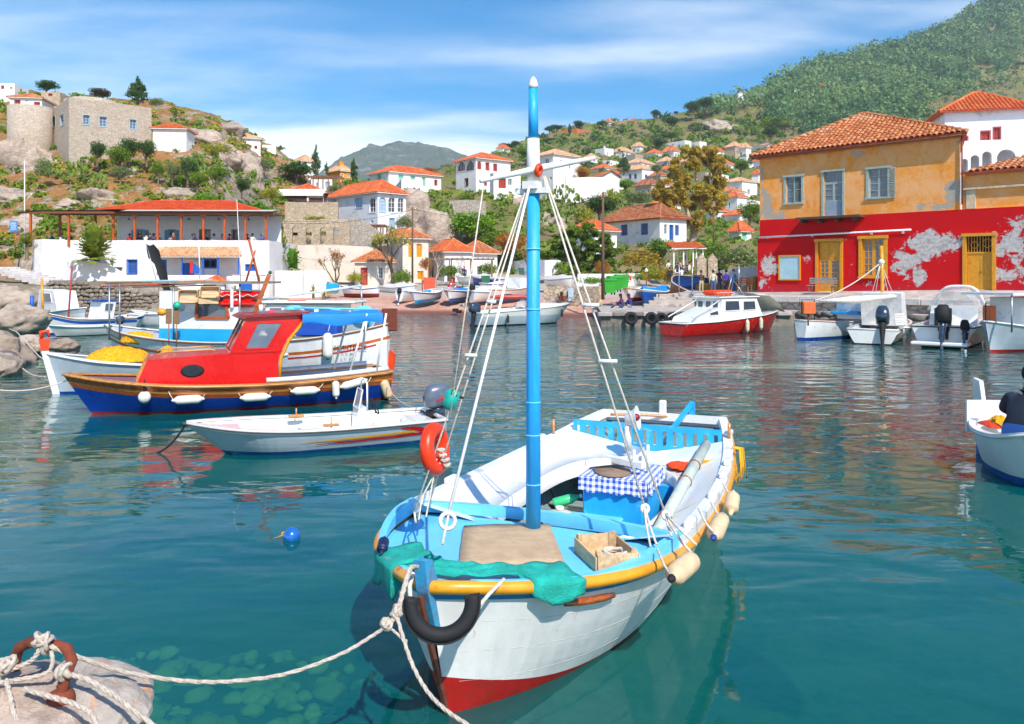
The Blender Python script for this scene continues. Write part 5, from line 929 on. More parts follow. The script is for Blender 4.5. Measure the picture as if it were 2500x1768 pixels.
PL=[(115,232,138,62,36,'tree',lf_dark,'dark round tree behind the small stone shed'),(243,246,122,54,32,'tree',leaf_mat('leaf_brown','#4a4228','#6a5a34'),'brownish dome shaped tree behind the fort roof'),(336,250,124,56,56,'pine',lf_dark,'tall layered pine on the crest right of the fort'),(385,262,122,36,26,'bush',lf_olive,'bare greyish shrub right of the layered pine'),(237,402,103,42,58,'tree',lf_dark,'dark young tree against the sunlit fort wall'),(290,425,101,72,70,'olive',lf_green,'broad olive tree in front of the fort wall'),(314,408,103,62,72,'olive',lf_dark,'taller dark olive tree behind the broad one'),(358,402,103,46,64,'tree',lf_dark,'dark laurel tree at the right end of the fort'),(294,446,99,46,42,'olive',lf_olive,'small grey olive tree below the broad olive tree'),(106,436,99,38,58,'bush',lf_olive,'upright grey green shrub left below the fort corner'),(386,450,99,40,56,'olive',lf_green,'first olive tree in the row below the steps'),(421,450,99,38,54,'olive',lf_olive,'silvery olive tree in the row below the steps'),(459,452,98,54,66,'olive',lf_dark,'largest dark olive tree in the row below the yellow cactus'),(482,466,97,46,46,'olive',lf_green,'low olive tree beside the largest dark one'),(530,466,97,56,64,'olive',lf_green,'bushy green olive tree left of the cliff face'),(591,480,96,40,46,'tree',lf_dark,'small dark tree standing alone above the hedge'),(532,378,108,66,34,'bush',lf_yel,'yellow green bush on top of the rounded rock'),(493,500,92,60,36,'bush',lf_bright,'bright green bush above the taverna roof'),(662,488,108,52,36,'bush',lf_yel,'yellow green bush left of the awning house'),(600,545,88,110,62,'bush',leaf_mat('leaf_hedge','#3f7a14','#6a9a20'),'big bright green hedge at the right end of the taverna roof'),(655,548,89,90,50,'bush',leaf_mat('leaf_hedge','#3f7a14','#6a9a20'),'right half of the green hedge below the awning house'),(722,450,135,96,54,'tree',lf_dark,'broad dark tree mass left of the wooden pergola'),(772,424,150,20,62,'cypress',lf_dark,'tallest slim cypress beside the ridge house'),(797,424,150,10,26,'cypress',lf_dark,'small cypress left of the ochre house'),(864,440,150,17,50,'cypress',lf_dark,'slim cypress right of the ochre house'),(981,694,88,50,42,'bush',lf_green,'leafy green bush between the hut and the left pole'),(868,690,89,40,28,'bush',lf_yel,'yellow flowering bush left of the red door'),(1155,606,109,112,92,'tree',lf_bright,'large bright green tree below the loggia house'),(1200,606,109,70,52,'bush',lf_green,'green bush right of the large bright tree'),(1248,640,106,84,74,'tree',lf_org,'orange tinted tree just left of the mast'),(1098,680,92,54,38,'bush',lf_green,'green bush under the beach pergola'),(1193,672,96,46,36,'bush',lf_green,'green bush behind the beached blue boat'),(1465,540,124,84,66,'tree',lf_dark,'dark rounded tree behind the right pole top'),(1526,470,160,50,34,'tree',lf_bright,'bright round tree above the brown roofed house'),(1421,448,152,40,42,'tree',lf_org,'orange tree beside the gabled terrace house'),(1428,548,120,46,50,'bush',lf_yel,'yellow green bush beside the cactus thicket'),(1523,424,270,32,44,'pine',lf_dark,'dark conical tree among the white village houses'),(1490,498,138,56,40,'bush',lf_yel,'yellowish bush above the dark rounded tree'),(1560,500,170,70,40,'bush',lf_olive,'grey green bush left of the blue door house'),(1570,655,92,92,56,'bush',lf_euc,'rusty brown rounded hedge under the blue window house'),(1613,648,92,72,70,'tree',lf_green,'dense green fig tree in front of the blue window house'),(1748,632,96,68,44,'bush',lf_green,'clipped round green bush left of the red building'),(1800,655,92,104,60,'bush',lf_olive,'wide olive green bush against the red building'),(1592,690,84,52,44,'bush',lf_yel,'flowering shrub left of the taverna tables'),(1632,690,83,50,46,'bush',lf_euc,'brownish shrub beside the taverna tables'),(1688,690,82,46,46,'bush',lf_yel,'tall yellow green shrub left of the stone gate'),(1500,692,84,70,22,'bush',lf_bright,'low bright green plants behind the bins'),(1550,686,86,60,24,'bush',lf_green,'low green plants along the garden wall'),(1445,694,82,60,20,'bush',lf_bright,'low green border plants left of the right pole'),(1470,668,88,36,36,'bush',lf_org,'orange shrub beside the right pole'),(1603,428,250,28,28,'tree',lf_olive,'pale palm like tree left of the eucalyptus'),(1810,425,250,44,36,'tree',lf_green,'green tree among the houses beside the red building'),(1865,392,320,50,34,'tree',lf_green,'round tree on the slope above the red building roof'),(1880,345,330,44,36,'tree',lf_dark,'dark round tree right of the limestone scar'),(1885,320,360,52,30,'umbrella',lf_green,'spreading tree above the red building roof'),(1915,322,360,40,32,'umbrella',lf_olive,'second spreading tree right of the first one'),(1640,345,380,40,24,'tree',lf_green,'green tree left of the highest flat house'),(1610,366,360,40,30,'tree',lf_dark,'dark tree below the highest flat house'),(1580,362,370,30,20,'bush',lf_bright,'bright bush on the terraced slope'),(1640,315,400,40,30,'tree',lf_dark,'dark tree halfway up the bare hill'),(1690,285,430,46,38,'tree',lf_dark,'dark tree on the crest left of the windmill'),(1725,272,440,50,36,'tree',lf_dark,'right dark crest tree near the windmill'),(1600,290,430,26,22,'tree',lf_dark,'lone dark tree on the crest right of the aerial'),(1650,281,430,14,10,'tree',lf_dark,'tiny crest tree right of the lone dark tree'),(1470,316,420,28,22,'tree',lf_dark,'dark tree beside the tiny white chapel'),(1412,318,415,30,24,'tree',lf_dark,'dark tree above the terracotta house'),(1391,328,400,8,26,'cypress',lf_dark,'thin cypress left of the terracotta house'),(1360,322,395,34,18,'tree',lf_dark,'dark pine on the crest left of the terracotta house'),(1342,328,390,28,20,'tree',lf_dark,'second crest pine further left'),(1234,370,350,36,22,'tree',lf_dark,'dark pine beside the little white house'),(1258,362,350,26,18,'tree',lf_dark,'dark pine between the little house and the mast'),(1306,346,360,24,22,'tree',lf_dark,'dark pine hugging the mast on the crest'),(1290,395,250,60,36,'tree',lf_green,'green tree left of the white mast collar'),(1090,420,230,40,22,'bush',lf_olive,'dry bush left of the loggia house'),(1050,425,230,46,20,'bush',lf_org,'rusty bush behind the green shuttered house'),(820,470,124,40,22,'bush',lf_olive,'grey bush below the ochre house'),(1135,495,124,40,26,'bush',lf_green,'green bush at the foot of the loggia house'),(700,490,115,40,30,'bush',lf_green,'green bush left end of the awning house'),(640,420,128,60,40,'bush',lf_olive,'grey green bush below the plain white block'),(1715,520,150,60,40,'tree',lf_euc,'golden tree right of the eucalyptus trunk'),(1830,560,130,60,70,'tree',lf_green,'dark green tree touching the red building'),(1765,640,98,50,36,'bush',lf_yel,'yellow bush below the clipped round bush'),(985,560,104,46,40,'bush',lf_olive,'grey bush at the right foot of the arcaded house'),(770,548,100,60,24,'bush',lf_yel,'yellow green growth on top of the ruin'),(1040,660,94,30,36,'bush',lf_org,'rusty climbing vine on the beach house'),]
for q in PL:plant(*q[:7],q[7])
def bare_tree(px,pyb,Y,wpx,hpx,m,label,seed,nl=500,bm=None):
 p=P(px,pyb,Y);w_,h=wpx*Y/F,hpx*Y/F;r=thing('tree',label,'tree',p);g=random.Random(seed);b=MB();tips=[]
 def grow(a,d,l,rad,lev):
  e=a+d*l;mid=(a+e)/2+V((g.uniform(-1,1),g.uniform(-1,1),0))*l*.08;b.tube([a,mid,e],[rad,rad*.8,rad*.6],5,0,False);tips.append((e,lev))
  if lev<4:
   for i in range(2+(g.random()<.5)):dd=(d+V((g.uniform(-1,1),g.uniform(-1,1),g.uniform(-.15,.6)))*.75).normalized();grow(e,dd,l*g.uniform(.6,.8),rad*.6,lev+1)
 grow(V((0,0,-.2)),V((g.uniform(-.2,.2),0,1)).normalized(),.34,.035,0)
 zs=max(t[0].z for t in tips);xs=max(abs(t[0].x)for t in tips);b.xf(Matrix.Diagonal((w_/2/xs,w_/2/xs,h/zs,1)));b.build('trunk',bm or bark,r,recalc=False)
 tp=[V((t.x*w_/2/xs,t.y*w_/2/xs,t.z*h/zs))for t,lv in tips if lv>=3];s=w_*.08;v,q=leaves([tuple(t)for t in tp],[(s,s,s)]*len(tp),nl,w_*.02,seed,1,.2);me=np_mesh('crown',v,q,m);mesh_obj('crown',me,r);return r
bare_tree(965,690,88,118,132,lf_yel,'bare branched tree with yellow green top in front of the ochre shutters',3,1100);bare_tree(822,712,86,80,100,lf_org,'thin reddish shrubby tree left of the red door hut',4,700);bare_tree(1062,700,86,60,90,lf_olive,'gnarled pruned tree before the pergola house',5,60,bark_p);bare_tree(1128,696,90,36,80,lf_olive,'gnarled pergola vine trunk right of the green bush',6,50,bark_p);bare_tree(1300,690,92,60,90,lf_org,'bare thorny tree behind the mast',8,300)
def eucalyptus():
 p=P(1688,600,116);r=thing('eucalyptus_tree','tall golden brown eucalyptus rising above the village','tree',p);k=116/F;b=MB();g=random.Random(12)
 def q(px,py,dy=0):return V(((px-1688)*k,dy,(600-py)*k))
 b.tube([q(1688,612),q(1692,580),q(1702,545),q(1716,505)],[.62,.5,.42,.3],9);b.tube([q(1694,575),q(1682,530),q(1668,490),q(1655,450)],[.36,.3,.24,.12],8)
 for a in((1716,505,1735,450),(1716,505,1700,440),(1700,440,1690,385),(1735,450,1750,400),(1668,490,1630,465),(1735,450,1722,380),(1655,450,1668,400),(1630,465,1612,480),(1716,505,1752,480)):d=g.uniform(-1.5,1.5);b.tube([q(a[0],a[1]),q((a[0]+a[2])/2+3,(a[1]+a[3])/2,d*.5),q(a[2],a[3],d)],[.2,.13,.05],6)
 b.build('trunk',bark_p,r,recalc=False);cs,rs=[],[]
 for(cx,cy,rx,ry,n)in((1710,385,42,36,26),(1755,420,30,40,18),(1668,420,32,34,18),(1625,468,30,24,18),(1650,500,32,26,14),(1690,470,40,36,16),(1740,480,30,38,16),(1712,520,28,30,10),(1760,470,18,30,8),(1690,545,22,24,5)):
  for i in range(n):a=g.uniform(0,6.28);t=g.random()**.5;c=q(cx+math.cos(a)*rx*t,cy+math.sin(a)*ry*t,g.uniform(-1.6,1.6));s=g.uniform(8,14)*k;cs.append(tuple(c));rs.append((s,s,s*.85))
 v,qq=leaves(cs,rs,21000,.18,31,1,.1,1.3,.5);mesh_obj('crown',np_mesh('crown',v,qq,lf_euc),r)
eucalyptus()
def sprawling_pine():
 Y=90;p=P(1408,690,Y);r=thing('pine_tree','sprawling green pine tree right of the mast by the road','tree',p);k=Y/F;g=random.Random(15);b=MB()
 def q(px,py,dy=0):return V(((px-1408)*k,dy,(690-py)*k))
 b.tube([q(1406,698),q(1404,660),q(1412,620),q(1425,585)],[.26,.22,.18,.1],8)
 for a in((1404,655,1360,620),(1412,625,1475,605),(1408,640,1460,650),(1412,620,1385,575),(1420,600,1440,565)):b.tube([q(a[0],a[1]),q((a[0]+a[2])/2,(a[1]+a[3])/2-6),q(a[2],a[3],g.uniform(-1,1))],[.12,.09,.04],6)
 b.build('trunk',bark,r,recalc=False);cs,rs=[],[]
 for(cx,cy,rx,ry,n)in((1365,590,34,26,14),(1350,615,24,16,8),(1420,575,40,24,16),(1470,590,36,22,14),(1445,630,50,22,18),(1390,620,30,20,9),(1480,625,22,22,7),(1420,650,34,12,7)):
  for i in range(n):a=g.uniform(0,6.28);t=g.random()**.5;s=g.uniform(8,15)*k;cs.append(tuple(q(cx+math.cos(a)*rx*t,cy+math.sin(a)*ry*t,g.uniform(-1.8,1.8))));rs.append((s*1.2,s*1.2,s*.6))
 v,qq=leaves(cs,rs,15000,.13,33,.6,.1,1.6);mesh_obj('crown',np_mesh('crown',v,qq,lf_pine),r)
sprawling_pine()
def cactus(px,pyb,Y,wpx,hpx,label,seed,n=60):
 p=P(px,pyb,Y);w_,h=wpx*Y/F,hpx*Y/F;g=random.Random(seed);b=MB();s=.28
 for i in range(n):
  x=g.uniform(-.5,.5);z=g.random()**.8*(1-1.6*x*x);c=V((x*w_,g.uniform(-.3,.3)*w_*.6,z*h));rot=Matrix.Rotation(g.uniform(-1.2,1.2),3,'Z')@Matrix.Rotation(g.uniform(-.7,.7),3,'Y');b.sphere(c,s*g.uniform(.7,1.2),8,6,0,(.75,.16,1.15),rot)
 o=b.build('prickly_pear',lf_cac,recalc=False);o.location=p;o['kind']='stuff' if n>80 else 'thing';return tag(o,label,'cactus','prickly pear cacti')
for i,q in enumerate([(185,428,99,48,32,'prickly pear at the foot of the fort corner',40),(132,432,99,34,18,'low prickly pear left of the fort corner one',24),(242,460,97,34,36,'prickly pear on the slope below the olive trees',40),(478,424,102,62,50,'yellow green prickly pear above the olive row',70),(1078,548,112,58,62,'prickly pear growing like a tree on the orange cliff',90),(1372,545,120,108,92,'large prickly pear thicket right of the mast',190),(1498,520,130,60,56,'prickly pear hanging above the dark rounded tree',70),(618,445,110,30,30,'small prickly pear on the cliff above the hedge',30)]):cactus(*q[:6],50+i,q[6])
def palm(px,pyb,Y,wpx,hpx,m,label,seed,n=42,up=.8,stem=0.15,group=None):
 p=P(px,pyb,Y);w_,h=wpx*Y/F/2,hpx*Y/F;g=random.Random(seed);r=thing('palm',label,'palm',p);b=MB();t=MB();t.tube([(0,0,-.3),(0,0,h*stem+.05)],[.16,.12],7);t.build('trunk',bark,r,recalc=False)
 for i in range(n):
  a=g.uniform(0,6.28);el=g.uniform(.18,1.5)*min(1,up)+max(0,up-1)*4*.08;ln=g.uniform(.75,1.05);pts=[]
  for k in range(5):s=k/4;rr=w_*ln*s*math.cos(el)*1.15;z=h*stem+h*(1-stem)*ln*(math.sin(el)*s-.32*s*s*math.cos(el));pts.append(V((math.cos(a)*rr,math.sin(a)*rr,z)))
  sd=V((-math.sin(a),math.cos(a),0));ww=w_*.06
  for k in range(4):
   w0,w1=ww*(1-.22*k),ww*(1-.22*(k+1));b.quad(pts[k]-sd*w0,pts[k]+sd*w0,pts[k+1]+sd*w1,pts[k+1]-sd*w1)
   for s in(-1,1):d=sd*s*w_*.16+(pts[k+1]-pts[k])*.5;b.tri(pts[k],pts[k+1],pts[k]+d)
 b.build('fronds',m,r,recalc=False);return r
lf_palm=leaf_mat('leaf_palm','#5f7f20','#a8a83a');palm(231,638,75.2,112,98,lf_palm,'big bushy palm on the white lower terrace',2,150,1.05,.02);palm(66,625,76,52,62,lf_palm,'small yucca left of the taverna bastion',3,40,.9,.45);palm(684,650,84,56,112,lf_palm,'tall palm at the right corner of the taverna',4,70,1.0,.1);palm(712,664,86,70,70,leaf_mat('leaf_palm2','#4f8f24','#8fb83a'),'lower bright palm beside the tall one',5,50,.9,.1)
palm(575,715,74,26,26,lf_palm,'small spiky plant in the taverna yard',6,24,.9,.0);palm(765,720,78,30,30,lf_yel,'yellow flowering agave before the yard wall',7,26,1.0,.0);palm(790,722,78,34,22,lf_yel,'low yellow weed before the yard wall',8,26,.8,.0)
def scatter(name,label,n,region,sizef,m,seed,per,elong=1.0,cat='scrub',left=False,lsf=.3,squash=.7,prob=None):
 g=np.random.default_rng(seed);cs,rs=[],[];rnd=random.Random(seed);tries=0
 while len(cs)<n and tries<n*12:
  tries+=1;px,py=rnd.uniform(region[0],region[1]),rnd.uniform(region[2],region[3]);rdg=interp(px,RIDGE_L if left else RIDGE_V)
  if py<rdg+1.5:continue
  if prob and rnd.random()>prob(px,py,rdg):continue
  p=HILL(px,py,left);s=sizef(px,py)*rnd.uniform(.5,1.4);cs.append((p.x,p.y,p.z+s*.3));rs.append((s,s,s*squash))
 cs,rs=np.array(cs),np.array(rs);k=len(cs);idx=np.repeat(np.arange(k),per);nn=k*per;d=g.normal(size=(nn,3));d/=np.linalg.norm(d,axis=1)[:,None];d[:,2]=np.abs(d[:,2]);c=cs[idx]+d*rs[idx]*(.45+.55*g.random(nn))[:,None]
 a=g.normal(size=(nn,3));a/=np.linalg.norm(a,axis=1)[:,None];b=np.cross(d+g.normal(size=(nn,3))*.6,a);b/=np.linalg.norm(b,axis=1)[:,None];s=rs[idx][:,:1]*lsf*(.6+.8*g.random(nn))[:,None]
 v=np.stack([c-a*s*elong,c+b*s*.7,c+a*s*elong,c-b*s*.7],axis=1).reshape(-1,3);o=mesh_obj(name,np_mesh(name,v,np.arange(nn*4).reshape(-1,4),m));return tag(o,label,cat,kind='stuff')
nz=lambda px,py,f_,o:mnoise.noise(V((px*f_,py*f_*2,o)))
scatter('fort_hill_scrub','green and yellow scrub scattered over the fort hill',1500,(-60,720,230,640),lambda x,y:.55*YL(x,y)/100,lf_green,1,22,1.2,left=True,prob=lambda x,y,r:.15+1.2*max(0,nz(x,y,.012,2)))
scatter('fort_hill_flowers','yellow spring growth on the fort hill',900,(-60,720,230,640),lambda x,y:.4*YL(x,y)/100,lf_yel,2,18,1.2,left=True,prob=lambda x,y,r:.1+1.4*max(0,nz(x,y,.015,7)))
scatter('village_scrub','green scrub between the village houses',1800,(700,1900,290,690),lambda x,y:.9*(YV(x,y)/150)**.8,lf_green,3,22,1.1,prob=lambda x,y,r:.25+.9*max(0,nz(x,y,.012,4)))
scatter('slope_scrub','olive green scrub over the big hillside',1700,(1180,2500,60,470),lambda x,y:1.5*(YV(x,y)/350),lf_olive,4,14,1.0,prob=lambda x,y,r:.3+.9*max(0,nz(x,y,.01,9)))
LOWF=[(1700,258),(1826,262),(1950,290),(2050,325),(2150,330),(2230,270),(2300,215),(2380,160),(2500,100)]
def fprob(x,y,r):
 lb=interp(x,LOWF);e=(y-r)/max(20,lb-r)+.5*nz(x,y,.016,3)
 if e>1.25:return.015
 return.95-.55*sm(e*1.1)*(1-max(0,nz(x,y,.012,1)))if e<1 else.22
scatter('pine_forest','dense blue green pine forest covering the upper right slope',2300,(1700,2520,-40,340),lambda x,y:4.4*(YV(x,y)/600)**.6*random.choice((.7,1,1,1.5)),lf_for,6,100,1.0,'forest',lsf=.135,squash=1.15,prob=fprob)
scatter('slope_bushes','dark bushes dotting the slope below the forest',420,(1250,2500,120,420),lambda x,y:2.4*(YV(x,y)/420),lf_dark,8,34,1.0,squash=.9,lsf=.26,prob=lambda x,y,r:.35+.8*max(0,nz(x,y,.02,5)))
# --------- boats: shared hull builder (x runs from bow to stern, z = 0 is the waterline)
class Hull:
 def __init__(s,L,beam,sheer,keel=-.35,rake=.35,tw=.75,full=.42,flare=.95,bluff=.55,tk=None):
  s.L,s.B=L,beam/2;s.sheer=sheer;s.keel=keel;s.rake=rake;s.tw=tw;s.full=full;s.flare=flare;s.bluff=bluff;s.tk=tk
 def b(s,t):
  f=1-(1-min(1,t/.46))**(1/s.bluff*1.35)if t<.46 else 1-(1-s.tw)*((t-.46)/.54)**2.2
  return max(.012,s.B*f)
 def zs(s,t):return smooth_interp(t,s.sheer)
 def zk(s,t):return s.keel*(1-.25*(1-t)**4)*(1 if s.tk is None else(1-(1-s.tk)*max(0,t-.6)/.4))
 def x(s,t,q):return t*s.L+s.rake*(1-q)*(1-t)**5
 def e(s,t):return s.flare+(s.full-s.flare)*sm(t/.38)
 def pt(s,t,z,side=1,off=0.0):
  zk,zs=s.zk(t),s.zs(t);q=min(1,max(0,(z-zk)/(zs-zk)));return V((s.x(t,q),side*max(0,s.b(t)*q**s.e(t)-off),z))
 def edge(s,t,side=1,off=0.0,dz=0.0):zs=s.zs(t);return V((s.x(t,1),side*max(0,s.b(t)-off),zs+dz))
 def skin(s,bands,n=30,sub=5,t0=0.0,t1=1.0):
  mb=MB();ts=[t0+(t1-t0)*(i/n)**1.35 for i in range(n+1)]
  for side in(1,-1):
   rows=[]
   for t in ts:
    zk,zs=s.zk(t),s.zs(t);lv=[zk];mi=[]
    for k,bd in enumerate(bands):
     top=zs-bd[1]if isinstance(bd,tuple)else min(bd(t)if callable(bd)else bd,zs-.01);lo=lv[-1];top=max(top,lo+.002)
     for j in range(1,sub+1):lv.append(lo+(top-lo)*j/sub);mi.append(k)
    rows.append([s.pt(t,z,side)for z in lv])
   m=len(rows[0])
   for i in range(n):
    for j in range(m-1):mb.add([rows[i][j],rows[i+1][j],rows[i+1][j+1],rows[i][j+1]],[(0,1,2,3)if side<0 else(3,2,1,0)],mi[j],True)
   if side==1:last=rows[-1]
   else:
    for j in range(m-1):mb.quad(last[j],rows[-1][j],rows[-1][j+1],last[j+1],mi[j])
  return mb
 def rail(s,r=.04,dz=0.0,off=0.0,n=36,t0=0.0,t1=1.0,m_=6,back=False):
  mb=MB();pts=[s.edge(t0+(t1-t0)*i/n,1,off,dz)for i in range(n+1)];q=[V((p.x,-p.y,p.z))for p in pts]
  if back:mb.tube(pts+q[::-1],r,m_)
  else:mb.tube(q[::-1]+pts[1:]if t0==0 else pts,r,m_);(mb.tube(q,r,m_)if t0>0 else None)
  return mb
 def cap(s,w_=.12,h=.04,t0=.0,t1=1.0,n=32,out=.03,dz=.0):
  mb=MB()
  for side in(1,-1):
   rg=[]
   for i in range(n+1):t=t0+(t1-t0)*i/n;a=s.edge(t,side,-out,dz);b=s.edge(t,side,w_,dz);rg.append([a,b,b+V((0,0,h)),a+V((0,0,h))])
   mb.loft(rg,True,True,True,0,False)
  a,b=s.edge(t1,1,0,dz),s.edge(t1,-1,0,dz)
  if t1>=.99:mb.box(((a.x)-w_/2+.01,0,a.z+h/2+.004),(w_,2*a.y,h),None)
  return mb
 def deck(s,t0,t1,dz,off=.03,n=14,camber=0.03):
  mb=MB();R_=[]
  for i in range(n+1):
   t=t0+(t1-t0)*i/n;a=s.edge(t,1,off,dz);R_.append([V((a.x,a.y*k,a.z+camber*(1-k*k)))for k in(-1,-.66,-.33,0,.33,.66,1)])
  return mb.loft(R_,False,False,False,0,True)
 def inner(s,t0,t1,zf,off=.06,n=20,dz=0.0):
  mb=MB();fl=[]
  for side in(1,-1):
   rows=[]
   for i in range(n+1):
    t=t0+(t1-t0)*i/n;zs=s.zs(t)+dz;z0=max(zf,s.zk(t)+.12);rows.append([s.pt(t,z0+(zs-z0)*j/4,side,off)for j in range(5)])
   for i in range(n):
    for j in range(4):mb.add([rows[i][j],rows[i+1][j],rows[i+1][j+1],rows[i][j+1]],[(0,1,2,3)],0,True)
   fl.append([r_[0]for r_ in rows])
  for i in range(n):mb.quad(fl[0][i],fl[0][i+1],fl[1][i+1],fl[1][i],1)
  for k in(0,n):mb.quad(fl[0][k],fl[1][k],V((fl[1][k].x,fl[1][k].y*1.3,s.zs(t0 if k==0 else t1)-.05)),V((fl[0][k].x,fl[0][k].y*1.3,s.zs(t0 if k==0 else t1)-.05)),0)
  return mb
 def stripe(s,za,zb,t0,t1,n=20,side=None,off=-.006):
  mb=MB()
  for sd in((1,-1)if side is None else(side,)):
   rg=[]
   for i in range(n+1):t=t0+(t1-t0)*i/n;rg.append([s.pt(t,(za(t)if callable(za)else za),sd,off),s.pt(t,(zb(t)if callable(zb)else zb),sd,off)])
   mb.loft(rg,False,False,False,0,True)
  return mb
def boat_root(name,label,bow,stern,cat='boat',group=None,z=0.0):
 a=G(bow[0],bow[1],z)if len(bow)==2 else P(*bow);b=G(stern[0],stern[1],z)if len(stern)==2 else P(*stern);d=b-a;return thing(name,label,cat,a,math.atan2(d.y,d.x),group),V((d.x,d.y,0)).length,d
w_hull=mat('boat_white','#e9e8e6',.35,.05,2,.08,20,dirt='#bdb6a8',dirt_amt=.3,dscale=2.2,coat=.2);w_gel=mat('gelcoat_white','#eceae4',.22,.04,3,.04,20,coat=.5,dirt='#cfc8b8',dirt_amt=.15);w_grey=mat('hull_pale_grey','#b9c4cc',.35,.08,2,.08,20);p_sky=mat('boat_sky_blue','#70cef8',.4,.08,3,.08,20,coat=.15,dirt='#8fd0ee',dirt_amt=.25);p_mid=mat('boat_mid_blue','#26a8ee',.42,.12,3,.15,20,dirt='#6cc6ee',dirt_amt=.35,dscale=5);p_navy=mat('hull_royal_blue','#123a9a',.3,.12,2,.06,20,coat=.3,dirt='#0f2f7a',dirt_amt=.3);p_red=mat('boat_red','#d4100c',.3,.05,2,.04,20,coat=.3);p_anti=mat('antifoul_red','#a81510',.6,.15,3,.2,20,dirt='#7a2a18',dirt_amt=.4);p_antib=mat('antifoul_blue','#1a4f9a',.6,.2,3,.2,20,dirt='#5a9ac0',dirt_amt=.4);p_org=mat('rail_ochre','#e39a1c',.3,.12,5,.1,20,coat=.4,dirt='#c06a10',dirt_amt=.35,dscale=6);p_var=mat('varnished_teak','#a8531a',.25,.3,4,.08,30,coat=.5,stretch=(.6,6,6));p_varl=mat('varnished_teak_light','#c98a4a',.28,.25,4,.08,30,coat=.4,stretch=(.6,6,6));w_in=mat('cockpit_grey_green','#7f9088',.7,.15,3,.2,15,dirt='#4f5c58',dirt_amt=.4);rope_m=mat('rope_white','#d8cdbd',.85,.15,30,.5,60);rope_y=mat('rope_yellow','#e8a818',.8,.2,30,.5,60);fend_w=mat('fender_white','#e6e2d8',.45,.08,6,.1,dirt='#b0a890',dirt_amt=.35);fend_b=mat('fender_beige','#d9bc94',.6,.12,6,.15,dirt='#a88a68',dirt_amt=.35);k_ob=mat('outboard_grey','#5a6472',.3,.1,4,coat=.4);k_obd=mat('outboard_dark','#2a3a4c',.28,.1,4,coat=.5);p_orange=mat('plastic_orange','#e8450e',.45,.08,4);net_y=mat('fishing_net_yellow','#e8a20c',.9,.3,14,.9,40);c_tarp=mat('tarp_blue','#1a86e0',.55,.08,1.5,.2,5);c_teal=mat('net_teal','#1aae9c',.85,.2,8,.8,60);k_tur=mat('boat_turquoise','#12a4dc',.4,.08,3)
c_clear=clear_mat('clear_plastic',(.86,.90,.92),.62)
def outboard(name,parent_boat,loc,rz,label,s=1.0,tilt=12,cm=None,stripe=None,local=True):
 root=thing(name,label,'outboard motor');m=Matrix.Rotation(R(-tilt),4,'Y');cm=cm or k_ob
 b=MB();rings=[]
 for z,lx,ly,ox in((.42,.20,.13,0),(.46,.27,.17,0),(.60,.29,.18,.01),(.74,.27,.165,.02),(.84,.20,.12,.02),(.87,.08,.05,.02)):rings.append([V((ox+lx*math.copysign(abs(math.cos(a))**.6,math.cos(a)),ly*math.copysign(abs(math.sin(a))**.6,math.sin(a)),z))for a in[2*math.pi*j/16 for j in range(16)]])
 b.loft(rings);b.xf(m@Matrix.Scale(s,4));b.build('cowl',cm,root)
 b=MB();b.loft([[V((ox+lx*math.cos(a),ly*math.sin(a),z))for a in[2*math.pi*j/10 for j in range(10)]]for z,lx,ly,ox in((.43,.17,.11,0),(.25,.12,.08,.02),(-.1,.09,.05,.03),(-.38,.10,.04,.03),(-.40,.19,.10,.05),(-.43,.19,.10,.05),(-.44,.08,.035,.04),(-.62,.07,.02,.06))]);b.sphere((.05,0,-.56),.06,10,6,0,(2.6,1,1));b.xf(m@Matrix.Scale(s,4));b.build('leg',k_obd if cm is not k_obd else k_black,root)
 b=MB();b.box((-.16,0,.3),(.12,.26,.1));b.box((-.2,0,.18),(.05,.22,.3));b.xf(m@Matrix.Scale(s,4));b.build('clamp',k_black,root);b=MB()
 for k in range(3):b.box(V((.23,math.cos(k*2.09)*.08,-.56+math.sin(k*2.09)*.08)),(.02,.09,.12),Matrix.Rotation(k*2.09,3,'X')@Matrix.Rotation(.5,3,'Z'))
 b.lathe([(.035,.18),(.03,.27),(.005,.29)],8,Matrix.Translation((0,0,-.56))@Matrix.Rotation(R(90),4,'Y'));b.xf(m@Matrix.Scale(s,4));b.build('propeller',k_metal,root)
 if stripe:
  b=MB();b.box((.05,-.182,.58),(.24,.006,.035),Matrix.Rotation(R(-8),3,'Y'));b.xf(m@Matrix.Scale(s,4));b.build('decal',stripe,root)
 if parent_boat is not None and local:root.location=parent_boat.location+Matrix.Rotation(parent_boat.rotation_euler.z,3,'Z')@V(loc);root.rotation_euler=(0,0,parent_boat.rotation_euler.z+rz)
 else:root.location=loc;root.rotation_euler=(0,0,rz)
 return root
def fender(name,a,b,r,m,label,endm=None,rope=None,group='fenders hanging on boats',cat='fender'):
 a,b=V(a),V(b);d=b-a;L_=d.length;q=d.to_track_quat('Z','Y').to_matrix().to_4x4();root=thing(name,label,cat,a,0,group);M_=Matrix.Translation((0,0,0))@q
 k=MB();k.lathe([(r*.25,-.02),(r*.35,0),(r*.7,.05*L_+.01),(r*.95,.13*L_),(r,.22*L_),(r,.78*L_),(r*.95,.87*L_),(r*.7,.95*L_-.01),(r*.35,L_),(r*.25,L_+.02)],14,M_);k.build('body',m,root)
 for(z0,z1,s)in((0.02*L_,-.05,1),(.98*L_,L_+.05,1)):
  k=MB();k.lathe([(r*.42,z0),(r*.34,(z0+z1)/2),(r*.12,z1)],10,M_);k.build('end',endm or m,root)
 if rope:
  for e0,e1 in rope:k=MB();e0,e1=V(e0)-a,V(e1)-a;mid=(e0+e1)/2+V((0,0,-.03));k.rope([e0,mid,e1],.011);k.build('lanyard',rope_m,root)
 return root
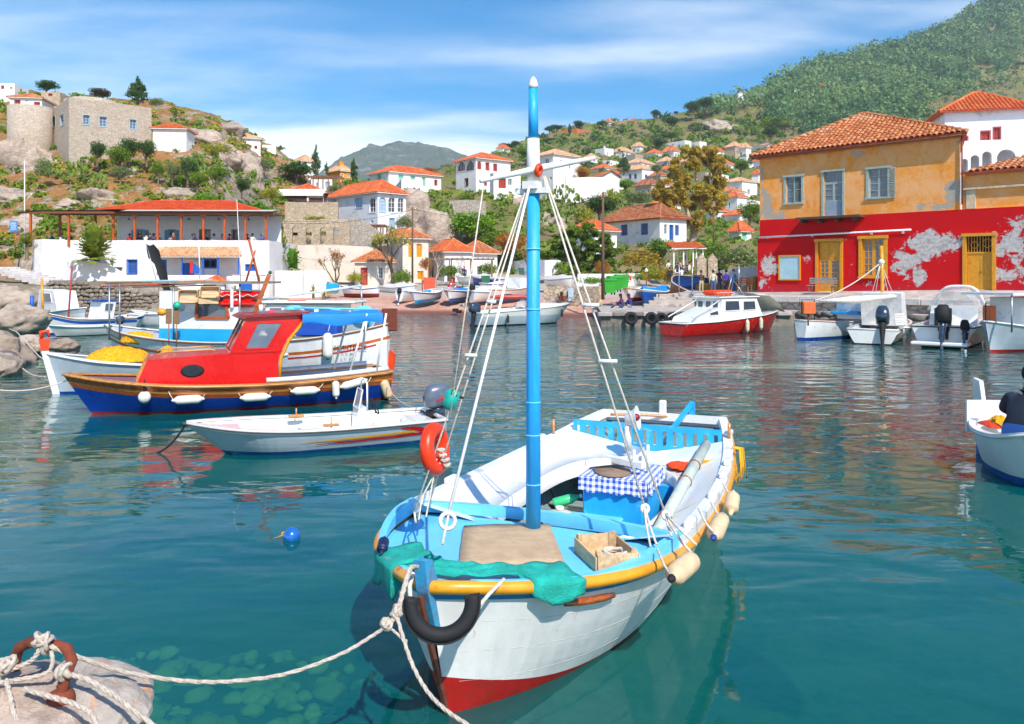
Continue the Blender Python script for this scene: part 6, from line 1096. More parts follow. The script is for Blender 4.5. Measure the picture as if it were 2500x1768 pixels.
def lifebuoy(c,ax,R_,r,label,m=None,bands=True,rot=0.0,squash=1.0):
 root=thing('lifebuoy',label,'lifebuoy',c);b=MB();b.torus((0,0,0),R_,r,ax,28,10,0,sq=squash);b.build('ring',m or p_orange,root)
 if bands:
  for k in range(4):b=MB();b.torus((0,0,0),R_,r*1.05,ax,4,10,0,k*90+rot,k*90+rot+22);b.build('band',k_white,root)
 return root
def tyre(c,ax,R_,r,label,parent_group='tyres used as fenders',m=None,a0=0,a1=360):
 root=thing('tyre',label,'tyre',c,0,parent_group);b=MB();b.torus((0,0,0),R_,r,ax,30,12,0,a0,a1);b.build('carcass',m or k_black,root);q=V(ax).to_track_quat('Z','Y').to_matrix();n=36
 t=MB()
 for i in range(n):
  a=R(a0+(a1-a0)*(i+.5)/n);rr=R_+r*.93;t.box(q@V((rr*math.cos(a),rr*math.sin(a),0)),(r*.22,R_*.12,r*1.5),q@Matrix.Rotation(a,3,'Z'))
 t.build('tread',m or k_black,root)['kind']='stuff';return root
def sag(a,b,s,n=14):a,b=V(a),V(b);return[a.lerp(b,i/n)-V((0,0,s*4*(i/n)*(1-i/n)))for i in range(n+1)]
def rope_obj(name,pts,r,label,m=None,cat='rope',n=6):b=MB();b.tube(pts,r,n);o=b.build(name,m or rope_m,recalc=False);return tag(o,label,cat)
def coil(mb,c,R_,r,turns=4,seed=0,flat=.3):
 g=random.Random(seed);pts=[]
 for i in range(turns*14):a=i/14*2*math.pi;rr=R_*(1+g.uniform(-.12,.12));pts.append(V(c)+V((math.cos(a)*rr,math.sin(a)*rr,r*1.4*(i/14)*flat+g.uniform(-.01,.01))))
 mb.tube(pts,r,5)
def heap(name,label,c,sx,sy,sz,m,seed,cat,rz=0.0,hang=0.0):
 n=26;vs=[];g=random.Random(seed)
 for j in range(n+1):
  for i in range(n+1):
   x,y=2*i/n-1,2*j/n-1;d=min(1,(x*x+y*y)**.5);z=(1-d*d)**.8 if d<1 else 0;k=fbm(x*3+seed,y*3,seed)*.35*(1-d*.5)+.14*fbm(x*9,y*9+seed);rr=1+.16*fbm(math.atan2(y,x)*1.3,seed*2.0)
   z=z+k*(1-.6*d)-(hang*max(0,d-.72)*3.2 if hang else 0);vs.append((x*sx*rr,y*sy*rr,max(z,-.02 if not hang else-9)*sz))
 fs=[(j*(n+1)+i,j*(n+1)+i+1,(j+1)*(n+1)+i+1,(j+1)*(n+1)+i)for j in range(n)for i in range(n)if min((2*(i+.5)/n-1)**2+(2*(j+.5)/n-1)**2,9)<1.08]
 o=mesh_obj(name,np_mesh(name,vs,fs,m,None,True));o.location=c;o.rotation_euler=(0,0,rz);md=o.modifiers.new('thick','SOLIDIFY');md.thickness=.015;return tag(o,label,cat)
# --------- the blue and white fishing boat in front
BO_=V((-.6,5.7,0));BA=math.radians(66.2)
def main_boat():
 r=thing('fishing_boat','white wooden fishing boat with sky blue mast and foredeck in the foreground','boat',BO_,BA);Rm=Matrix.Rotation(BA,3,'Z')
 h=Hull(7.0,2.76,[(0,1.07),(.08,.99),(.2,.915),(.4,.86),(.6,.86),(.8,.93),(.92,1.02),(1,1.08)],keel=-.5,rake=.42,tw=.66,full=.40,flare=.62,bluff=.37)
 W2L=lambda p:Rm.transposed()@(V(p)-BO_);L2W=lambda p:BO_+Rm@V(p)
 h.skin([lambda t:.02+.30*max(0,1-t*4.2)**2,('s',.13),('s',.055),('s',0)],40,5).build('hull',[p_anti,mat('hull_white_worn','#eae8e4',.4,.07,2,.15,14,dirt='#cdb48c',dirt_amt=.0,dscale=2.6,stretch=(2.2,2.2,.8)),mat('band_blue','#2a7fae',.4,.1),w_hull],r,recalc=False)
 for k in(1,3,5):
  for sd in(1,-1):
   b=MB();b.tube([h.pt(t,h.zk(t)+(h.zs(t)-h.zk(t))*(.36+.085*k),sd,-.0003)for t in np.linspace(.015,.995,40)],.0022,4);b.build('plank_seam',mat('seam_grey','#b4b2ae',.7),r,recalc=False)
 h.rail(.048,-.03,-.012,48,m_=10).build('rubbing_rail',p_org,r)
 b=MB();pr=[(.02,1.23),(-.09,1.25),(-.05,1.02),(.08,.68),(.2,.68),(.12,1.0)];b.prism(pr,-.045,.045,'y');b.build('stem_post',mat('stem_paint_worn','#3a9ac8',.6,.15,5,.4,15,dirt='#7a4a2c',dirt_amt=.75,dscale=3.5),r)
 b=MB();b.prism([(-.055,1.0),(.115,.55),(.345,-.02),(.52,-.34),(.47,-.34),(.29,.02),(.05,.6),(-.1,1.0)],-.014,.014,'y');b.build('stem_iron',mat('rusty_iron','#6a3a28',.8,.3,8,.5,20),r)
 h.deck(.012,.31,-.05,.04,16,.04).build('foredeck',p_sky,r,recalc=False)
 b=MB();rg=[]
 for i in range(21):
  k=i/10-1;e=h.edge(.31,1,.1,-.05);x=e.x+.16*(1-k*k)-.05;y=k*e.y;rg.append([V((x,y,e.z+.03)),V((x+.07,y,e.z+.03)),V((x+.07,y,e.z+.13)),V((x,y,e.z+.13))])
 b.loft(rg,True,True,True,0,False);b.build('coaming',p_sky,r)
 b=MB()
 for sd in(1,-1):
  rg=[]
  for i in range(15):t=.03+.27*i/14;a=h.edge(t,sd,-.01,-.01);c=h.edge(t,sd,.06,-.01);hh=.03+.10*sm((t-.12)/.14);rg.append([a,c,c+V((0,0,hh)),a+V((0,0,hh))])
  b.loft(rg,True,True,True,0,False)
 b.build('toe_rail',p_sky,r)
 b=MB();N=64;T0,T1=.295,.985
 def well(k):
  a=k*2*math.pi;x=7.0*.535+1.55*math.copysign(abs(math.cos(a))**.75,-math.cos(a));y=.80*math.copysign(abs(math.sin(a))**.8,math.sin(a));return x,y
 h.cap(.10,.10,.28,1.0,36,.02,.0).build('bulwark_cap',w_hull,r)
 for sd in(1,-1):
  rg=[]
  for i in range(31):
   t=.29+.56*i/30;e0=h.edge(t,sd,.09,.08);x=e0.x;u=(x-7.0*.535)/1.62;yi=.82*max(0.0,1-abs(u)**3.2)**.42 if abs(u)<1 else 0.0;zi=h.zs(t)-.16 if sd<0 else h.zs(t)-.10;wd=min(e0.y*sd-.02,max(yi,.0));rg.append([e0,V((x,sd*(e0.y*sd*.45+wd*.55),(e0.z*.4+zi*.6))),V((x,sd*wd,zi)),V((x,sd*wd,zi+.03)),V((x,sd*max(0,wd-.03),zi+.03)),V((x,sd*max(0,wd-.03),zi-.16))])
  b.loft(rg,False,False,False,0,True)
 b.build('side_deck',w_hull,r,recalc=False)
 b=MB();b.loft([[V((x,k*(h.b(x/7.0)-.09),.80))for k in(-1,-.5,0,.5,1)]for x in(5.32,5.55,5.75,5.95)],False,False,False,0,False);b.build('stern_thwart',w_hull,r,recalc=False)
 h.deck(.855,.995,-.35,.08,6,0).build('stern_well',w_hull,r,recalc=False)
 h.inner(.28,.99,.14,.07,26,.04).build('ceiling',[w_in,mat('bilge','#3f4a48',.8,.25,2,.3,10)],r,recalc=False)
 for i in range(7):
  t=.36+i*.06
  for sd in(1,-1):k=MB();k.tube([h.pt(t,.15+(h.zs(t)-.25)*j/5,sd,.09)for j in range(6)],.025,4);k.build('frame',w_in,r)
 for i,x in enumerate((2.6,3.3,4.4,4.9)):
  k=MB();k.rbox((x,0,.30),(.2,1.9,.04),.012);k.build('floor_plank',w_in,r)
 bx_=5.98;zt,zb=1.18,.83;hw=h.b(bx_/7)-.12;b=MB();ns=15;step=2*hw/ns
 b.bx(bx_-.02,bx_+.02,-hw,hw,zt-.07,zt);b.bx(bx_-.02,bx_+.02,-hw,hw,zb,zb+.08)
 for i in range(ns+1):y=-hw+i*step;b.bx(bx_-.02,bx_+.02,max(-hw,y-step*.30),min(hw,y+step*.30),zb+.08,zt-.07)
 b.build('slotted_backrest',p_mid,r)
 b=MB();b.rbox((3.72,-.33,.58),(.72,.66,.96),.015);eb=b.build('engine_box',p_mid,r);b=MB();b.rbox((3.22,-.05,.62),(.3,.8,.1),.012);b.build('step',p_sky,r)
 b=MB();b.bx(5.0,5.12,-.75,-.1,.35,.62);b.build('thwart',p_mid,r)
 b=MB();b.bar((3.9,-.55,1.20),(3.6,.05,1.14),.09,.06);b.bar((3.55,-.62,1.19),(3.78,-.1,1.19),.08,.06);b.tube([(3.6,-.5,1.1),(3.6,-.5,1.34)],.018,6);b.tube([(3.72,-.62,1.1),(3.72,-.62,1.38)],.018,6);b.build('winch_yoke',k_white,r)
 mx=1.97;b=MB();b.tube([(mx,0,.85),(mx,0,2.5),(mx+.0,.0,4.06)],[.068,.064,.058],16);p_mast=mat('mast_paint_worn','#26a8ee',.45,.16,2.5,.25,12,dirt='#7fd2f4',dirt_amt=.25,dscale=2.2,stretch=(9,9,.7));mast=b.build('mast',p_mast,r);b=MB();b.tube([(mx,0,4.04),(mx,0,4.46)],[.066,.056],16);b.build('mast_collar',k_white,mast);b=MB();b.tube([(mx,0,4.45),(mx,0,4.92)],[.047,.042],16);b.build('topmast',p_mast,mast);b=MB();b.tube([(mx,0,4.92),(mx,0,4.95),(mx,0,5.0),(mx,0,5.03)],[.044,.046,.03,.006],12);b.build('truck',k_white,mast)
 for z in(1.3,2.05,2.9,3.45,1.75):b=MB();b.torus((mx,0,z),.066,.006,(0,0,1),16,5);b.build('mast_band',p_sky,mast)
 a1,a2=W2L(P(1172,443,7.2)),W2L(P(1452,386,7.75));b=MB();mid=(a1+a2)/2;b.tube([a1,mid+V((0,0,.01)),a2],[.018,.034,.02],10);b.build('spar',k_white,mast);b=MB();b.box((mx,0,4.03),(.2,.14,.07));b.box((mx,0,3.98),(.14,.3,.05));b.build('cross_trees',k_white,mast);b=MB();b.torus(W2L(P(1315,416,7.42)),.045,.022,(0,1,.2),12,6);b.build('lashing',p_orange,mast)
 rig=[((1300,425,7.5),(1098,1243,5.95),.013),((1296,430,7.5),(1012,1250,6.75),.008),((1298,432,7.5),(1046,1234,7.0),.008),((1327,432,7.5),(1572,1232,6.85),.0095),((1330,430,7.5),(1624,1254,6.9),.0095),((1181,448,7.2),(1098,1020,6.9),.006)]
 for p,q,rr in rig:b=MB();b.tube([W2L(P(*p)),W2L(P(*q))],rr,8);b.build('stay',rope_m if rr<.012 else k_white,mast)
 for c,L_ in(((1444,745,7.2),.11),((1484,882,7.1),.13),((1150,868,7.0),.085),((1200,737,7.2),.07)):b=MB();p=W2L(P(*c));dd=(Rm.transposed()@V((1,0,-.02))).normalized();b.tube([p-dd*L_*.62,p+dd*L_*.62],.017,8);b.build('ratline_batten',k_white,mast)
 for(p,q)in(((1572,1232,6.85),(1588,1335,6.62)),((1575,1240,6.85),(1603,1330,6.6)),((1624,1254,6.9),(1640,1310,6.75)),((1624,1254,6.9),(1700,1330,6.5)),((1012,1250,6.75),(1015,1275,6.7)),((1098,1243,5.95),(1080,1330,5.75))):b=MB();a,c=W2L(P(*p)),W2L(P(*q));b.tube([a,(a+c)/2+V((.015,.01,-.01)),c],.010,6);b.build('lanyard',rope_m,r)
 for c,R_ in(((1093,1272,5.9),.055),((1575,1242,6.85),.03),((1626,1258,6.9),.03)):b=MB();b.torus(W2L(P(*c)),R_,.016,Rm.transposed()@V((.3,-1,.3)),14,6);b.build('deadeye',k_white,r)
 b=MB();p=W2L(P(1618,1000,12.1));b.rbox((p.x,p.y,1.22),(.09,.1,.3),.015);b.build('stern_post',k_white,r);b=MB();p=W2L(P(1690,1015,12));b.bar((p.x,p.y,1.35),(p.x-.7,p.y+.15,1.05),.05,.06);b.box((p.x,p.y,1.2),(.1,.07,.3));b.build('tiller',p_mid,r)
 b=MB();b.tube(sag(W2L(P(1490,1012,12)),W2L(P(1730,1025,12)),-.02),.02,6);b.build('stern_pole',p_varl,r)
 for t,sd in((.34,-1),(.42,1),(.5,-1),(.62,-1),(.75,1),(.7,-1),(.88,-1)):e=h.edge(t,sd,.02,.1);b=MB();b.rbox((e.x,e.y,e.z+.03),(.22,.09,.07),.015);b.build('chock',w_hull,r)
 for t,sd in((.80,1),(.86,-1)):e=h.edge(t,sd,.02,.1);b=MB();b.tube([e,e+V((0,0,.2))],.02,6);b.build('thole_pin',p_varl,r)
 b=MB();p1=[h.pt(t,h.zs(t)-.20,-1,-.012)for t in(.10,.115,.13,.145,.16)];b.tube(p1,[.02,.03,.03,.03,.02],8);b.build('name_plank',p_var,r)
 b=MB();p1=[h.pt(t,h.zs(t)-.20,-1,-.012)for t in(.07,.09,.115,.14,.165)]
 return h,r,W2L,L2W
MH,mboat,W2L,L2W=main_boat()
bg='fenders along the foreground boat'
def on_deck(t,y,dz=0.0):return L2W(V((t*7.0,y,MH.zs(t)-.05+.04*(1-(y/max(.1,MH.b(t)-.04))**2)+dz)))
o=MB();q=[on_deck(.075,.02,.012),on_deck(.255,.62,.012),on_deck(.31,-.08,.012),on_deck(.16,-.62,.012)];n=8;vs=[q[0].lerp(q[1],i/n).lerp(q[3].lerp(q[2],i/n),j/n)+V((0,0,.006*math.sin(i*2.1)*math.cos(j)))for j in range(n+1)for i in range(n+1)]
ob=mesh_obj('deck_mat',np_mesh('deck_mat',vs,[(j*(n+1)+i,j*(n+1)+i+1,(j+1)*(n+1)+i+1,(j+1)*(n+1)+i)for j in range(n)for i in range(n)],mat('mat_beige','#c9ab88',.95,.12,8,.6,80),None,True));tag(ob,'beige cloth mat spread on the sky blue foredeck','mat');md=ob.modifiers.new('t','SOLIDIFY');md.thickness=.012
def crate(loc,rz,L_,W_,H_,label,m,slats=3,tilt=None,group=None):
 c=thing('crate',label,'crate',loc,rz,group);t=.012
 if tilt:c.rotation_euler=tilt
 for s in(-1,1):
  k=MB();k.bx(-L_/2,L_/2,s*W_/2-t/2,s*W_/2+t/2,0.01,H_);k.build('side_board',m,c);k=MB();k.bx(s*L_/2-t/2,s*L_/2+t/2,-W_/2+t,W_/2-t,.01,H_*1.12);k.build('end_board',m,c)
  for u in(-1,1):k=MB();k.prism([(0,0),(s*-.05,0),(0,u*-.05)],0,H_*1.25,'z');k.xf(Matrix.Translation((s*(L_/2-t),u*(W_/2-t),0)));k.build('corner_block',m,c)
 n=4
 for i in range(n):k=MB();w_=W_/n;k.bx(-L_/2,L_/2,-W_/2+i*w_+.006,-W_/2+(i+1)*w_-.006,0,.01);k.build('bottom_slat',m,c)
 return c
m_crate=mat('crate_wood','#d8b58a',.85,.2,5,.4,25,stretch=(1,5,5),dirt='#a88460',dirt_amt=.3);p=on_deck(.205,-.86,.0);crate(p,BA+R(38),.52,.36,.13,'wooden fruit crate holding a rope on the blue foredeck',m_crate)
b=MB();coil(b,p+V((.08,.05,.05)),.09,.014,3,2);tag(b.build('rope_coil',rope_m,recalc=False),'coil of rope inside the wooden fruit crate','rope')
def drape():
 n,mm=34,12;vs=[]
 for i in range(n+1):
  u=i/n;a=-.74+1.56*u
  t=.012+.13*abs(a)**1.5;sd=1 if a<0 else-1;e=MH.edge(t,sd,0,.0);inn=V((e.x+.20+.16*(1-abs(a)),e.y*.72,e.z+.03))
  for j in range(mm+1):
   v=j/mm
   flatp=-.30<a<.50
   if flatp:q=inn.lerp(V((e.x+.10,e.y*.90,e.z+.02)),v);q.z+=.012*math.sin(i*1.1+j)
   elif v<.55:q=inn.lerp(V((e.x,e.y,e.z+.035)),v/.55);q.z+=.012*math.sin(i*1.1+j)
   else:
    k=(v-.55)/.45;hang=((.05+.13*(1-abs(a-.72)*3.2))if a>.5 else.22)*(1+.2*math.sin(i*.9));q=V((e.x-.03*(1-t*4),e.y+sd*.065,e.z+.02-hang*k));q+=V((.012*math.sin(i*1.7+3*k),.014*math.sin(i*2.1),0))*k
   vs.append(tuple(L2W(q)))
 fs=[(i*(mm+1)+j,(i+1)*(mm+1)+j,(i+1)*(mm+1)+j+1,i*(mm+1)+j+1)for i in range(n)for j in range(mm)];o=mesh_obj('cloth',np_mesh('cloth',vs,fs,c_teal,None,True));md=o.modifiers.new('t','SOLIDIFY');md.thickness=.01;md.offset=1;tag(o,'teal netting cloth draped over the bow rail','cloth')
drape()
def ging(nm,i,j):
 q=NT(nm);ck=q.n('SeparateXYZ');q.l(q.tc.outputs['Object'],ck.inputs[0]);st=lambda a:q.math('GREATER_THAN',q.math('FRACT',q.math('MULTIPLY',a,16.0)),.5)
 q.base(q.mix(q.math('MULTIPLY',q.math('ADD',st(ck.outputs[i]),st(ck.outputs[j])),.5),lin('#eef1f6'),lin('#1f4fc0')));q.sets(Roughness=.7);return q.mat
o=thing('tablecloth','blue and white gingham cloth over the engine box','tablecloth',L2W((3.72,-.33,1.06)),BA+R(2));b=MB();b.rbox((0,0,.006),(.80,.74,.02),.006);b.build('top',ging('gingham',0,1),o);nn=22
for(x0,y0,x1,y1)in((-.40,-.37,-.40,.37),(-.40,-.37,.40,-.37),(.40,-.37,.40,.37)):
 rg=[];b=MB()
 for i in range(nn+1):t=i/nn;x,y=x0+(x1-x0)*t,y0+(y1-y0)*t;wv=.012*math.sin(i*1.3);ox,oy=(wv-.01 if x0==x1==-.40 else(wv+.01 if x0==x1 else 0)),(-.012+wv if y0==y1 else 0);rg.append([V((x,y,.012)),V((x+ox,y+oy,-.07)),V((x+ox*1.4,y+oy*1.4,-.14-.01*math.sin(i*.8)))])
 b.loft(rg,False,False,False,0,True);b.build('skirt',ging('gingham_side',1 if x0==x1 else 0,2),o,recalc=False)
b=MB();b.lathe([(.001,0),(.2,.0),(.2,.012),(.001,.014)],18,Matrix.Diagonal((1.5,1,1,1)));ob=b.build('board',mat('board_brown','#8a7460',.8,.2));ob.location=L2W((3.62,-.25,1.085));ob.rotation_euler=(0,0,BA+.4);tag(ob,'oval brown board lying on the gingham cloth','board')
bk=thing('bucket','cream plastic canister in the well left of the engine box','canister',L2W((3.25,.22,.34)));b=MB();b.lathe([(.13,0),(.15,.02),(.15,.30),(.12,.34),(.05,.36)],16);b.build('body',mat('canister_cream','#cfc6b0',.5,.1),bk);b=MB();b.lathe([(.045,.36),(.045,.40)],10);b.build('lid',k_white,bk)
bo=thing('bottle','green plastic bottle lying in the well behind the mast','bottle',L2W((3.4,.35,.72)));b=MB();mt=Matrix.Rotation(R(75),4,'Y');b.lathe([(.05,0),(.055,.02),(.055,.2),(.02,.28),(.02,.3)],12,mt);b.build('body',mat('bottle_green','#3fc07a',.3,.1),bo);b=MB();b.lathe([(.022,.3),(.022,.33)],10,mt);b.build('cap',k_white,bo)
rp=thing('rolled_awning','pale grey rolled awning pole lying along the right side','awning',L2W((3.0,-1.0,.95)));
b=MB();a_,c_=W2L(P(1604,1300,7.75)),W2L(P(1724,1085,10.5));
b.tube([L2W(a_)-rp.location,L2W((a_+c_)/2)-rp.location,L2W(c_)-rp.location],[.055,.065,.06],12);b.build('roll',mat('awning_greygreen','#b9c2b4',.8,.1,8,.3,20),rp)
for k in(.12,.5,.7):b=MB();pp=L2W(a_.lerp(c_,k))-rp.location;b.torus(pp,.068,.008,L2W(c_)-L2W(a_),14,5);b.build('tie',p_var,rp)
heap('cloth','orange cloth spread on the stern thwart',L2W((5.45,-.72,.82)),.36,.26,.05,mat('cloth_orange','#ea4a10',.8,.08),4,'cloth',BA)
b=MB();[coil(b,L2W((5.3,-.86,.86))+V((.03*k,-.02*k,.02*k)),.11-.012*k,.009,3,k)for k in range(4)];tag(b.build('rope_coil',rope_y,recalc=False),'yellow rope coil on the orange cloth','rope')
b=MB();g=random.Random(3);e=L2W(MH.edge(.80,-1,-.03,.12))
for k in range(9):d=g.uniform(-.12,.12);b.tube([e+V((d*.3,d*.2,0)),e+V((.10+d*.4,d*.5,-.02)),e+V((.12+d*.5,d*.8,-.22-.1*g.random())),e+V((.10+d,d*.8,-.36-.08*g.random())),e+V((.06+d,d,-.2))],.008,5)
tag(b.build('rope_bundle',rope_y,recalc=False),'yellow rope bundle hanging over the stern quarter','rope')
b=MB();b.sphere((0,0,0),.1,10,8,0,(1.5,1,.6));ob=b.build('cloth_bundle',mat('cloth_navy','#1c2438',.9,.3,8,.6,20));ob.location=L2W((5.6,-.95,.88));tag(ob,'dark crumpled rag above the orange cloth','cloth')
heap('folded_tarp','dark blue bundle stowed behind the engine box',L2W((4.75,-.25,.5)),.3,.22,.16,mat('tarp_navy','#1a2f5a',.7,.2,4,.3,8),7,'tarp',BA)
sl_=thing('searchlight','white searchlight with red lens before the stern','lamp',P(1545,1022,10.6));b=MB();ax=Matrix.Rotation(R(80),4,'X')@Matrix.Rotation(R(15),4,'Y');b.lathe([(.04,-.10),(.08,-.08),(.10,.0),(.15,.06),(.16,.07),(.14,.065),(.08,.02),(.05,.01)],18,Matrix.Rotation(R(55),4,'Z')@ax);b.build('housing',k_white,sl_);b=MB();b.sphere((.04,-.03,.02),.05,12,8);b.build('lens',mat('lens_red','#7a1428',.15,.1),sl_);b=MB();b.tube([(-.06,.02,-.04),(-.06,.02,-.42)],.045,10);b.build('bracket',k_white,sl_)
lifebuoy(P(1062,1096,7.0),(.94,-.30,.12),.165,.062,'orange lifebuoy lashed in the left shrouds of the foreground boat',mat('lifebuoy_orange','#f03a0c',.4,.06),False)
tj=thing('cut_jug','teal plastic jug hooked on the left shrouds','jug',P(1094,995,7.0));b=MB();b.lathe([(.02,.0),(.055,.01),(.06,.04),(.06,.15),(.057,.15),(.057,.04)],16,Matrix.Rotation(R(20),4,'Y')@Matrix.Rotation(R(20),4,'X'));b.build('body',mat('jug_teal','#12a090',.4,.1),tj);b=MB();b.tube([(0,0,0),(.06,0,.10),(.13,0,.08)],.012,6);b.build('handle',k_black,tj)
b=MB();[coil(b,P(1075+6*k,1100+12*k,6.95),.03,.008,3,k)for k in range(4)];b.tube([P(1066,1120,6.95),P(1052,1200,6.9),P(1040,1262,6.85)],.008,5);b.tube([P(1075,1130,6.95),P(1030,1215,6.9),P(1022,1270,6.8)],.008,5);tag(b.build('lashing_rope',rope_m,recalc=False),'knotted white lashing holding the lifebuoy','rope')
def hw(px,py,t,sd=-1,off=.1):return L2W(MH.pt(t,.6,sd,-off))
fender('fender',P(1640,1412,6.25),P(1694,1364,6.6),.084,fend_b,'large beige cylinder fender with black end at the starboard bow',k_black,[(P(1640,1405,6.25),P(1605,1340,6.5)),(P(1700,1362,6.6),P(1630,1270,6.8))],bg)
fender('fender',P(1742,1312,7.2),P(1764,1262,7.6),0.076,fend_b,'beige fender with blue end amidships',mat('fender_blue_end','#173a8a',.5),[(P(1742,1300,7.2),P(1705,1240,7.35)),(P(1764,1262,7.6),P(1735,1225,7.7))],bg)
fender('fender',P(1784,1250,8.1),P(1790,1206,8.3),0.072,fend_b,'small round beige fender below the yellow rope',None,[(P(1788,1206,8.3),P(1765,1180,8.4))],bg)
fender('fender',P(932,1345,6.45),P(938,1318,6.6),.045,mat('fender_navy','#14244a',.5),'dark blue fender peeping out on the port bow',None,None,bg)
tyre(P(1078,1470,5.42),(.10,-1,.22),.205,.052,'black half tyre hung across the bow as bumper','tyres used as fenders',None,170,370)
b=MB();b.tube([P(1160,1490,5.45),P(1195,1450,5.6),P(1230,1415,5.85)],.014,6);tag(b.build('tyre_rope',rope_m,recalc=False),'rope holding the right end of the bow tyre','rope');b=MB();b.tube([P(1002,1475,5.45),P(1000,1430,5.5),P(1008,1400,5.6)],.016,6);False and coil(b,P(1195,1450,5.58),.03,.01,3,4);tag(b.build('tyre_rope',rope_m,recalc=False),'rope holding the left end of the bow tyre','rope')
# --------- mooring: rock, rusty ring, ropes
rk=boulder_mesh('mooring_rock',mat('rock_quay','#bfa898',.92,.28,3.5,1.0,26,dirt='#94806f',dirt_amt=.6,dscale=5),91,.5,64,44,.22,False,.05);qk=mesh_obj('mooring_rock',rk);qk.location=P(50,1800,4.05);qk.scale=(.44,.5,.47);qk.rotation_euler=(0.1,.1,.4);tag(qk,'pinkish quay stone in the bottom left corner','rock')
rk2=boulder_mesh('mooring_rock',mat('rock_quay_grey','#b3a79c',.9,.18,2.5,.8,18,dirt='#e08a50',dirt_amt=.3,dscale=1.8),95,.5,40,28,.3,True,.06);q2=mesh_obj('mooring_rock',rk2);q2.location=P(215,1745,4.2);q2.scale=(.26,.3,.36);q2.rotation_euler=(.1,.1,.3);tag(q2,'grey angular stone right of the rusty ring','rock')
rs=mat('iron_rust','#7a3a24',.85,.3,10,.7,30,dirt='#a8521e',dirt_amt=.5);ri=thing('mooring_ring','rusty iron mooring staple set in the quay stone','mooring ring',P(100,1700,4.05));b=MB();b.tube([P(*q)-ri.location for q in((150,1700,4.0),(158,1655,4.0),(176,1612,4.02),(165,1585,4.04),(125,1572,4.06),(75,1568,4.1),(48,1580,4.12),(38,1605,4.14),(35,1640,4.15))],.027,10);b.build('staple',rs,ri,recalc=False)
b=MB();b.lathe([(.075,-.04),(.06,.015),(.03,.03)],12,Matrix.Translation(P(148,1700,4.0)-ri.location));b.build('base',rs,ri)
def knot(b,c,R_,r,n,seed):
 g=random.Random(seed)
 for k in range(n):b.torus(V(c)+V((g.uniform(-1,1),g.uniform(-.5,.5),g.uniform(-1,1)))*R_*.45,R_*g.uniform(.7,1.0),r,(g.uniform(-1,1),g.uniform(-.4,.4),g.uniform(-.6,.6)),12,6)
RM=mat('rope_flecked','#d9c9b8',.85,.18,45,.8,120)
def pxrope(pts,r,label,name='mooring_rope',kn=()):
 pp=[P(*q)for q in pts];fine=[]
 for i in range(len(pp)-1):
  p0,p1,p2,p3=pp[max(0,i-1)],pp[i],pp[i+1],pp[min(len(pp)-1,i+2)]
  for k in range(6):t=k/6;fine.append(0.5*((2*p1)+(p2-p0)*t+(2*p0-5*p1+4*p2-p3)*t*t+(3*p1-p0-3*p2+p3)*t**3))
 fine.append(pp[-1]);b=MB();ph=0
 for s in range(3):
  out=[];
  for i,p in enumerate(fine):
   t=(fine[min(i+1,len(fine)-1)]-fine[max(0,i-1)]).normalized();n1=t.cross(V((0,0,1)));n1=n1.normalized()if n1.length>1e-3 else V((1,0,0));n2=t.cross(n1);a=i*1.1+s*2.094;out.append(p+(n1*math.cos(a)+n2*math.sin(a))*r*.5)
  b.tube(out,r*.58,6)
 for c,R_,n in kn:knot(b,P(*c),R_,r*.9,n,int(c[0]))
 return tag(b.build(name,RM,recalc=False),label,'rope')
pxrope([(108,1572,4.02),(180,1600,4.05),(300,1640,4.2),(440,1662,4.35),(560,1664,4.5),(700,1645,4.7),(830,1598,4.9),(905,1555,5.05),(945,1528,5.1)],.012,'white mooring rope sagging from the ring to the boat',kn=[((108,1570,4.02),.045,7),((945,1525,5.1),.028,6)])
pxrope([(945,1528,5.1),(968,1500,5.15),(985,1440,5.2),(1002,1390,5.35),(1018,1385,5.5)],.017,'thick rope from the knot up to the bow post',kn=[((968,1495,5.15),.03,5)])
pxrope([(968,1500,5.15),(985,1560,5.05),(1010,1630,4.95),(1045,1690,4.85),(1090,1735,4.75),(1150,1775,4.65),(1220,1820,4.5)],.013,'rope running from the knot down to the bottom edge')
pxrope([(945,1528,5.1),(970,1548,5.08),(988,1566,5.06)],.009,'short loose rope end below the knot',kn=[((988,1568,5.06),.012,4)])
pxrope([(165,1645,4.0),(215,1660,3.98),(275,1695,3.95),(320,1730,3.92),(400,1790,3.85)],.013,'rope leading from the ring foot to the bottom edge',kn=[((160,1638,3.99),.035,6)])
pxrope([(100,1580,4.0),(80,1610,4.0),(40,1630,4.0),(-20,1650,4.0)],.013,'doubled rope running off the left edge',kn=[((18,1625,4.0),.04,6)])
pxrope([(125,1590,4.02),(128,1620,4.0),(110,1645,3.98),(40,1660,3.97),(-20,1668,3.95)],.011,'thin white rope looping left below the ring')
pxrope([(60,1682,3.93),(120,1700,3.88),(180,1718,3.84),(225,1745,3.8),(238,1790,3.76)],.013,'frayed rope end lying on the quay stone')
pxrope([(15,1660,3.94),(25,1700,3.88),(35,1745,3.84),(60,1790,3.8)],.012,'rope hanging down over the stone at the left edge')
bu=thing('mooring_buoy','round blue mooring buoy floating left of the bow','buoy',G(712,1316,0));b=MB();b.sphere((0,0,.035),.105,20,14);b.build('ball',mat('buoy_blue','#1f66b8',.25,.1,6,.1,coat=.4,dirt='#174a88',dirt_amt=.4),bu);b=MB();b.torus((-.10,0,.06),.02,.008,(0,1,0),10,5);b.tube([(-.11,0,.05),(-.16,.02,.02),(-.26,.05,-.02)],.006,5);b.build('eye',rope_y,bu)
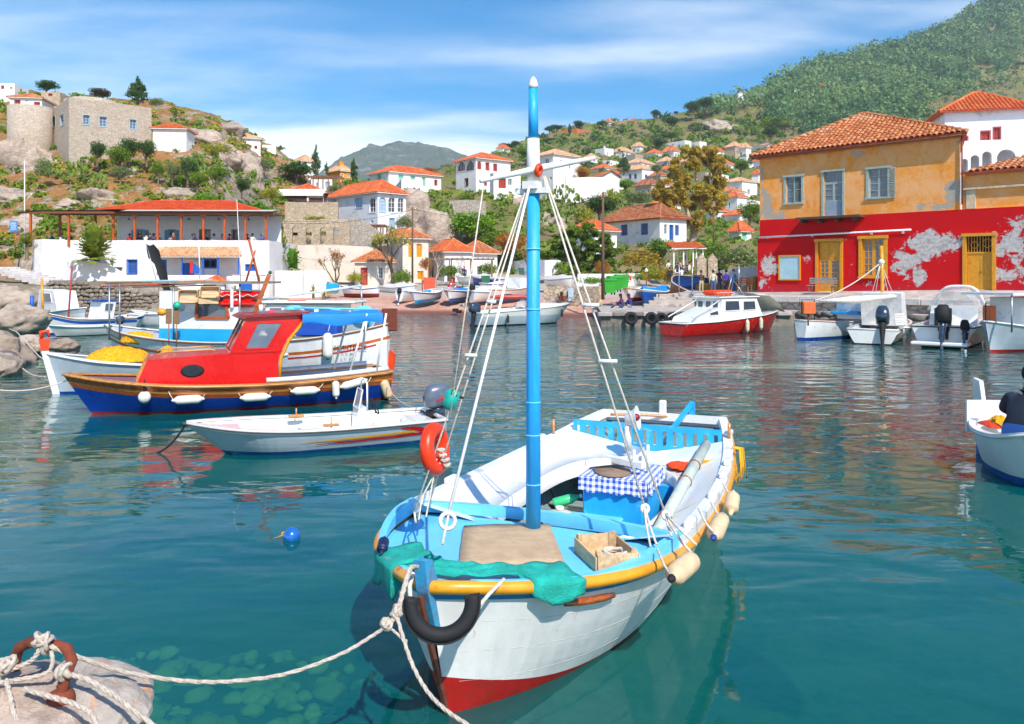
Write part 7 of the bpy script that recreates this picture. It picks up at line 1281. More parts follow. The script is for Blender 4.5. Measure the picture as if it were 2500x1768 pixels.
# --------- the other boats
def mk(label,bow,stern,beam,sheer,bands,mats,rail=None,tw=.8,keel=-.3,deck=None,inn=None,zf=.1,z=0.0,ov=.3,bluff=.5,full=.4,flare=.9,cap=None,rr=.03,name='boat',group=None,t0=.1,tk=None):
 r,L_,d=boat_root(name,label,bow,stern,'boat',group,z);u=V((math.cos(r.rotation_euler.z),math.sin(r.rotation_euler.z),0));r.location=V(r.location)-u*ov;L_+=ov
 if len(bow)==3:r.rotation_euler=(0,-math.atan2(d.z,L_),r.rotation_euler.z)
 h=Hull(L_,beam,sheer,keel,ov*1.5,tw,full,flare,bluff,tk);h.skin(bands,26,4).build('hull',mats,r,recalc=False)
 if rail:h.rail(rr,-.01,-.008,30,back=True).build('rubbing_rail',rail,r)
 if cap:h.cap(.09,.035,.01,1.0,26).build('gunwale',cap,r)
 if deck:h.deck(.01,deck[0],-.04,.03,12,.03).build('foredeck',deck[1],r,recalc=False)
 if inn:h.inner(deck[0]if deck else t0,.985,zf,.05,16).build('interior',[inn,inn],r,recalc=False)
 return h,r
def part(r,nm,m,fn,recalc=True):b=MB();fn(b);return b.build(nm,m,r,recalc=recalc)
def pane(r,pts,m=None,fr=None,w_=.035,nm='window',n=None):
 pts=[V(p)for p in pts];nn=n or(pts[1]-pts[0]).cross(pts[3]-pts[0]).normalized();c=sum(pts,V())/len(pts);b=MB();k=len(pts)
 for i in range(k):b.bar(pts[i],pts[(i+1)%k],w_,w_)
 o=b.build(nm,fr or k_white,r);g=MB();g.add(pts,[tuple(range(k))]);g.build('pane',m or g_blue,o,recalc=False);return o
w2=lambda r,p:Matrix.LocRotScale(V(r.location),r.rotation_euler,None).inverted()@V(p)
# --- red and blue cabin boat
h,r=mk('royal blue and red cabin boat with varnished strakes',(212,1012),(938,968),2.3,[(0,.96),(.15,.80),(.35,.67),(.65,.62),(1,.74)],[.05,('s',.30),('s',.2),('s',.16),('s',.06),('s',0)],[p_anti,p_navy,p_var,p_varl,p_var,p_varl],p_varl,.72,deck=(.36,mat('deck_mauve','#8a5a6a',.5,.15,2)),inn=w_grey,ov=.5,bluff=.5,cap=p_varl,flare=.8)
CB=r;yw=.72;prof=[(2.0,.58),(2.28,1.28),(4.08,1.36),(4.5,2.2),(5.85,2.24),(5.72,2.02),(5.42,1.66),(5.22,1.2),(5.18,.5)];cab=part(r,'cabin',p_red,lambda b:(b.prism(prof,-yw,yw,'y')))
part(r,'cabin_roof',mat('roof_maroon','#8f1c20',.35,.08,coat=.3),lambda b:b.prism([(4.25,2.2),(4.42,2.28),(5.95,2.33),(5.95,2.26)],-yw-.1,yw+.1,'y'))
for s in(-1,1):part(r,'trim',p_org,lambda b:b.tube([V((x+.03,s*(yw+.01),z))for x,z in((5.86,2.2),(5.72,2.0),(5.44,1.65),(5.24,1.2),(5.2,.5))],.045,6));part(r,'trim',p_red,lambda b:b.bx(4.1,5.3,s*yw-.02,s*yw+.02,1.36,1.4));part(r,'trim',p_red,lambda b:b.bx(2.1,5.2,s*yw-.025,s*yw+.025,.62,.68));part(r,'trim',p_red,lambda b:b.bar((4.12,s*(yw+.004),1.4),(4.5,s*(yw+.004),2.2),.03,.06))
for s in(-1,1):
 pane(cab,[(4.42,s*(yw+.006),1.45),(4.95,s*(yw+.006),1.45),(5.32,s*(yw+.006),2.08),(4.72,s*(yw+.006),2.08)],glass_mat('cabin_glass',(.16,.20,.26),.03),p_red);part(cab,'porthole',k_black,lambda b:b.lathe([(.15,0),(.21,.0),(.21,.04),(.15,.04)],20,Matrix.Translation((3.25,s*(yw+.01),.98))@Matrix.Rotation(R(90*s),4,'X')@Matrix.Diagonal((1.25,.72,1,1))))
 part(cab,'porthole_glass',g_dark,lambda b:b.lathe([(.001,.012),(.17,.012)],20,Matrix.Translation((3.25,s*(yw+.01),.98))@Matrix.Rotation(R(-90*s),4,'X')@Matrix.Diagonal((1.25,.72,1,1))),False)
for y0,y1 in((-.66,-.04),(.04,.66)):
 pane(cab,[(4.12,y0,1.42),(4.12,y1,1.42),(4.455,y1,2.12),(4.455,y0,2.12)],glass_mat('cabin_glass',(.16,.20,.26),.03),mat('frame_maroon','#5a1a28',.5));pane(cab,[(2.02,y0,.66),(2.02,y1,.66),(2.235,y1,1.2),(2.235,y0,1.2)],glass_mat('cabin_glass',(.16,.20,.26),.03),p_varl)
part(cab,'handrail',p_varl,lambda b:[b.tube([(2.5,s,1.36),(2.6,s,1.42),(3.7,s,1.45),(3.8,s,1.4)],.02,6)for s in(-.5,.5)][0]and None);part(r,'roof_mast',p_var,lambda b:b.bar((4.75,.1,2.3),(5.1,.1,3.25),.07,.1));part(r,'mast_tip',k_dkg,lambda b:b.sphere((5.12,.1,3.3),.05,8,6));part(r,'horn',k_white,lambda b:b.tube([(4.85,-.3,2.32),(4.85,-.3,2.5)],[.06,.05],8))
part(r,'awning',c_tarp,lambda b:b.loft([[V((x,y,2.28+.05*math.cos(y*1.6)-.06*math.sin(math.pi*(x-5.75)/1.0)**2))for y in(-.95,-.5,0,.5,.95)]+[V((x,.97,2.02-.05*math.sin(x*5))),]for x in np.linspace(5.75,7.75,13)],False,False,False,0,True),False)
part(r,'awning_skirt',c_tarp,lambda b:b.loft([[V((x,-.96,2.27)),V((x,-.99,2.12)),V((x,-.97,2.02+.05*math.sin(x*4.5))),]for x in np.linspace(5.75,7.75,15)],False,False,False,0,True),False)
for(x0,x1,s)in((6.9,7.35,-1),(7.6,7.85,-1),(7.6,7.85,1),(6.9,7.35,1)):part(r,'stanchion',k_white,lambda b:b.tube([(x0,s*.88,.7),(x1,s*.95,2.26)],.03,6))
part(r,'boom',p_sky,lambda b:b.tube([(5.7,0,2.4),(7.9,0,2.32)],.025,6))
for c_ in r.children:
 if c_.name.split('.')[0]in('cabin','cabin_roof','trim','roof_mast','mast_tip','horn','awning','awning_skirt','stanchion','boom'):c_.location.x-=.5
for s in(-1,1):part(r,'gunwale_tube',w_hull,lambda b:b.tube([h.edge(t,s,.05,.1)for t in np.linspace(.58,.985,12)],.06,8))
cw=lambda x,y,z:Matrix.LocRotScale(V(CB.location),CB.rotation_euler,None)@V((x,y,z))
for i,(t,a,lab)in enumerate(((.345,0,'white fender nearest the bow of the red and blue boat'),(.545,.12,'white fender amidships on the red and blue boat'),(.70,0,'third white fender towards the stern of the red and blue boat'),(.86,-.25,'slanting white fender near the stern of the red and blue boat'))):e=h.pt(t,.36-.03*i+(.18 if i==3 else 0)+(.12 if i==2 else 0),-1,-.11);fender('fender',cw(e.x-.3,e.y,e.z),cw(e.x+.32,e.y,e.z+(.14 if i==3 else 0)),.1,fend_w,lab,None,[(cw(e.x-.3,e.y,e.z),cw(e.x-.45,e.y+.1,h.zs(t))),(cw(e.x+.32,e.y,e.z+.03),cw(e.x+.5,e.y+.1,h.zs(t)))])
e=h.pt(.22,.45,-1,-.13);bf=thing('ball_fender','round white ball fender at the bow of the red and blue boat','fender',cw(*e));part(bf,'ball',fend_w,lambda b:b.sphere((0,0,0),.14,14,10));part(bf,'neck',k_dark,lambda b:b.tube([(0,0,.13),(0,0,.22),(0,.02,.4)],[.05,.03,.012],8))
e=h.pt(.985,.3,-1,-.05);fender('fender',cw(e.x+.05,e.y,.05),cw(e.x-.12,e.y,.55),.12,fend_b,'worn beige fender hanging at the stern corner',None,[(cw(e.x-.12,e.y,.55),cw(e.x-.2,e.y+.1,.8))]);e=h.pt(.80,.4,-1,-.1);fender('fender',cw(e.x+.02,e.y,.2),cw(e.x,e.y,.62),.09,fend_w,'upright white fender behind the skiff windscreen')
# --- white skiff with red and yellow stripes
h,r=mk('white open skiff with red and yellow stripes',(538,1108),(1062,1064),1.75,[(0,.60),(.2,.50),(.5,.43),(1,.43)],[.07,('s',.07),('s',0)],[p_antib,w_grey,w_gel],mat('skiff_rubrail','#6a5a62',.6,.1),.86,-.25,None,w_gel,.12,ov=.62,bluff=.52,full=.34,flare=.8,cap=w_gel,rr=.022,t0=.06)
SK=r;sw=lambda x,y,z:Matrix.LocRotScale(V(SK.location),SK.rotation_euler,None)@V((x,y,z));Ls=h.L
part(r,'stripe',p_red,lambda b:b.loft([[h.pt(t,z0,-1,-.012),h.pt(t,z1,-1,-.012)]for t,z0,z1 in((.46,.165,.175),(.6,.16,.195),(.75,.17,.215),(.9,.19,.245),(.955,.20,.26))],False,False,False,0,True),False);part(r,'stripe',mat('stripe_yellow','#f0b010',.35,.05),lambda b:b.loft([[h.pt(t,z0,-1,-.012),h.pt(t,z1,-1,-.012)]for t,z0,z1 in((.40,.22,.225),(.55,.215,.25),(.7,.23,.27),(.86,.255,.295))],False,False,False,0,True),False);part(r,'stripe',p_red,lambda b:b.loft([[h.pt(t,z0,-1,-.012),h.pt(t,z1,-1,-.012)]for t,z0,z1 in((.80,.345,.365),(.86,.29,.37),(.90,.25,.33),(.96,.20,.26))],False,False,False,0,True),False)
h.deck(.02,.2,-.03,.05,8,.02).build('bow_deck',w_gel,r,recalc=False);xc=Ls*.70
cn=part(r,'console',w_gel,lambda b:b.prism([(xc-.16,.12),(xc+.2,.12),(xc+.14,.5),(xc+.02,.66),(xc-.12,.6)],.12,.55,'y'));pane(cn,[(xc-.11,.12,.62),(xc-.11,.56,.62),(xc-.03,.54,.98),(xc-.03,.14,.98)],c_clear,k_white,.02,'windscreen');part(cn,'grab_rail',k_white,lambda b:b.tube([(xc+.05,.10,.6),(xc+.05,.10,1.1),(xc+.05,.34,1.18),(xc+.05,.58,1.1),(xc+.05,.58,.6)],.018,6));part(cn,'steering_wheel',k_black,lambda b:(b.torus((xc+.26,.34,.62),.17,.014,(1,0,.45),20,6),[b.tube([(xc+.26,.34,.62),(xc+.26,.34+.16*math.cos(a),.62+.15*math.sin(a))],.01,5)for a in(0,2.1,4.2)],b.tube([(xc+.26,.34,.62),(xc+.1,.34,.54)],.02,6)))
part(r,'thwart',w_gel,lambda b:b.rbox((Ls*.48,0,.3),(.3,1.3,.06),.02));part(r,'transom_well',w_gel,lambda b:b.rbox((Ls*.93,0,.30),(.4,1.2,.2),.03))
for x in(.44,.53):part(r,'cleat',p_varl,lambda b:(b.rbox((Ls*x,.62 if x<.5 else-.6,h.zs(x)+.05),(.3,.1,.05),.015),b.tube([(Ls*x,.62 if x<.5 else-.6,h.zs(x)),(Ls*x,.62 if x<.5 else-.6,h.zs(x)+.2)],.016,6)))
outboard('outboard_motor',r,(Ls+.1,.0,.18),0,'grey outboard motor on the striped skiff',1.0,6,k_ob,p_red)
rope_obj('mooring_line',sag(sw(.05,0,.6),G(360,1108,-.05),.16),.022,'dark mooring line from the skiff bow into the water',mat('rope_dark','#3a3c40',.8));rope_obj('stern_line',sag(cw(7.6,.8,.6),sw(Ls-.2,.5,.5),.25),.01,'white line tied between the skiff and the red and blue boat')
# --- boat with orange stem head and yellow net
h,r=mk('white wooden boat with bright orange stem head',(135,962),(690,925),2.2,[(0,1.12),(.2,.88),(.5,.72),(1,.8)],[.06,('s',0)],[p_navy,w_grey],w_hull,.5,ov=.22,deck=(.4,w_grey),inn=w_grey,cap=w_hull,bluff=.42,flare=.7)
part(r,'stem_post',w_hull,lambda b:b.prism([(-.12,1.2),(.06,1.2),(.3,.1),(.4,-.3),(.22,-.3)],-.05,.05,'y'));part(r,'stem_head',p_orange,lambda b:(b.prism([(-.18,1.52),(.1,1.5),(.06,1.2),(-.12,1.2)],-.07,.07,'y'),b.tube([(-.1,0,1.52),(-.12,0,1.7),(.04,0,1.72),(.08,0,1.55)],[.05,.06,.05,.04],7)))
ow=lambda x,y,z:Matrix.LocRotScale(V(r.location),r.rotation_euler,None)@V((x,y,z));heap('fishing_net','yellow fishing net heaped on the bow of the orange stemmed boat',ow(1.75,-.1,.9),.9,.6,.32,net_y,3,'net',r.rotation_euler.z,.25);heap('blue_sheet','pale blue plastic sheet beside the yellow net',ow(2.2,.75,.78),.7,.25,.14,mat('sheet_pale_blue','#7fc0e0',.4,.1),5,'tarp',r.rotation_euler.z);heap('fishing_net','small yellow net bundle hanging before the red cabin',ow(3.1,.3,.9),.2,.2,.25,net_y,6,'net',0,.6)
# --- trawler behind with white and turquoise wheelhouse
h,r=mk('large white fishing boat with turquoise wheelhouse behind the red cabin boat',(286,893),(948,908),3.0,[(0,1.45),(.15,1.2),(.45,1.0),(.75,1.12),(.9,1.35),(1,1.6)],[.06,('s',.5),('s',.40),('s',.0)],[p_anti,w_hull,mat('strake_orange','#c8641c',.4),w_hull],mat('rail_brown','#8a5a40',.6),.12,-.5,(.3,w_grey),w_in,.5,ov=.5,bluff=.45,flare=.75,cap=w_hull,rr=.035)
TW=r;tw_=lambda x,y,z:Matrix.LocRotScale(V(r.location),r.rotation_euler,None)@V((x,y,z));Lt=h.L
part(r,'red_line',p_red,lambda b:b.loft([[h.pt(t,h.zs(t)-.62,-1,-.01),h.pt(t,h.zs(t)-.57,-1,-.01)]for t in np.linspace(.5,.97,12)],False,False,False,0,True),False);part(r,'yellow_line',p_org,lambda b:b.loft([[h.pt(t,h.zs(t)-.3,-1,-.01),h.pt(t,h.zs(t)-.22,-1,-.01)]for t in np.linspace(.02,.2,8)],False,False,False,0,True),False)
X0,X1=2.75,5.3;wh=part(r,'wheelhouse',w_hull,lambda b:b.prism([(X0,1.42),(X1+.5,1.42),(X1+.3,2.72),(X0,2.72)],-.85,.85,'y'));part(r,'wheelhouse_base',k_tur,lambda b:b.prism([(X0-.01,.6),(X1+.62,.6),(X1+.505,1.42),(X0-.01,1.42)],-.86,.86,'y'));pane(wh,[(4.15,-.86,1.8),(5.35,-.86,1.8),(5.2,-.86,2.52),(4.2,-.86,2.52)],g_blue,k_woodr,.09);part(wh,'vent',w_grey,lambda b:b.lathe([(.12,0),(.12,.03),(.02,.04)],14,Matrix.Translation((3.6,-.85,2.15))@Matrix.Rotation(R(90),4,'X')))
part(r,'canopy_roof',mat('canopy_wood','#8f8272',.85,.2),lambda b:b.bx(X0-.15,X1+1.0,-1.05,1.05,2.95,3.03));[part(r,'canopy_post',k_metal,lambda b:b.tube([(x,-.95,1.0),(x,-.95,2.95)],.03,6))for x in(.9,1.3,3.35,5.8)]
for i,(y,m,z)in enumerate(((.9,k_varl if False else p_varl,3.0),(.5,p_sky,3.05),(0,p_varl,3.02),(-.6,p_red,2.9),(.7,p_varl,2.85))):part(r,'roof_pole',m,lambda b:b.tube([(-.6+.3*i,y,z-.05),(X0+1.2,y,z+.04)],.025,6))
part(r,'flagstaff',k_white,lambda b:b.tube([(X0+.7,.5,3.0),(X0+.65,.5,4.35)],.018,6));part(r,'radio_mast',k_white,lambda b:b.tube([(X0+2.45,.2,3.0),(X0+2.3,.2,5.9)],[.02,.008],6));part(r,'derrick',k_woodr,lambda b:(b.tube([(X1+.6,.2,3.0),(X1+.2,.2,4.5)],.04,6),b.tube([(X1+.2,.0,3.0),(X1+.55,.0,4.1)],.035,6)))
for(x,s)in((Lt*.70,1),(Lt*.93,1)):nr=part(r,'net_reel',p_sky,lambda b:b.lathe([(.05,-.12),(.36,-.12),(.38,-.1),(.36,-.08),(.12,-.06),(.12,.16),(.36,.18),(.38,.2),(.05,.22)],20,Matrix.Translation((x,-.35,1.85))@Matrix.Rotation(R(90),4,'X')))
part(r,'rudder_head',mat('rudder_brown','#7a3a28',.5),lambda b:b.rbox((Lt+.05,0,1.75),(.55,.07,.75),.03));part(r,'rudder',p_orange,lambda b:b.prism([(Lt-.02,.1),(Lt+.2,.1),(Lt+.25,.6),(Lt+.05,.75)],-.04,.04,'y'));part(r,'deck_boxes',mat('tub_blue','#1a4fb0',.5),lambda b:b.rbox((Lt*.78,-.3,1.45),(1.5,.6,.5),.04));part(r,'deck_chest',w_hull,lambda b:b.rbox((Lt*.63,.2,1.45),(1.3,.9,.5),.04))
heap('fishing_net','yellow net hanging over the rail left of the turquoise wheelhouse',tw_(2.0,-.95,1.15),.7,.2,.15,net_y,9,'net',r.rotation_euler.z,1.6);heap('fishing_net','lime green net on the trawler deck under the blue awning',tw_(Lt*.67,-.4,1.75),.5,.3,.22,mat('net_lime','#8fd020',.9,.2,12,.8,40),11,'net')
for i,(x,lab)in enumerate(((Lt*.60,'white fender with blue top just right of the red cabin'),(Lt*.835,'large white fender with blue top near the trawler stern'))):e=h.pt(x/Lt,.6,-1,-.16);fender('fender',tw_(x,e.y,.25+.25*i),tw_(x,e.y,1.15+.2*i),.17,fend_w,lab,mat('fender_cap_blue','#1f4fb0',.5),[(tw_(x,e.y,1.15+.2*i),tw_(x,e.y+.2,1.5+.15*i))])
q0,q1=h.pt(.84,.85,-1,-.03),h.pt(.93,.85,-1,-.03)
def lettering(r,txt,size,p,ang,m):
 c=bpy.data.curves.new('t','FONT');c.body=txt;c.size=size;c.extrude=.002;o=bpy.data.objects.new('t',c);col.objects.link(o);me=bpy.data.meshes.new_from_object(o.evaluated_get(bpy.context.evaluated_depsgraph_get()));bpy.data.objects.remove(o);me.materials.clear();me.materials.append(m);n=mesh_obj('lettering',me,r);n.location=p;n.rotation_euler=ang;n['kind']='stuff';return n
lettering(r,'ΔΗΜΗΤΡΙΟΣ',.2,(q0.x,q0.y-.03,.78),(R(80),0,math.atan2(q1.y-q0.y,q1.x-q0.x)),k_dark);lettering(r,'Λ.Υ. 80',.14,(q0.x+.35,q0.y+.04,.58),(R(80),0,math.atan2(q1.y-q0.y,q1.x-q0.x)),k_dark)
lr=P(590,722,27.9);rf=thing('life_raft','two stacked red life floats on the trawler roof','life float',lr)
for k in range(2):part(rf,'float',p_red,lambda b:b.rbox((-.05*k,0,.02-.28*k),(1.35-.1*k,.8,.26),.1))
part(rf,'grab_line',rope_m,lambda b:b.tube([V((-.68+.17*i,-.42,.05-(.08 if i%2 else 0)))for i in range(9)],.015,5));part(rf,'strap',k_white,lambda b:b.rbox((-.2,0,-.1),(.1,.86,.62),.02))
for i,(px,py,rz,tl,lab)in enumerate(((462,712,.1,(R(80),0,.2),'wooden crate standing on edge on the trawler roof'),(510,728,.3,None,'flat wooden crate beside the red life floats'),(515,706,.1,(R(60),0,.1),'pale wooden crate behind the red life floats'))):crate(P(px,py+14,27.6),rz,.62,.42,.2,lab,m_crate,tilt=tl)
fl=thing('flag','small red and blue flag on the trawler staff','flag',P(463,655,28));part(fl,'cloth',p_red,lambda b:b.loft([[V((.01+.05*k,.02*math.sin(k),.28-.035*k)),V((.0+.05*k,.02*math.sin(k+1),-.18))]for k in range(3)],False,False,False,0,True),False);part(fl,'blue_field',k_blue,lambda b:b.loft([[V((.11+.06*k,.02*math.sin(k+2),.2-.05*k)),V((.1+.06*k,.02*math.sin(k+3),-.18))]for k in range(5)],False,False,False,0,True),False)
pf=thing('pennant','black tattered cloth on a leaning pole before the taverna','flag',P(395,722,30));part(pf,'pole',k_metal,lambda b:b.tube([(0,0,-.2),P(357,595,30)-P(395,722,30)],.015,5));part(pf,'cloth',mat('cloth_black','#1a1a20',.8,.3,3,.3),lambda b:b.loft([[P(357+a,y,30)-P(395,722,30),P(362+b_,y+4,30.1)-P(395,722,30),P(367+c,y,30)-P(395,722,30)]for a,b_,c,y in((0,4,8,596),(1,10,22,612),(5,16,26,630),(20,26,34,645),(27,33,41,665),(33,37,44,685),(40,43,48,705),(50,52,55,720))],False,False,False,0,True),False)
sp_=thing('shovel_pair','two wooden oar blades standing at the trawler bow','oars',P(412,850,27));[part(sp_,'oar',k_wood,lambda b:(b.tube([(x,0,0),(x+.0,0,.8)],.02,5),b.rbox((x,0,1.05),(.2,.03,.5),.02)))for x in(0,.25)]
bu2=thing('net_float','yellow float hanging from the trawler frame','float',P(395,762,27));part(bu2,'ball',p_org,lambda b:b.sphere((0,0,0),.13,10,8,0,(1.2,1,1)));bu3=thing('net_float','green float hanging from the trawler roof edge','float',P(432,746,27));part(bu3,'ball',mat('float_green','#1fa88a',.4),lambda b:b.sphere((0,0,0),.13,10,8))
# --- white deckhouse boat further back with red float and long spar
h,r=mk('white passenger boat with long cabin roof behind the trawler',(900,838),(620,836),2.6,[(0,1.2),(.4,.9),(1,.95)],[.08,('s',0)],[p_navy,w_hull],w_grey,.8,deck=(.2,w_hull),inn=w_grey,ov=.4,cap=w_hull);zz=h.L
part(r,'cabin',w_hull,lambda b:b.rbox((zz*.55,0,1.35),(zz*.6,1.9,1.1),.06));part(r,'cabin_roof',w_gel,lambda b:b.rbox((zz*.52,0,1.98),(zz*.78,2.3,.12),.04));[pane(r,[(zz*(.32+.13*k),.96,1.3),(zz*(.42+.13*k),.96,1.3),(zz*(.42+.13*k),.96,1.72),(zz*(.32+.13*k),.96,1.72)],g_blue,k_white)for k in range(4)];part(r,'spar',w_grey,lambda b:b.tube([w2(r,P(600,735,40)),w2(r,P(740,718,40)),w2(r,P(884,697,40))],.06,6));part(r,'spar_post',k_metal,lambda b:b.tube([w2(r,P(880,698,40)),w2(r,P(888,770,40))],.04,6))
ff=thing('life_raft','single red life float on the passenger boat roof','life float',P(725,740,39.5));part(ff,'float',p_red,lambda b:b.rbox((0,0,0),(1.0,.6,.3),.1));part(ff,'rail',k_white,lambda b:b.tube([(-.8,-.4,-.05),(-.8,-.4,.3),(.8,-.4,.3),(.8,-.4,-.05)],.02,5));lb=thing('laundry','red and white striped cloth on the red boat cabin roof','cloth',P(655,768,20.6));part(lb,'cloth',mat('cloth_pink','#d0405a',.8,.4,9),lambda b:b.sphere((.08,0,0),.16,12,8,0,(1,.6,.7)));part(lb,'folded_flag',mat('cloth_greyblue','#6a7a9a',.8,.4,9),lambda b:b.sphere((-.14,0,0),.15,12,8,0,(1,.6,.8)))
# --- small craft by the dry stone wall
gs='small boats moored under the stone wall'
h,r=mk('white cabin boat with orange mast ring at far left',(205,806),(40,790),2.0,[(0,1.35),(.4,.95),(1,.95)],[.35,('s',.3),('s',0)],[k_tur,w_hull,w_grey],k_white,.8,deck=(.4,w_hull),inn=w_hull,ov=.3,cap=w_hull,group=gs);part(r,'cuddy',w_hull,lambda b:b.prism([(h.L*.22,.9),(h.L*.28,2.3),(h.L*.48,2.4),(h.L*.52,.9)],-.65,.65,'y'));pane(r,[(h.L*.3,.66,1.6),(h.L*.44,.66,1.6),(h.L*.44,.66,2.15),(h.L*.32,.66,2.15)],g_blue,k_white);part(r,'mast',p_org,lambda b:b.tube([w2(r,P(106,785,48)),w2(r,P(102,680,48))],.07,6));lifebuoy(P(106,775,47.6),(.2,-1,.1),.30,.07,'red lifebuoy hung on the orange mast at far left',p_orange,False);part(r,'post',k_blue,lambda b:b.tube([w2(r,P(78,770,49)),w2(r,P(78,722,49))],.12,6))
h,r=mk('white boat with blue stripe and small wheelhouse under the stone wall',(112,818),(320,806),1.9,[(0,1.25),(.3,.85),(1,.75)],[.1,('s',.28),('s',.12),('s',0)],[p_navy,w_hull,k_blue,w_hull],p_varl,.7,deck=(.4,w_hull),inn=w_hull,ov=.3,cap=w_hull,group=gs);part(r,'wheelhouse',w_hull,lambda b:b.prism([(h.L*.56,.7),(h.L*.6,1.75),(h.L*.76,1.8),(h.L*.72,.7)],-.6,.6,'y'));part(r,'wheelhouse_roof',k_blue,lambda b:b.rbox((h.L*.68,0,1.84),(h.L*.26,1.4,.07),.02));pane(r,[(h.L*.62,-.61,1.2),(h.L*.71,-.61,1.2),(h.L*.73,-.61,1.65),(h.L*.63,-.61,1.65)],g_blue,k_white);part(r,'mast',k_red,lambda b:b.tube([w2(r,P(166,788,46)),w2(r,P(176,650,46))],.05,6))
h,r=mk('small open white dinghy lying in front of the blue striped boat',(135,822),(290,815),1.5,[(0,.62),(.4,.5),(1,.5)],[.04,('s',0)],[k_dark,w_gel],w_grey,.85,-.2,None,w_gel,.15,ov=.35,cap=w_gel,group=gs);outboard('outboard_motor',r,(h.L+.1,0,.2),0,'dark outboard motor on the small white dinghy',.9,4,k_obd)
h,r=mk('upturned stern white boat with blue rim right of the dinghy',(345,800),(250,806),1.8,[(0,.95),(.4,.75),(1,.75)],[.1,('s',.2),('s',0)],[p_varl,w_hull,k_blue],k_white,.75,deck=(.25,w_hull),inn=w_hull,ov=.25,cap=w_hull,group=gs);h,r=mk('pale boat half hidden behind the trawler frame',(330,795),(440,795),1.8,[(0,1.0),(.4,.8),(1,.85)],[.1,('s',.2),('s',0)],[w_grey,w_hull,w_grey],k_white,.75,deck=(.25,w_hull),inn=w_hull,ov=.25,cap=w_hull,group=gs)
# --- boats pulled up on the beach
gb='boats pulled up on the beach';SB=[(0,1.0),(.25,.82),(.6,.72),(1,.85)]
def beached(label,bpx,bpy,bY,spx,spy,sY,beam,mats,rail,inn=w_gel,tw=.5,**k):return mk(label,(bpx,bpy,bY),(spx,spy,sY),beam,SB,[.22,('s',.14),('s',.0)],mats,rail,tw,-.18,(.22,inn),inn,.2,ov=.25,cap=k_white,bluff=.42,flare=.7,group=gb,rr=.035,**k)
h,r=beached('white beached boat with turquoise bottom facing the water',1012,740,71.5,1070,728,75,2.2,[k_tur,w_hull,k_blue],k_white);part(r,'mast',k_woodr,lambda b:b.tube([(1.6,0,.5),(1.6,0,2.6)],.05,6));part(r,'net',k_tur,lambda b:b.sphere((2.4,0,.8),.35,10,6,0,(1.6,1,.4)))
beached('white beached boat with dark red bottom left of the grey cover',838,722,80,925,722,80,2.1,[mat('antifoul_brown','#7a2a22',.7,.2),w_hull,k_blue],k_white,tw=.3)
h,r=beached('blue bottomed boat with blue sheet and lifebuoy on its bow',1096,736,72,1160,722,78,2.2,[k_blue,w_hull,k_blue],k_white);part(r,'cover',c_tarp,lambda b:b.loft([[V((x,y*h.b(x/h.L)*.9,.84+.14*(1-y*y)))for y in(-1,-.5,0,.5,1)]for x in np.linspace(.4,3.4,7)],False,False,False,0,True),False);lifebuoy(P(1103,702,74.5),(.2,-1,.1),.30,.09,'red and white lifebuoy leaning on the blue bottomed boat',p_red,True)
def covered(label,px,py,Y,wpx,hpx,m):Yk=Y/F;o=heap('covered_boat',label,P(px,py-hpx*.35,Y),wpx*Yk/2,1.4,hpx*Yk*.75,m,int(px),'boat',.1,.9);return o
m_cov=mat('cover_grey','#d2cdc8',.8,.1,1.5,.3,5)
def hullcov(label,a,b_,beam,m,mot=False):
 h,r=beached(label,*a,*b_,beam,[w_gel,w_gel,w_grey],w_grey);part(r,'cover',m,lambda b:b.loft([[V((x,y*h.b(min(1,x/h.L))*1.04,h.zs(min(1,x/h.L))-.02+(.5*math.sin(math.pi*min(1,(x+.4)/(h.L+.6)))+.06*math.sin(x*4))*(1-abs(y)**1.6)))for y in np.linspace(-1,1,9)]for x in np.linspace(.02,h.L,13)],False,False,False,0,True),False);(outboard('outboard_motor',r,(h.L+.1,0,.35),0,'black outboard motor on the '+label.split(' behind')[0].split(' beside')[0],1.1,20,k_black)if mot else None);return r
hullcov('large boat under pale grey cover behind the left pole',(1010,720,84),(936,718,86),2.6,m_cov);hullcov('covered white motorboat beside the blue bottomed boat',(1215,728,74),(1150,735,72),2.3,m_cov,True);hullcov('small covered dinghy beside the turquoise bottomed boat',(1010,735,78),(975,733,74),1.7,m_cov,True);hullcov('grey covered boat on the wall right of the mast',(1395,703,78),(1340,700,82),2.4,m_cov)
h,r=beached('dark blue rowing boat behind the covered motorboat',1155,692,88,1225,698,86,2.0,[p_navy,p_navy,k_white],k_white);h,r=beached('white rowing boat with blue stripe behind the red kayak',1180,715,82,1235,705,84,2.2,[w_hull,w_hull,k_blue],k_white);h,r=beached('grey white dinghy behind the lifebuoy',1118,690,90,1160,694,88,1.6,[w_grey,w_gel,k_white],k_white)
h,r=beached('white cabin boat with ochre line just left of the mast',1298,716,76,1200,730,72,2.5,[w_gel,w_gel,p_org],k_white);part(r,'cuddy',w_gel,lambda b:b.prism([(1.2,.7),(1.6,1.55),(2.5,1.65),(2.7,.7)],-.8,.8,'y'));part(r,'door',k_brown,lambda b:b.bx(1.8,2.4,-.84,-.8,.75,1.4))
ky=thing('kayak','red kayak lying behind the white speedboat','kayak',P(1240,732,70.5),.06);part(ky,'hull',mat('kayak_red','#d8483c',.4,.1),lambda b:b.loft([[V((x,math.cos(a)*.33*k,.25+math.sin(a)*.2*k))for a in[2*math.pi*j/12 for j in range(12)]]for x,k in((-1.75,.05),(-1.4,.5),(-.7,.9),(0,1),(.7,.9),(1.4,.5),(1.75,.05))]));part(ky,'cockpit',k_dark,lambda b:b.sphere((0,0,.42),.3,12,6,0,(1.5,.7,.25)))
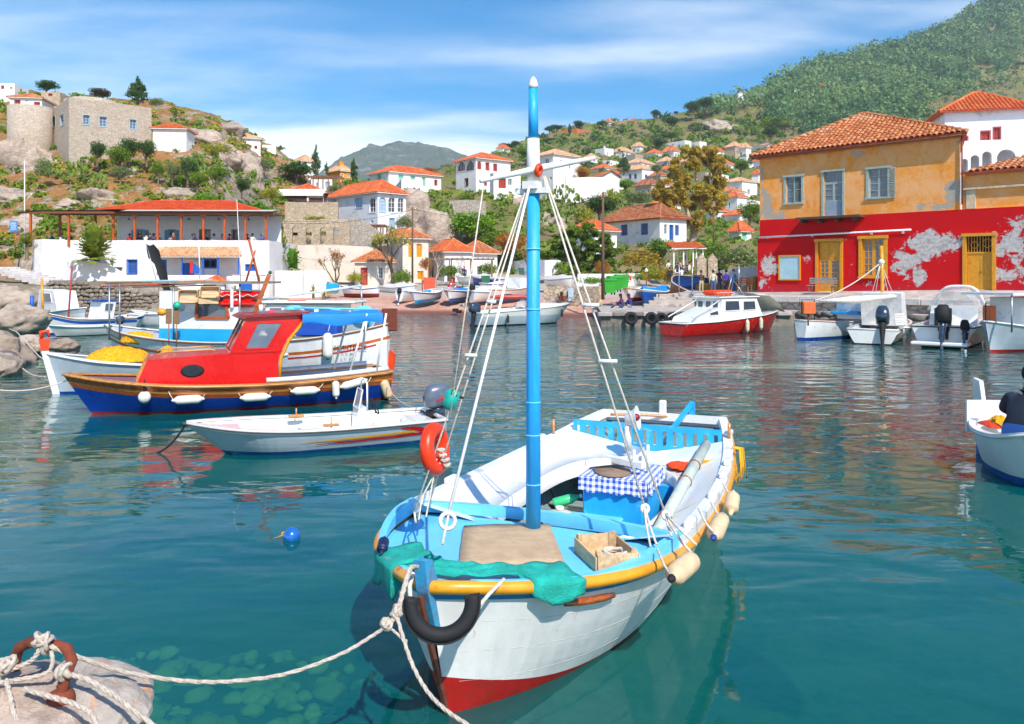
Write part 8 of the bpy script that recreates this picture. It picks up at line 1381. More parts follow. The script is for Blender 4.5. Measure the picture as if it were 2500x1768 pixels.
h,r=beached('blue covered boat propped on the slipway',1572,738,64.5,1622,730,68,2.0,[k_blue,k_blue,k_white],k_white);part(r,'cover',c_tarp,lambda b:b.loft([[V((x,y*h.b(min(1,x/h.L))*1.03,h.zs(min(1,x/h.L))+.3*(1-abs(y)**1.8)+.03*math.sin(x*5+y*3)))for y in np.linspace(-1,1,9)]for x in np.linspace(.02,h.L,11)],False,False,False,0,True),False);[part(r,'wheel_leg',k_white,lambda b:b.bx(x-.05,x+.05,-.9,-.8,-.5,.6))for x in(.9,2.2)]
beached('white boat with dark red bottom left of the blue cover',1535,734,65.5,1585,726,70,1.9,[mat('antifoul_brown','#7a2a22',.7,.2),w_hull,k_white],p_varl,tw=.75);m_wr=mat('wreck_wood','#b08a68',.85,.2,3,.4,15)
h,r=mk('old brown boat tipped on its side by the quay',(1632,722,67.0),(1730,712,70.5),2.4,SB,[.3,('s',.1),('s',0)],[m_wr,m_wr,k_white],k_white,.6,-.4,None,paint('inside_blue','#1a3f7a'),.0,ov=.3,cap=m_wr,group=gb);r.rotation_euler=(R(38),0,r.rotation_euler.z);r.location.z+=.35
# --- white speedboat
h,r=mk('white speedboat with dark outboard moored off the beach',(1365,788),(1160,796),2.3,[(0,1.35),(.3,1.15),(.7,.98),(1,.85)],[.08,.62,('s',0)],[k_dark,w_grey,w_gel],w_gel,.85,-.35,(.5,w_gel),w_gel,.3,ov=.9,bluff=.5,full=.34,flare=.75,cap=w_gel);z_=h.L;part(r,'cuddy',w_gel,lambda b:b.loft([[V((x,y*h.b(x/z_)*.75,h.zs(x/z_)+hh*(1-abs(y)**2.5)))for y in(-1,-.7,-.35,0,.35,.7,1)]for x,hh in((.5,.02),(1.4,.16),(2.4,.28),(3.2,.30))],False,False,False,0,True));pane(r,[(3.0,-.75,1.22),(3.9,-.85,1.12),(3.75,-.7,1.52),(3.3,-.6,1.55)],c_clear,w_grey,.03,'windscreen');pane(r,[(3.0,-.75,1.22),(3.0,.75,1.22),(3.3,.6,1.55),(3.3,-.6,1.55)],c_clear,w_grey,.03,'windscreen')
part(r,'bow_rail',k_metal,lambda b:b.tube([(3.9,.95,1.1),(4.6,1.0,1.75),(5.6,1.0,1.1)],.025,6));outboard('outboard_motor',r,(z_+.12,0,.25),0,'dark blue outboard motor on the white speedboat',1.45,6,k_obd)
sw2=lambda x,y,z:Matrix.LocRotScale(V(r.location),r.rotation_euler,None)@V((x,y,z))
for x,lab in((1.35,'dark fender near the speedboat bow'),(3.6,'dark fender amidships on the speedboat'),(5.9,'dark fender near the speedboat stern')):e=h.edge(x/z_,1,-.08);fender('fender',sw2(x,e.y,e.z-.75),sw2(x,e.y,e.z-.25),.085,mat('fender_dark','#2a2f2a',.6),lab,None,[(sw2(x,e.y,e.z-.25),sw2(x,e.y-.1,e.z))])
# --- red and white water taxi
h,r=mk('red and white cabin water taxi beside the pier',(1885,806),(1640,822),2.3,[(0,1.32),(.3,1.02),(.7,.78),(1,.72)],[.08,('s',.08),('s',0)],[p_anti,p_red,k_dark],k_white,.82,-.3,(.3,w_gel),w_gel,.35,ov=.75,bluff=.48,full=.36,flare=.75,cap=w_gel);z_=h.L;TX=r;tx=lambda x,y,z:Matrix.LocRotScale(V(TX.location),TX.rotation_euler,None)@V((x,y,z));yc=.88
cb=part(r,'cabin',w_gel,lambda b:b.prism([(z_*.30,.95),(z_*.36,1.95),(z_*.68,2.05),(z_*.69,1.5),(z_*.88,1.0),(z_*.9,.72)],-yc,yc,'y'));part(r,'cabin_roof',w_gel,lambda b:b.rbox((z_*.52,0,2.05),(z_*.36,1.95,.08),.03))
for x0,x1,z0,z1 in((.37,.49,1.32,1.82),(.52,.655,1.32,1.86),(.71,.79,1.1,1.36)):pane(cb,[(z_*x0,yc+.006,z0),(z_*x1,yc+.006,z0-.02),(z_*x1,yc+.006,z1-(.12 if x0>.7 else 0)),(z_*(x0+.01),yc+.006,z1)],g_dark,w_gel,.05)
for y in(-.55,.0,.5):pane(cb,[(z_*.693,y-.2,1.25),(z_*.693,y+.2,1.25),(z_*.686,y+.2,1.85),(z_*.686,y-.2,1.85)],g_dark,w_gel,.04)
part(r,'canopy',mat('canopy_cream','#d8d2c0',.7,.1),lambda b:b.loft([[V((x,y,zt-.15*abs(y)**3))for y in(-.9,-.45,0,.45,.9)]for x,zt in((z_*.08,1.2),(z_*.14,1.75),(z_*.24,2.2),(z_*.34,2.25))],False,False,False,0,True),False);part(r,'stern_rail',w_gel,lambda b:[b.tube([(z_*.69,s*.8,1.9),(z_*.93,s*.85,1.0)],.035,6)for s in(-1,1)][0]and None);part(r,'radar_arch',k_metal,lambda b:(b.tube([(z_*.42,-.5,2.1),(z_*.46,0,3.0),(z_*.42,.5,2.1)],.035,6),b.tube([(z_*.52,0,2.1),(z_*.46,0,3.5)],.03,6)))
tr_=thing('life_raft','orange life float on the water taxi roof','life float',tx(z_*.6,0,2.13),r.rotation_euler.z);part(tr_,'float',p_orange,lambda b:b.rbox((0,0,.16),(1.7,1.0,.3),.12));part(tr_,'grab_line',k_white,lambda b:b.tube([(-.8+.2*i,.54,.2-(.06 if i%2 else 0))for i in range(9)],.012,5))
for x,lab in((z_*.37,'pale fender nearer the taxi bow'),(z_*.50,'pale fender amidships on the water taxi')):e=h.edge(x/z_,1,-.1);fender('fender',tx(x,e.y,e.z-.75),tx(x,e.y,e.z-.1),.11,mat('fender_cream','#d8d8b8',.5),lab,None,[(tx(x,e.y,e.z-.1),tx(x,e.y-.1,e.z+.25))])
# --- boats along the right quay
gq='boats moored along the right quay'
h,r=mk('white and blue boat with ochre mast moored stern to the quay',(2130,815),(1955,830),2.0,[(0,1.2),(.4,.85),(1,1.0)],[.12,('s',.1),('s',0)],[p_navy,w_hull,w_hull],k_white,.35,-.3,(.3,w_hull),w_grey,.3,ov=.3,cap=p_var,group=gq);part(r,'mast',p_org,lambda b:b.tube([w2(r,P(2156,790,42)),w2(r,P(2152,600,42))],.09,8));part(r,'yard',mat('sail_cloth','#e6e0d4',.8),lambda b:b.tube([w2(r,P(2000,735,41)),w2(r,P(2080,733,41)),w2(r,P(2200,722,41))],[.05,.2,.08],8));part(r,'cuddy',w_hull,lambda b:b.prism([(h.L*.1,.9),(h.L*.16,2.05),(h.L*.38,2.1),(h.L*.36,.9)],-.75,.75,'y'));part(r,'cuddy_sill',k_tur,lambda b:b.rbox((h.L*.3,0,1.25),(h.L*.3,1.6,.16),.03));pane(r,[(h.L*.18,.76,1.4),(h.L*.34,.76,1.4),(h.L*.33,.76,1.9),(h.L*.2,.76,1.9)],g_blue,k_white)
[part(r,'stay',k_white,lambda b:b.tube([w2(r,P(2150,640,42)),w2(r,P(px,712,42))],.015,4))for px in(2130,2138,2168,2178)];part(r,'forestay',rope_m,lambda b:b.tube(sag(w2(r,P(2146,645,42)),w2(r,P(1985,735,41)),.25),.03,5));part(r,'mast_light',k_white,lambda b:b.sphere(w2(r,P(2152,640,42)),.16,8,6))
def orange_box(px,py,Y,s,label):o=thing('fish_crate_holder',label,'box',P(px,py,Y));part(o,'box',mat('box_orange','#e06a30',.5,.1),lambda b:b.rbox((0,0,0),(s,s*.7,s),.04));part(o,'post',k_brown,lambda b:b.tube([(0,0,-s*.5),(0,0,-s*1.4)],.04,6));part(o,'hoop',k_black,lambda b:b.tube([(-s*.5,0,-s*.5),(-s*.5,0,s*.65),(s*.5,0,s*.65),(s*.5,0,-s*.9)],.025,6))
orange_box(1973,752,39,.6,'orange box on a post at the stern of the ochre masted boat');orange_box(2428,768,36,.78,'larger orange box at the far right white boat')
h,r=mk('cream motorboat with folding chairs along the quay',(2180,815),(2130,842),2.4,[(0,.95),(.5,.75),(1,.72)],[.06,('s',0)],[k_dark,w_gel],w_gel,.92,-.25,(.3,w_gel),w_gel,.4,ov=.3,full=.3,cap=w_gel,group=gq);outboard('outboard_motor',r,(h.L+.2,.45,.35),.1,'large dark blue tilted outboard on the cream motorboat',1.75,24,k_obd);part(r,'sun_cover',mat('cover_white','#e2e0dc',.7),lambda b:b.prism([(h.L*.25,.7),(h.L*.42,2.4),(h.L*.62,2.35),(h.L*.55,.7)],-1.0,.9,'y'));ch=thing('folding_chair','cream slatted deck chair in the motorboat','chair',w2(r,(0,0,0))*0+P(2212,818,38));part(ch,'seat',w_gel,lambda b:b.rbox((0,0,.35),(.5,.5,.06),.02));[part(ch,'back_slat',w_gel,lambda b:b.rbox((-.15,.2+.03*k,.5+.11*k),(.5,.03,.08),.01))for k in range(5)];[part(ch,'leg',w_gel,lambda b:b.tube([(sx,sy,0),(sx,sy,.35)],.025,5))for sx in(-.2,.2)for sy in(-.2,.2)]
h,r=mk('white cabin boat with clear canopy and black outboards',(2370,826),(2300,850),2.7,[(0,1.25),(.5,1.0),(1,.95)],[.06,.4,('s',0)],[k_dark,w_gel,w_gel],k_dark,.92,-.3,(.3,w_gel),w_gel,.4,ov=.3,full=.28,cap=w_gel,group=gq);part(r,'cabin',w_gel,lambda b:b.prism([(h.L*.1,.9),(h.L*.16,1.75),(h.L*.62,1.8),(h.L*.68,.9)],-1.0,1.0,'y'));part(r,'cabin_door',k_dark,lambda b:b.bx(h.L*.66,h.L*.7,-.75,-.05,.7,1.7));part(r,'canopy',c_clear,lambda b:b.loft([[V((x,y,1.75+hh*(1-abs(y)**4)))for y in(-1.05,-.9,-.5,0,.5,.9,1.05)]for x,hh in((h.L*.12,.1),(h.L*.25,.85),(h.L*.6,.95),(h.L*.7,.75))],False,False,False,0,True),False);part(r,'canopy_bow',k_white,lambda b:b.tube([(h.L*.45,y,1.75+.98*(1-abs(y/1.1)**4))for y in np.linspace(-1.1,1.1,13)],.07,6));part(r,'swim_platform',w_gel,lambda b:b.rbox((h.L+.35,0,.22),(.8,2.3,.16),.04));outboard('outboard_motor',r,(h.L+.5,.1,.45),.05,'large black outboard on the clear canopied boat',1.75,16,k_black);outboard('outboard_motor',r,(h.L+.4,.95,.45),.05,'small black auxiliary outboard on the clear canopied boat',1.0,16,k_black)
h,r=mk('white fishing boat with red bottom cut off by the right edge',(2415,860),(2620,845),2.5,[(0,1.32),(.3,1.05),(1,.95)],[.1,('s',0)],[p_anti,w_grey],k_white,.7,-.3,(.3,w_grey),w_grey,.4,ov=.3,cap=k_white,group=gq);part(r,'wheelhouse',w_hull,lambda b:b.bx(h.L*.25,h.L*.8,-.8,.8,.9,2.3));part(r,'roof',w_hull,lambda b:b.bx(h.L*.02,h.L*.9,-1.1,1.1,2.42,2.52));[part(r,'roof_post',k_metal,lambda b:b.tube([(x,-1.0,.9),(x,-1.0,2.42)],.04,6))for x in(.2,1.6)];pane(r,[(h.L*.3,-.81,1.55),(h.L*.42,-.81,1.55),(h.L*.42,-.81,2.1),(h.L*.3,-.81,2.1)],g_blue,k_white)
# --- near boat at the right edge
h,r=mk('white and blue rowing boat at the right edge with a seated man',(2640,1215),(2425,1122),1.7,[(0,1.0),(.4,.72),(1,.74)],[.14,('s',.1),('s',0)],[k_blue,w_hull,w_hull],w_hull,.3,-.35,(.2,w_hull),w_hull,.3,ov=.25,bluff=.4,cap=w_hull);RB=r;rw_=lambda x,y,z:Matrix.LocRotScale(V(RB.location),RB.rotation_euler,None)@V((x,y,z));HR=h
part(r,'rudder',w_hull,lambda b:b.prism([(h.L+.06,-.3),(h.L+.5,-.3),(h.L+.62,.9),(h.L+.66,1.35),(h.L+.42,1.32),(h.L+.3,.9),(h.L+.16,.6),(h.L+.04,.2)],-.035,.035,'y'));part(r,'rudder_blade_paint',k_blue,lambda b:b.prism([(h.L+.06,-.32),(h.L+.5,-.32),(h.L+.53,.15),(h.L+.05,.15)],-.042,.042,'y'));part(r,'stern_board',w_hull,lambda b:b.bx(h.L-.12,h.L-.06,-.5,.5,.5,1.05));part(r,'pintle',k_metal,lambda b:b.bx(h.L-.1,h.L+.4,-.05,.05,.5,.54));heap('fishing_net','yellow net on the stern of the right edge boat',rw_(h.L-.4,.1,.66),.22,.22,.16,net_y,13,'net');heap('cloth','orange cloth on the gunwale of the right edge boat',rw_(h.L-1.0,.55,.78),.3,.12,.06,p_orange,15,'cloth',r.rotation_euler.z)
# --------- people
def person_template(name,J,near=False):
 vs,es,rs,gr=[],[],[],[]
 def v(p,r,g):vs.append(V(p));rs.append(r);gr.append(g);return len(vs)-1
 pel=v(J['pel'],.145,2);wai=v(J['pel'].lerp(J['che'],.5),.135,1);che=v(J['che'],.155,1);nb=v(J['nek']-V((0,0,.04)),.075,1);nek=v(J['nek'],.055,0);h0=v(J['hed']-V((0,0,.05)),.078,0);h1=v(J['hed']+V((0,0,.05)),.092,0);es+=[(pel,wai),(wai,che),(che,nb),(nb,nek),(nek,h0),(h0,h1)]
 f=J.get('face',V((0,1,0)));ns=v(J['hed']+f*.105-V((0,0,.02)),.014,0);es.append((h0,ns))
 for s in 'LR':
  sh=v(J['sh'+s],.072,1);el=v(J['el'+s],.05,1);wr=v(J['wr'+s],.036,1);d=(J['wr'+s]-J['el'+s]).normalized();pa=v(J['wr'+s]+d*.06,.036,0);es+=[(che,sh),(sh,el),(el,wr),(wr,pa)];sd=d.cross(V((0,0,1))if abs(d.z)<.9 else V((0,1,0))).normalized()
  for k in range(5):
   o=sd*(.022*(k-1.5))if k<4 else sd*-.045-d*.03;a=v(J['wr'+s]+d*(.10 if k<4 else.07)+o,.010,0);c=v(J['wr'+s]+d*((.155,.17,.165,.14,.10)[k])+o*1.15-V((0,0,.015)),.008,0);es+=[(pa,a),(a,c)]
  hp=v(J['hp'+s],.10,2);kn=v(J['kn'+s],.068,2);an=v(J['an'+s],.048,2);to=v(J['to'+s],.042,3);es+=[(pel,hp),(hp,kn),(kn,an),(an,to)]
 me=bpy.data.meshes.new(name);me.from_pydata([tuple(p)for p in vs],es,[]);o=bpy.data.objects.new(name,me);col.objects.link(o);m1=o.modifiers.new('s','SKIN');m1.use_smooth_shade=True
 for i,sv in enumerate(me.skin_vertices[0].data):sv.radius=(rs[i],rs[i]*(.8 if gr[i]==1 and rs[i]>.1 else 1));sv.use_root=(i==0)
 m2=o.modifiers.new('d','SUBSURF');m2.levels=m2.render_levels=2 if near else 1
 me2=bpy.data.meshes.new_from_object(o.evaluated_get(bpy.context.evaluated_depsgraph_get()));me2.name=name;bpy.data.objects.remove(o)
 A=np.array([tuple(p)for p in vs]);me2.materials.clear();[me2.materials.append(k_white)for _ in range(4)]
 for p in me2.polygons:c=np.array(p.center);p.material_index=gr[int(np.argmin(((A-c)**2).sum(1)-np.array(rs)**2))]
 return me2
def pose(kind):
 J=dict(pel=V((0,0,.95)),che=V((0,.0,1.28)),nek=V((0,.01,1.50)),hed=V((0,.03,1.63)))
 for s,x in(('L',-1),('R',1)):J['sh'+s]=V((x*.19,0,1.40));J['el'+s]=V((x*.25,-.02,1.13));J['wr'+s]=V((x*.26,.07,.90));J['hp'+s]=V((x*.10,0,.88));J['kn'+s]=V((x*.11,.03,.50));J['an'+s]=V((x*.12,-.01,.09));J['to'+s]=V((x*.14,.15,.04))
 if kind=='point':J['elL']=V((-.42,.12,1.38));J['wrL']=V((-.64,.22,1.42))
 if kind=='walk':J['knR']=V((.11,.16,.52));J['anR']=V((.11,.18,.10));J['toR']=V((.12,.34,.06));J['anL']=V((-.12,-.2,.12));J['toL']=V((-.13,-.05,.05));J['wrR']=V((.24,.16,1.0))
 if kind in('sit','ledge','man'):
  dz=-.47
  for k in('pel','che','nek','hed','shL','shR'):J[k]=J[k]+V((0,0,dz))
  lean=.10 if kind=='sit' else(.12 if kind=='ledge' else.26)
  for k,m_ in(('che',.5),('nek',1),('hed',1.3),('shL',.8),('shR',.8)):J[k]=J[k]+V((0,lean*m_,-.02*m_))
  for s,x in(('L',-1),('R',1)):
   J['hp'+s]=V((x*.11,.06,.45));J['kn'+s]=V((x*.14,.48,.50));J['an'+s]=V((x*.14,.46,.10));J['to'+s]=V((x*.15,.62,.05));J['el'+s]=V((x*.27,.20,.70));J['wr'+s]=V((x*.16,.42,.74))
   if kind=='ledge':J['kn'+s]=V((x*.12,.38,.76));J['an'+s]=V((x*.12,.72,.42));J['to'+s]=V((x*.13,.86,.36));J['wr'+s]=V((x*.12,.40,.72))
   if kind=='man':J['el'+s]=V((x*.30,.22,.72));J['wr'+s]=V((x*.18,.46,.62))
 return J
PT={k:person_template('person_body',pose(k),k=='man')for k in('stand','point','walk','sit','ledge','man')}
m_skin=mat('skin','#c98f6a',.6,.06);cm_=lambda c:mat('cloth_'+c,c,.85,.1,6,.3,40)
def hair_mesh(kind):
 b=MB();b.sphere((0,-.012,.012),.112,14,9,0,(.92,1.05,1.08))
 b.v=[(x,y,z if(z>-.02 or y<-.02)else-.02+(z+.02)*.2)for x,y,z in b.v]
 if kind=='long':b.sphere((0,-.07,-.12),.09,10,8,0,(1.0,.6,1.8))
 return b.mesh('hair',k_dark)
HM={k:hair_mesh(k)for k in('short','long')}
def person(kind,loc,rz,top,trou,label,hair='#2a2018',hk='short',shoes='#2a2624',s=1.0,group=None):
 r=thing('person',label,'person',loc,rz,group);o=mesh_obj('body',PT[kind],r);o.scale=(s,s,s)
 for i,m in enumerate((m_skin,cm_(top),cm_(trou),cm_(shoes))):o.material_slots[i].link='OBJECT';o.material_slots[i].material=m
 h=mesh_obj('hair',HM[hk],r);J=pose(kind);h.location=(J['hed']+V((0,-.012,.055)))*s;h.scale=(s,s,s);h.material_slots[0].link='OBJECT';h.material_slots[0].material=cm_(hair);return r
gw='people standing on the quay'
for q in(('point',1712,719,62.0,.15,'#4a3a38','#b8a684','man in dark jacket and beige trousers pointing on the quay','#3a342e','short'),('stand',1741,718,62.2,-.3,'#cfc6a8','#3a5f94','man in pale vest and blue jeans on the quay','#2a2622','short'),('stand',1756,712,64.5,.2,'#7a1f24','#35507a','person in dark red jacket between the jeans wearers','#3a2a20','short'),('walk',1773,717,62.6,.4,'#4a2f9a','#2a2436','person in purple jacket leaning forward on the quay','#1f1a18','short'),('stand',1791,716,63,.5,'#6fb6e0','#3a66a8','person in light blue jacket nearest the red building','#3a2c20','short')):person(q[0],P(q[1],q[2],q[3]),q[4],q[5],q[6],q[7],q[8],q[9],s=1.02,group=gw)
person('ledge',V((7.2,53.2,.78)),1.1,'#5a3a5a','#3a5480','girl in jeans sitting on the pier edge','#3a2016','long','#e0e0e0');person('ledge',V((7.75,53.4,.78)),.9,'#2f2f7a','#a8a8b0','girl in blue top sitting behind the other on the pier','#5a2a16','long','#c0b090')
person('sit',P(1108,700,84),2.6,'#7a3a2c','#c04a3a','seated person in brown top beside the beached boats','#6a4a30');person('stand',P(1134,690,90),.4,'#2a3550','#2a2a34','man in navy jacket bending behind the rowing boats','#d0602a')
person('man',P(2480,1062,12.9)+V((0,0,-.58)),R(-60),'#232b3a','#2f66b0','man in navy sweatshirt seated in the boat at the right edge','#141218','short',s=1.27)
TX_=lambda px,y,z:FT.C+Matrix.Rotation(FT.a,3,'Z')@V((FT.u('R',px),y,z));ORD='first second third fourth fifth sixth seventh eighth ninth tenth eleventh twelfth thirteenth fourteenth fifteenth sixteenth seventeenth eighteenth nineteenth twentieth twenty-first twenty-second twenty-third twenty-fourth'.split();rp_=random.Random(5);cols=['#2a3a7a','#e8e4e0','#28304a','#e2e0e0','#d8a8a0','#c82a24','#30384a','#dcd6c8','#3a2a3a','#4a6aa8','#242a3a','#e6e6e6','#7a2a34','#e8ddd8'];nmz={'#2a3a7a':'blue','#e8e4e0':'white','#28304a':'navy','#e2e0e0':'white','#d8a8a0':'pink','#c82a24':'red','#30384a':'grey','#dcd6c8':'cream','#3a2a3a':'dark','#4a6aa8':'light blue','#242a3a':'black','#e6e6e6':'white','#7a2a34':'maroon','#e8ddd8':'pale'}
for i,px in enumerate((108,131,165,190,207,299,314,345,353,361,374,400,418,448,463,480,487,507,520,538,590,607,627,634)):c=cols[i%14];person('sit',TX_(px,.75+rp_.choice((.2,1.0,1.5))-(.6 if px<200 else 0),T_ZF+.05),rp_.uniform(0,6.28),c,'#2a3040',f'diner in {nmz[c]} top, {ORD[i]} from the left on the taverna terrace',rp_.choice(('#241a14','#5a3a20','#8a7a6a','#1a1614')),rp_.choice(('short','long')),group='diners on the taverna terrace',s=1.12)
def table(loc,label,group):
 t=thing('table',label,'table',loc,0,group);part(t,'tabletop',k_white,lambda b:b.rbox((0,0,.74),(.95,.85,.05),.02));[part(t,'leg',k_blue,lambda b:b.tube([(x,y,0),(x,y,.72)],.03,5))for x in(-.4,.4)for y in(-.35,.35)]
for i,px in enumerate((130,200,290,338,392,410,458,488,528,580,618)):table(TX_(px,.95,T_ZF+.02),f'white topped table, {ORD[i]} from the left on the taverna terrace','tables on the taverna terrace')
for i in range(14):c=cols[(i*5+3)%14];px=1632+(i%7)*9.5+(i//7)*4;person('sit' if i%3 else 'stand',P(px,672+(i//7)*6+6,84-(i//7)*2.5),rp_.uniform(0,6.28),c,'#2a3040',f'guest in {nmz[c]} top, {ORD[i % 7]} from left in {"front" if i > 6 else "back"} row, garden taverna',rp_.choice(('#241a14','#5a3a20')),group='guests at the garden taverna')
# --------- street furniture and small things
def pole(px,yb,yt,Y,r0,label,m=None):o=thing('utility_pole',label,'pole',P(px,yb,Y));hh=(yb-yt)*Y/F;part(o,'post',m or mat('pole_wood','#6a5040',.85,.2,3,.3,15,stretch=(4,4,.5)),lambda b:b.tube([(0,0,-.3),(0,0,hh)],[r0,r0*.7],8));part(o,'crossarm',k_wood,lambda b:b.box((0,0,hh-.3),(.7,.09,.09)));[part(o,'insulator',k_white,lambda b:b.lathe([(.03,0),(.05,.04),(.03,.14)],8,Matrix.Translation((x,0,hh-.25))))for x in(-.3,0,.3)];return o
pole(1007,696,506,90,.12,'tall wooden utility pole behind the beached boats on the left');pole(1472,722,470,62,.13,'tall wooden utility pole beside the green bins');pole(1742,600,515,112,.1,'short dark utility pole left of the red building')
def wire(a,b,s,label):rope_obj('overhead_wire',sag(P(*a),P(*b),s,16),.018,label,k_black,'wire',4)
wire((1007,510,90),(1472,480,62),1.2,'overhead wire between the two tall poles');wire((1007,512,90),(640,540,92),.8,'overhead wire from the left pole to the taverna side');wire((1472,478,62),(1742,520,112),1.0,'overhead wire from the right pole to the short pole');wire((1472,600,62),(1850,560,60),1.0,'lower wire sagging towards the red building');wire((1472,605,62),(1400,740,66),.0,'slanting guy wire left of the right pole')
def bin_(px,py,Y,label):o=thing('wheelie_bin',label,'bin',P(px,py,Y),.25,'green bins by the pole');m=mat('bin_green','#2f9a28',.4,.1,3);part(o,'body',m,lambda b:b.loft([[V((x*k,y*k,z))for x,y in((-.5,-.42),(.5,-.42),(.5,.42),(-.5,.42))]for z,k in((.15,.82),(1.05,1.0))],True,True,True,0,False));part(o,'lid',m,lambda b:b.prism([(-.46,1.06),(.46,1.06),(.46,1.14),(.1,1.26),(-.3,1.24),(-.48,1.12)],-.55,.55,'x'));[part(o,'wheel',k_black,lambda b:b.lathe([(.02,-.03),(.1,-.03),(.1,.03),(.02,.03)],12,Matrix.Translation((x,y,.1))@Matrix.Rotation(R(90),4,'Y')))for x in(-.36,.36)for y in(-.3,.3)]
bin_(1486,720,62.5,'nearest green wheelie bin beside the pole');bin_(1501,713,64.5,'middle green wheelie bin of the three');bin_(1517,708,66.5,'farthest green wheelie bin of the three')
ls=thing('lifebuoy_stand','red lifebuoy on a post right of the bins','lifebuoy',P(1530,702,68));part(ls,'post',k_metal,lambda b:b.tube([(0,0,-.3),(0,0,.95)],.03,6));part(ls,'ring',p_red,lambda b:b.torus((0,-.06,.75),.3,.08,(0,1,0),20,8));[part(ls,'band',k_white,lambda b:b.torus((0,-.06,.75),.3,.085,(0,1,0),4,8,0,k*90+30,k*90+55))for k in range(4)]
for i,(px,R_,lab)in enumerate(((1540,.42,'largest tyre hung on the pier face nearest the girls'),(1590,.40,'second tyre on the pier face'),(1615,.36,'grey worn tyre in the middle of the pier face'),(1641,.38,'fourth tyre on the pier face'),(1668,.40,'last tyre on the pier face behind the taxi stern'))):Yp=52.35;tyre(V(((px-1250)/F*Yp,Yp-.05+i*.03,.52)),(.05,-1,.12),R_*.72,R_*.3,lab)
tyre(P(12,895,29.0),(.5,-.85,.1),.42,.15,'big grey truck tyre hanging on the far left rock',m=mat('tyre_grey','#6a6668',.85,.2));tyre(P(48,885,30.5),(.95,-.3,.1),.36,.13,'dark tyre seen edge on beside the truck tyre')
sg=thing('stone_gate','twin gabled stone gate posts behind the walkers','gate',P(1725,690,74));[part(sg,'pillar',m_tanst,lambda b:b.prism([(x-.42,-.5),(x+.42,-.5),(x+.42,2.1),(x,2.6),(x-.42,2.1)],-.3,.3,'y'))for x in(-.5,.5)]
def pergola(label,c,px0,px1,yt,yb,Y,tile):
 o=thing('pergola',label,'pergola',P(px0,yb,Y));W_=(px1-px0)*Y/F;hh=(yb-yt)*Y/F;[part(o,'post',k_white if tile else k_wood,lambda b:b.bx(x-.07,x+.07,y-.07,y+.07,-.3,hh))for x in np.linspace(0,W_,4)for y in(0,3)]
 if tile:f_=[V((-.3,-.4,hh)),V((W_+.3,-.4,hh)),V((W_+.3,3.4,hh+.7)),V((-.3,3.4,hh+.7))];roof_part(o,[f_],[],t_orange,.34,.42)
 else:[part(o,'beam',k_wood,lambda b:b.bx(-.3,W_+.3,y-.05,y+.05,hh,hh+.14))for y in(0,1.5,3)];[part(o,'slat',k_woodr if c else k_wood,lambda b:b.bx(x-.04,x+.04,-.4,3.4,hh+.14,hh+.2))for x in np.linspace(-.2,W_+.2,14)]
pergola('white garden taverna shelter with tiled roof behind the tables',0,1645,1716,606,682,84,True);pergola('brown slatted wooden pergola behind the white flat house',1,752,826,432,470,118,False);pergola('vine pergola of thin poles in front of the beach houses',0,1046,1200,634,692,92,False);pergola('dark wooden canopy beside the arcaded house',1,890,935,552,566,101,False)
aw=thing('awning','white awning stretched before the long low house','awning',P(682,478,111));part(aw,'cloth',mat('awning_white','#ece8e0',.8,.05),lambda b:b.loft([[V((x,0,.9)),V((x,-1.2,.35)),V((x,-2.2,-.05)),V((x,-2.22,-.2))]for x in np.linspace(0,6.4,9)],False,False,False,0,True),False);[part(aw,'arm',k_metal,lambda b:b.tube([(x,0,.2),(x,-2.1,-.05)],.03,5))for x in(.3,3,6)]
bs=thing('sign','small blue sign on an orange post left of the pergola','sign',P(38,575,82));part(bs,'post',p_orange,lambda b:b.tube([(0,0,-1.6),(0,0,.4)],.06,6));part(bs,'panel',mat('sign_blue','#4a8ac8',.5),lambda b:b.rbox((-.15,-.08,.9),(.75,.05,1.1),.02));part(bs,'print',k_white,lambda b:[b.bx(-.42,.12,-.112,-.106,.6+.2*i,.66+.2*i)for i in range(4)][0]and None)
fp=thing('flagpole','thin white flagpole at the far left of the taverna','pole',P(60,560,79));part(fp,'post',k_white,lambda b:b.tube([(0,0,-2),(0,0,6.6)],[.07,.04],8));part(fp,'arm',k_white,lambda b:b.tube([(0,0,2.6),(.75,0,3.5)],.03,6));ae=thing('aerial','thin steel aerial on the bare hill crest','aerial',P(1565,296,430));part(ae,'rod',k_metal,lambda b:b.tube([(0,0,-1),(0,0,5.4)],.12,5))
for px,lab in((1658,'left slim steel post on the quay corner'),(1690,'second slim steel post beside the pointing man'),(1804,'slim steel post right of the blue jacket')):o=thing('steel_post',lab,'post',P(px,716,61));part(o,'shaft',k_metal,lambda b:b.tube([(0,0,-.2),(0,0,2.2)],.045,6));part(o,'foot',k_metal,lambda b:b.lathe([(.12,-.05),(.12,.03)],10))
la=thing('street_lamp','short lamp post with white head beside the slipway','lamp',P(1578,702,70));part(la,'post',k_brown,lambda b:b.tube([(0,0,-.3),(0,0,1.3)],.05,6));part(la,'head',k_white,lambda b:b.lathe([(.03,1.3),(.16,1.36),(.12,1.55),(.02,1.65)],10))
ch=thing('plastic_chair','white plastic chair left of the dark bench','chair',P(1812,712,62.5),-.6);part(ch,'seat',k_white,lambda b:b.rbox((0,0,.43),(.45,.45,.04),.015));part(ch,'backrest',k_white,lambda b:b.rbox((0,.22,.68),(.45,.04,.5),.015));[part(ch,'leg',k_white,lambda b:b.tube([(x,y,0),(x,y,.42)],.022,5))for x in(-.2,.2)for y in(-.2,.2)]
db=thing('debris_pile','heap of broken planks and scrap on the beach','debris',P(1380,742,68.5));g=random.Random(4)
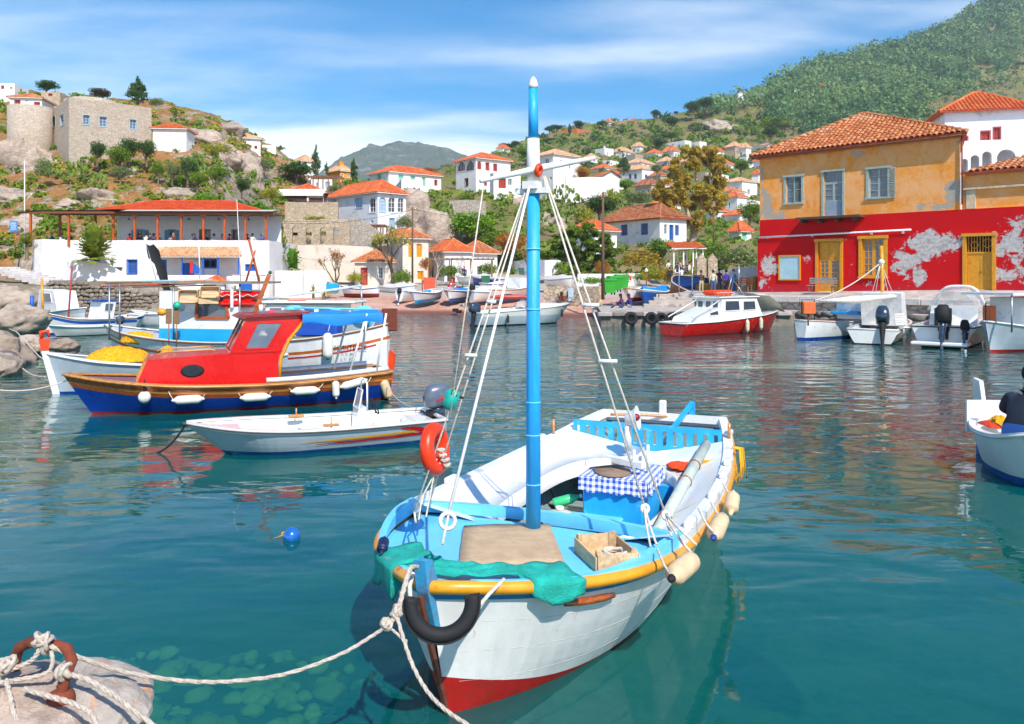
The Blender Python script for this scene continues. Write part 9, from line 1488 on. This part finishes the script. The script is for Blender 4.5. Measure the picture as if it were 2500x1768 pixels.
for i in range(16):a=V((g.uniform(-1.6,1.4),g.uniform(-.5,.5),g.uniform(.05,.4)));part(db,'plank',g.choice((k_wood,k_metal,k_lblue,k_brown)),lambda b:b.bar(a,a+V((g.uniform(-1,1),g.uniform(-.3,.3),g.uniform(-.05,.5))),.1,.03))
part(db,'panel',k_lblue,lambda b:b.rbox((.7,.2,.75),(.9,.06,1.1),.02));part(db,'engine',k_brown,lambda b:(b.rbox((-.2,.1,.5),(.6,.4,.4),.06),b.sphere((-.3,.1,.85),.16,8,6)))
for i,(px,py,Y,lab)in enumerate(((1127,748,69.6,'grey concrete block on the beach edge'),(1112,760,68.4,'dark block at the waterline left of the speedboat'),(1120,764,68.0,'second dark block nearest the water'))):o=thing('concrete_block',lab,'block',P(px,py,Y));part(o,'body',m_conc if i==0 else k_dark,lambda b:b.rbox((0,0,.1),(.5,.35,.26),.03));part(o,'hole',k_dark,lambda b:b.box((0,-.178,.1),(.2,.01,.12)))
tb=thing('blue_tank','turquoise water tank before the yard wall','tank',P(812,712,79));part(tb,'body',k_tur,lambda b:b.rbox((0,0,.4),(1.1,.8,.8),.06));part(tb,'lid',k_white,lambda b:b.rbox((0,0,.83),(.5,.4,.06),.02));oc=thing('beach_board','orange board standing behind the turquoise bottomed boat','board',P(1048,708,82));part(oc,'panel',mat('panel_coral','#d8583a',.7,.15),lambda b:b.rbox((0,0,.6),(1.1,.06,1.3),.02));part(oc,'foot',k_wood,lambda b:b.box((0,.2,.05),(1,.4,.08)))
gb2=thing('green_crate','green plastic crate on the dark blue rowing boat','crate',P(1186,682,86));part(gb2,'body',k_dkg,lambda b:b.rbox((0,0,0),(.9,.6,.7),.04));part(gb2,'rim',paint('rim_green','#2a9a50'),lambda b:b.rbox((0,0,.36),(.96,.66,.08),.03))
rope_obj('shore_rope',[P(150,905,27),P(95,870,30),P(40,810,36),P(15,800,40)],.02,'ropes tied round the left shore boulder');rope_obj('shore_rope',sag(P(110,920,22),P(20,850,31),.3),.018,'slack rope from the orange stem to the rocks');rope_obj('shore_rope',sag(P(172,925,19),P(-30,948,18.5),.15),.014,'thin bow line of the red and blue boat running left')
# --------- the air between here and the far hills
q=NT('haze_air');q.t.nodes.remove(q.b);pv=q.n('VolumePrincipled');pv.inputs['Color'].default_value=(.72,.84,1.0,1);pv.inputs['Density'].default_value=0.00022;pv.inputs['Anisotropy'].default_value=.2
q.l(pv.outputs[0],q.out.inputs['Volume']);b=MB();b.bx(-900,1500,-60,1950,-8,470);hz=b.build('haze',q.mat);tag(hz,'thin blue summer haze over the whole harbour','haze',kind='stuff');sc.cycles.volume_bounces=0
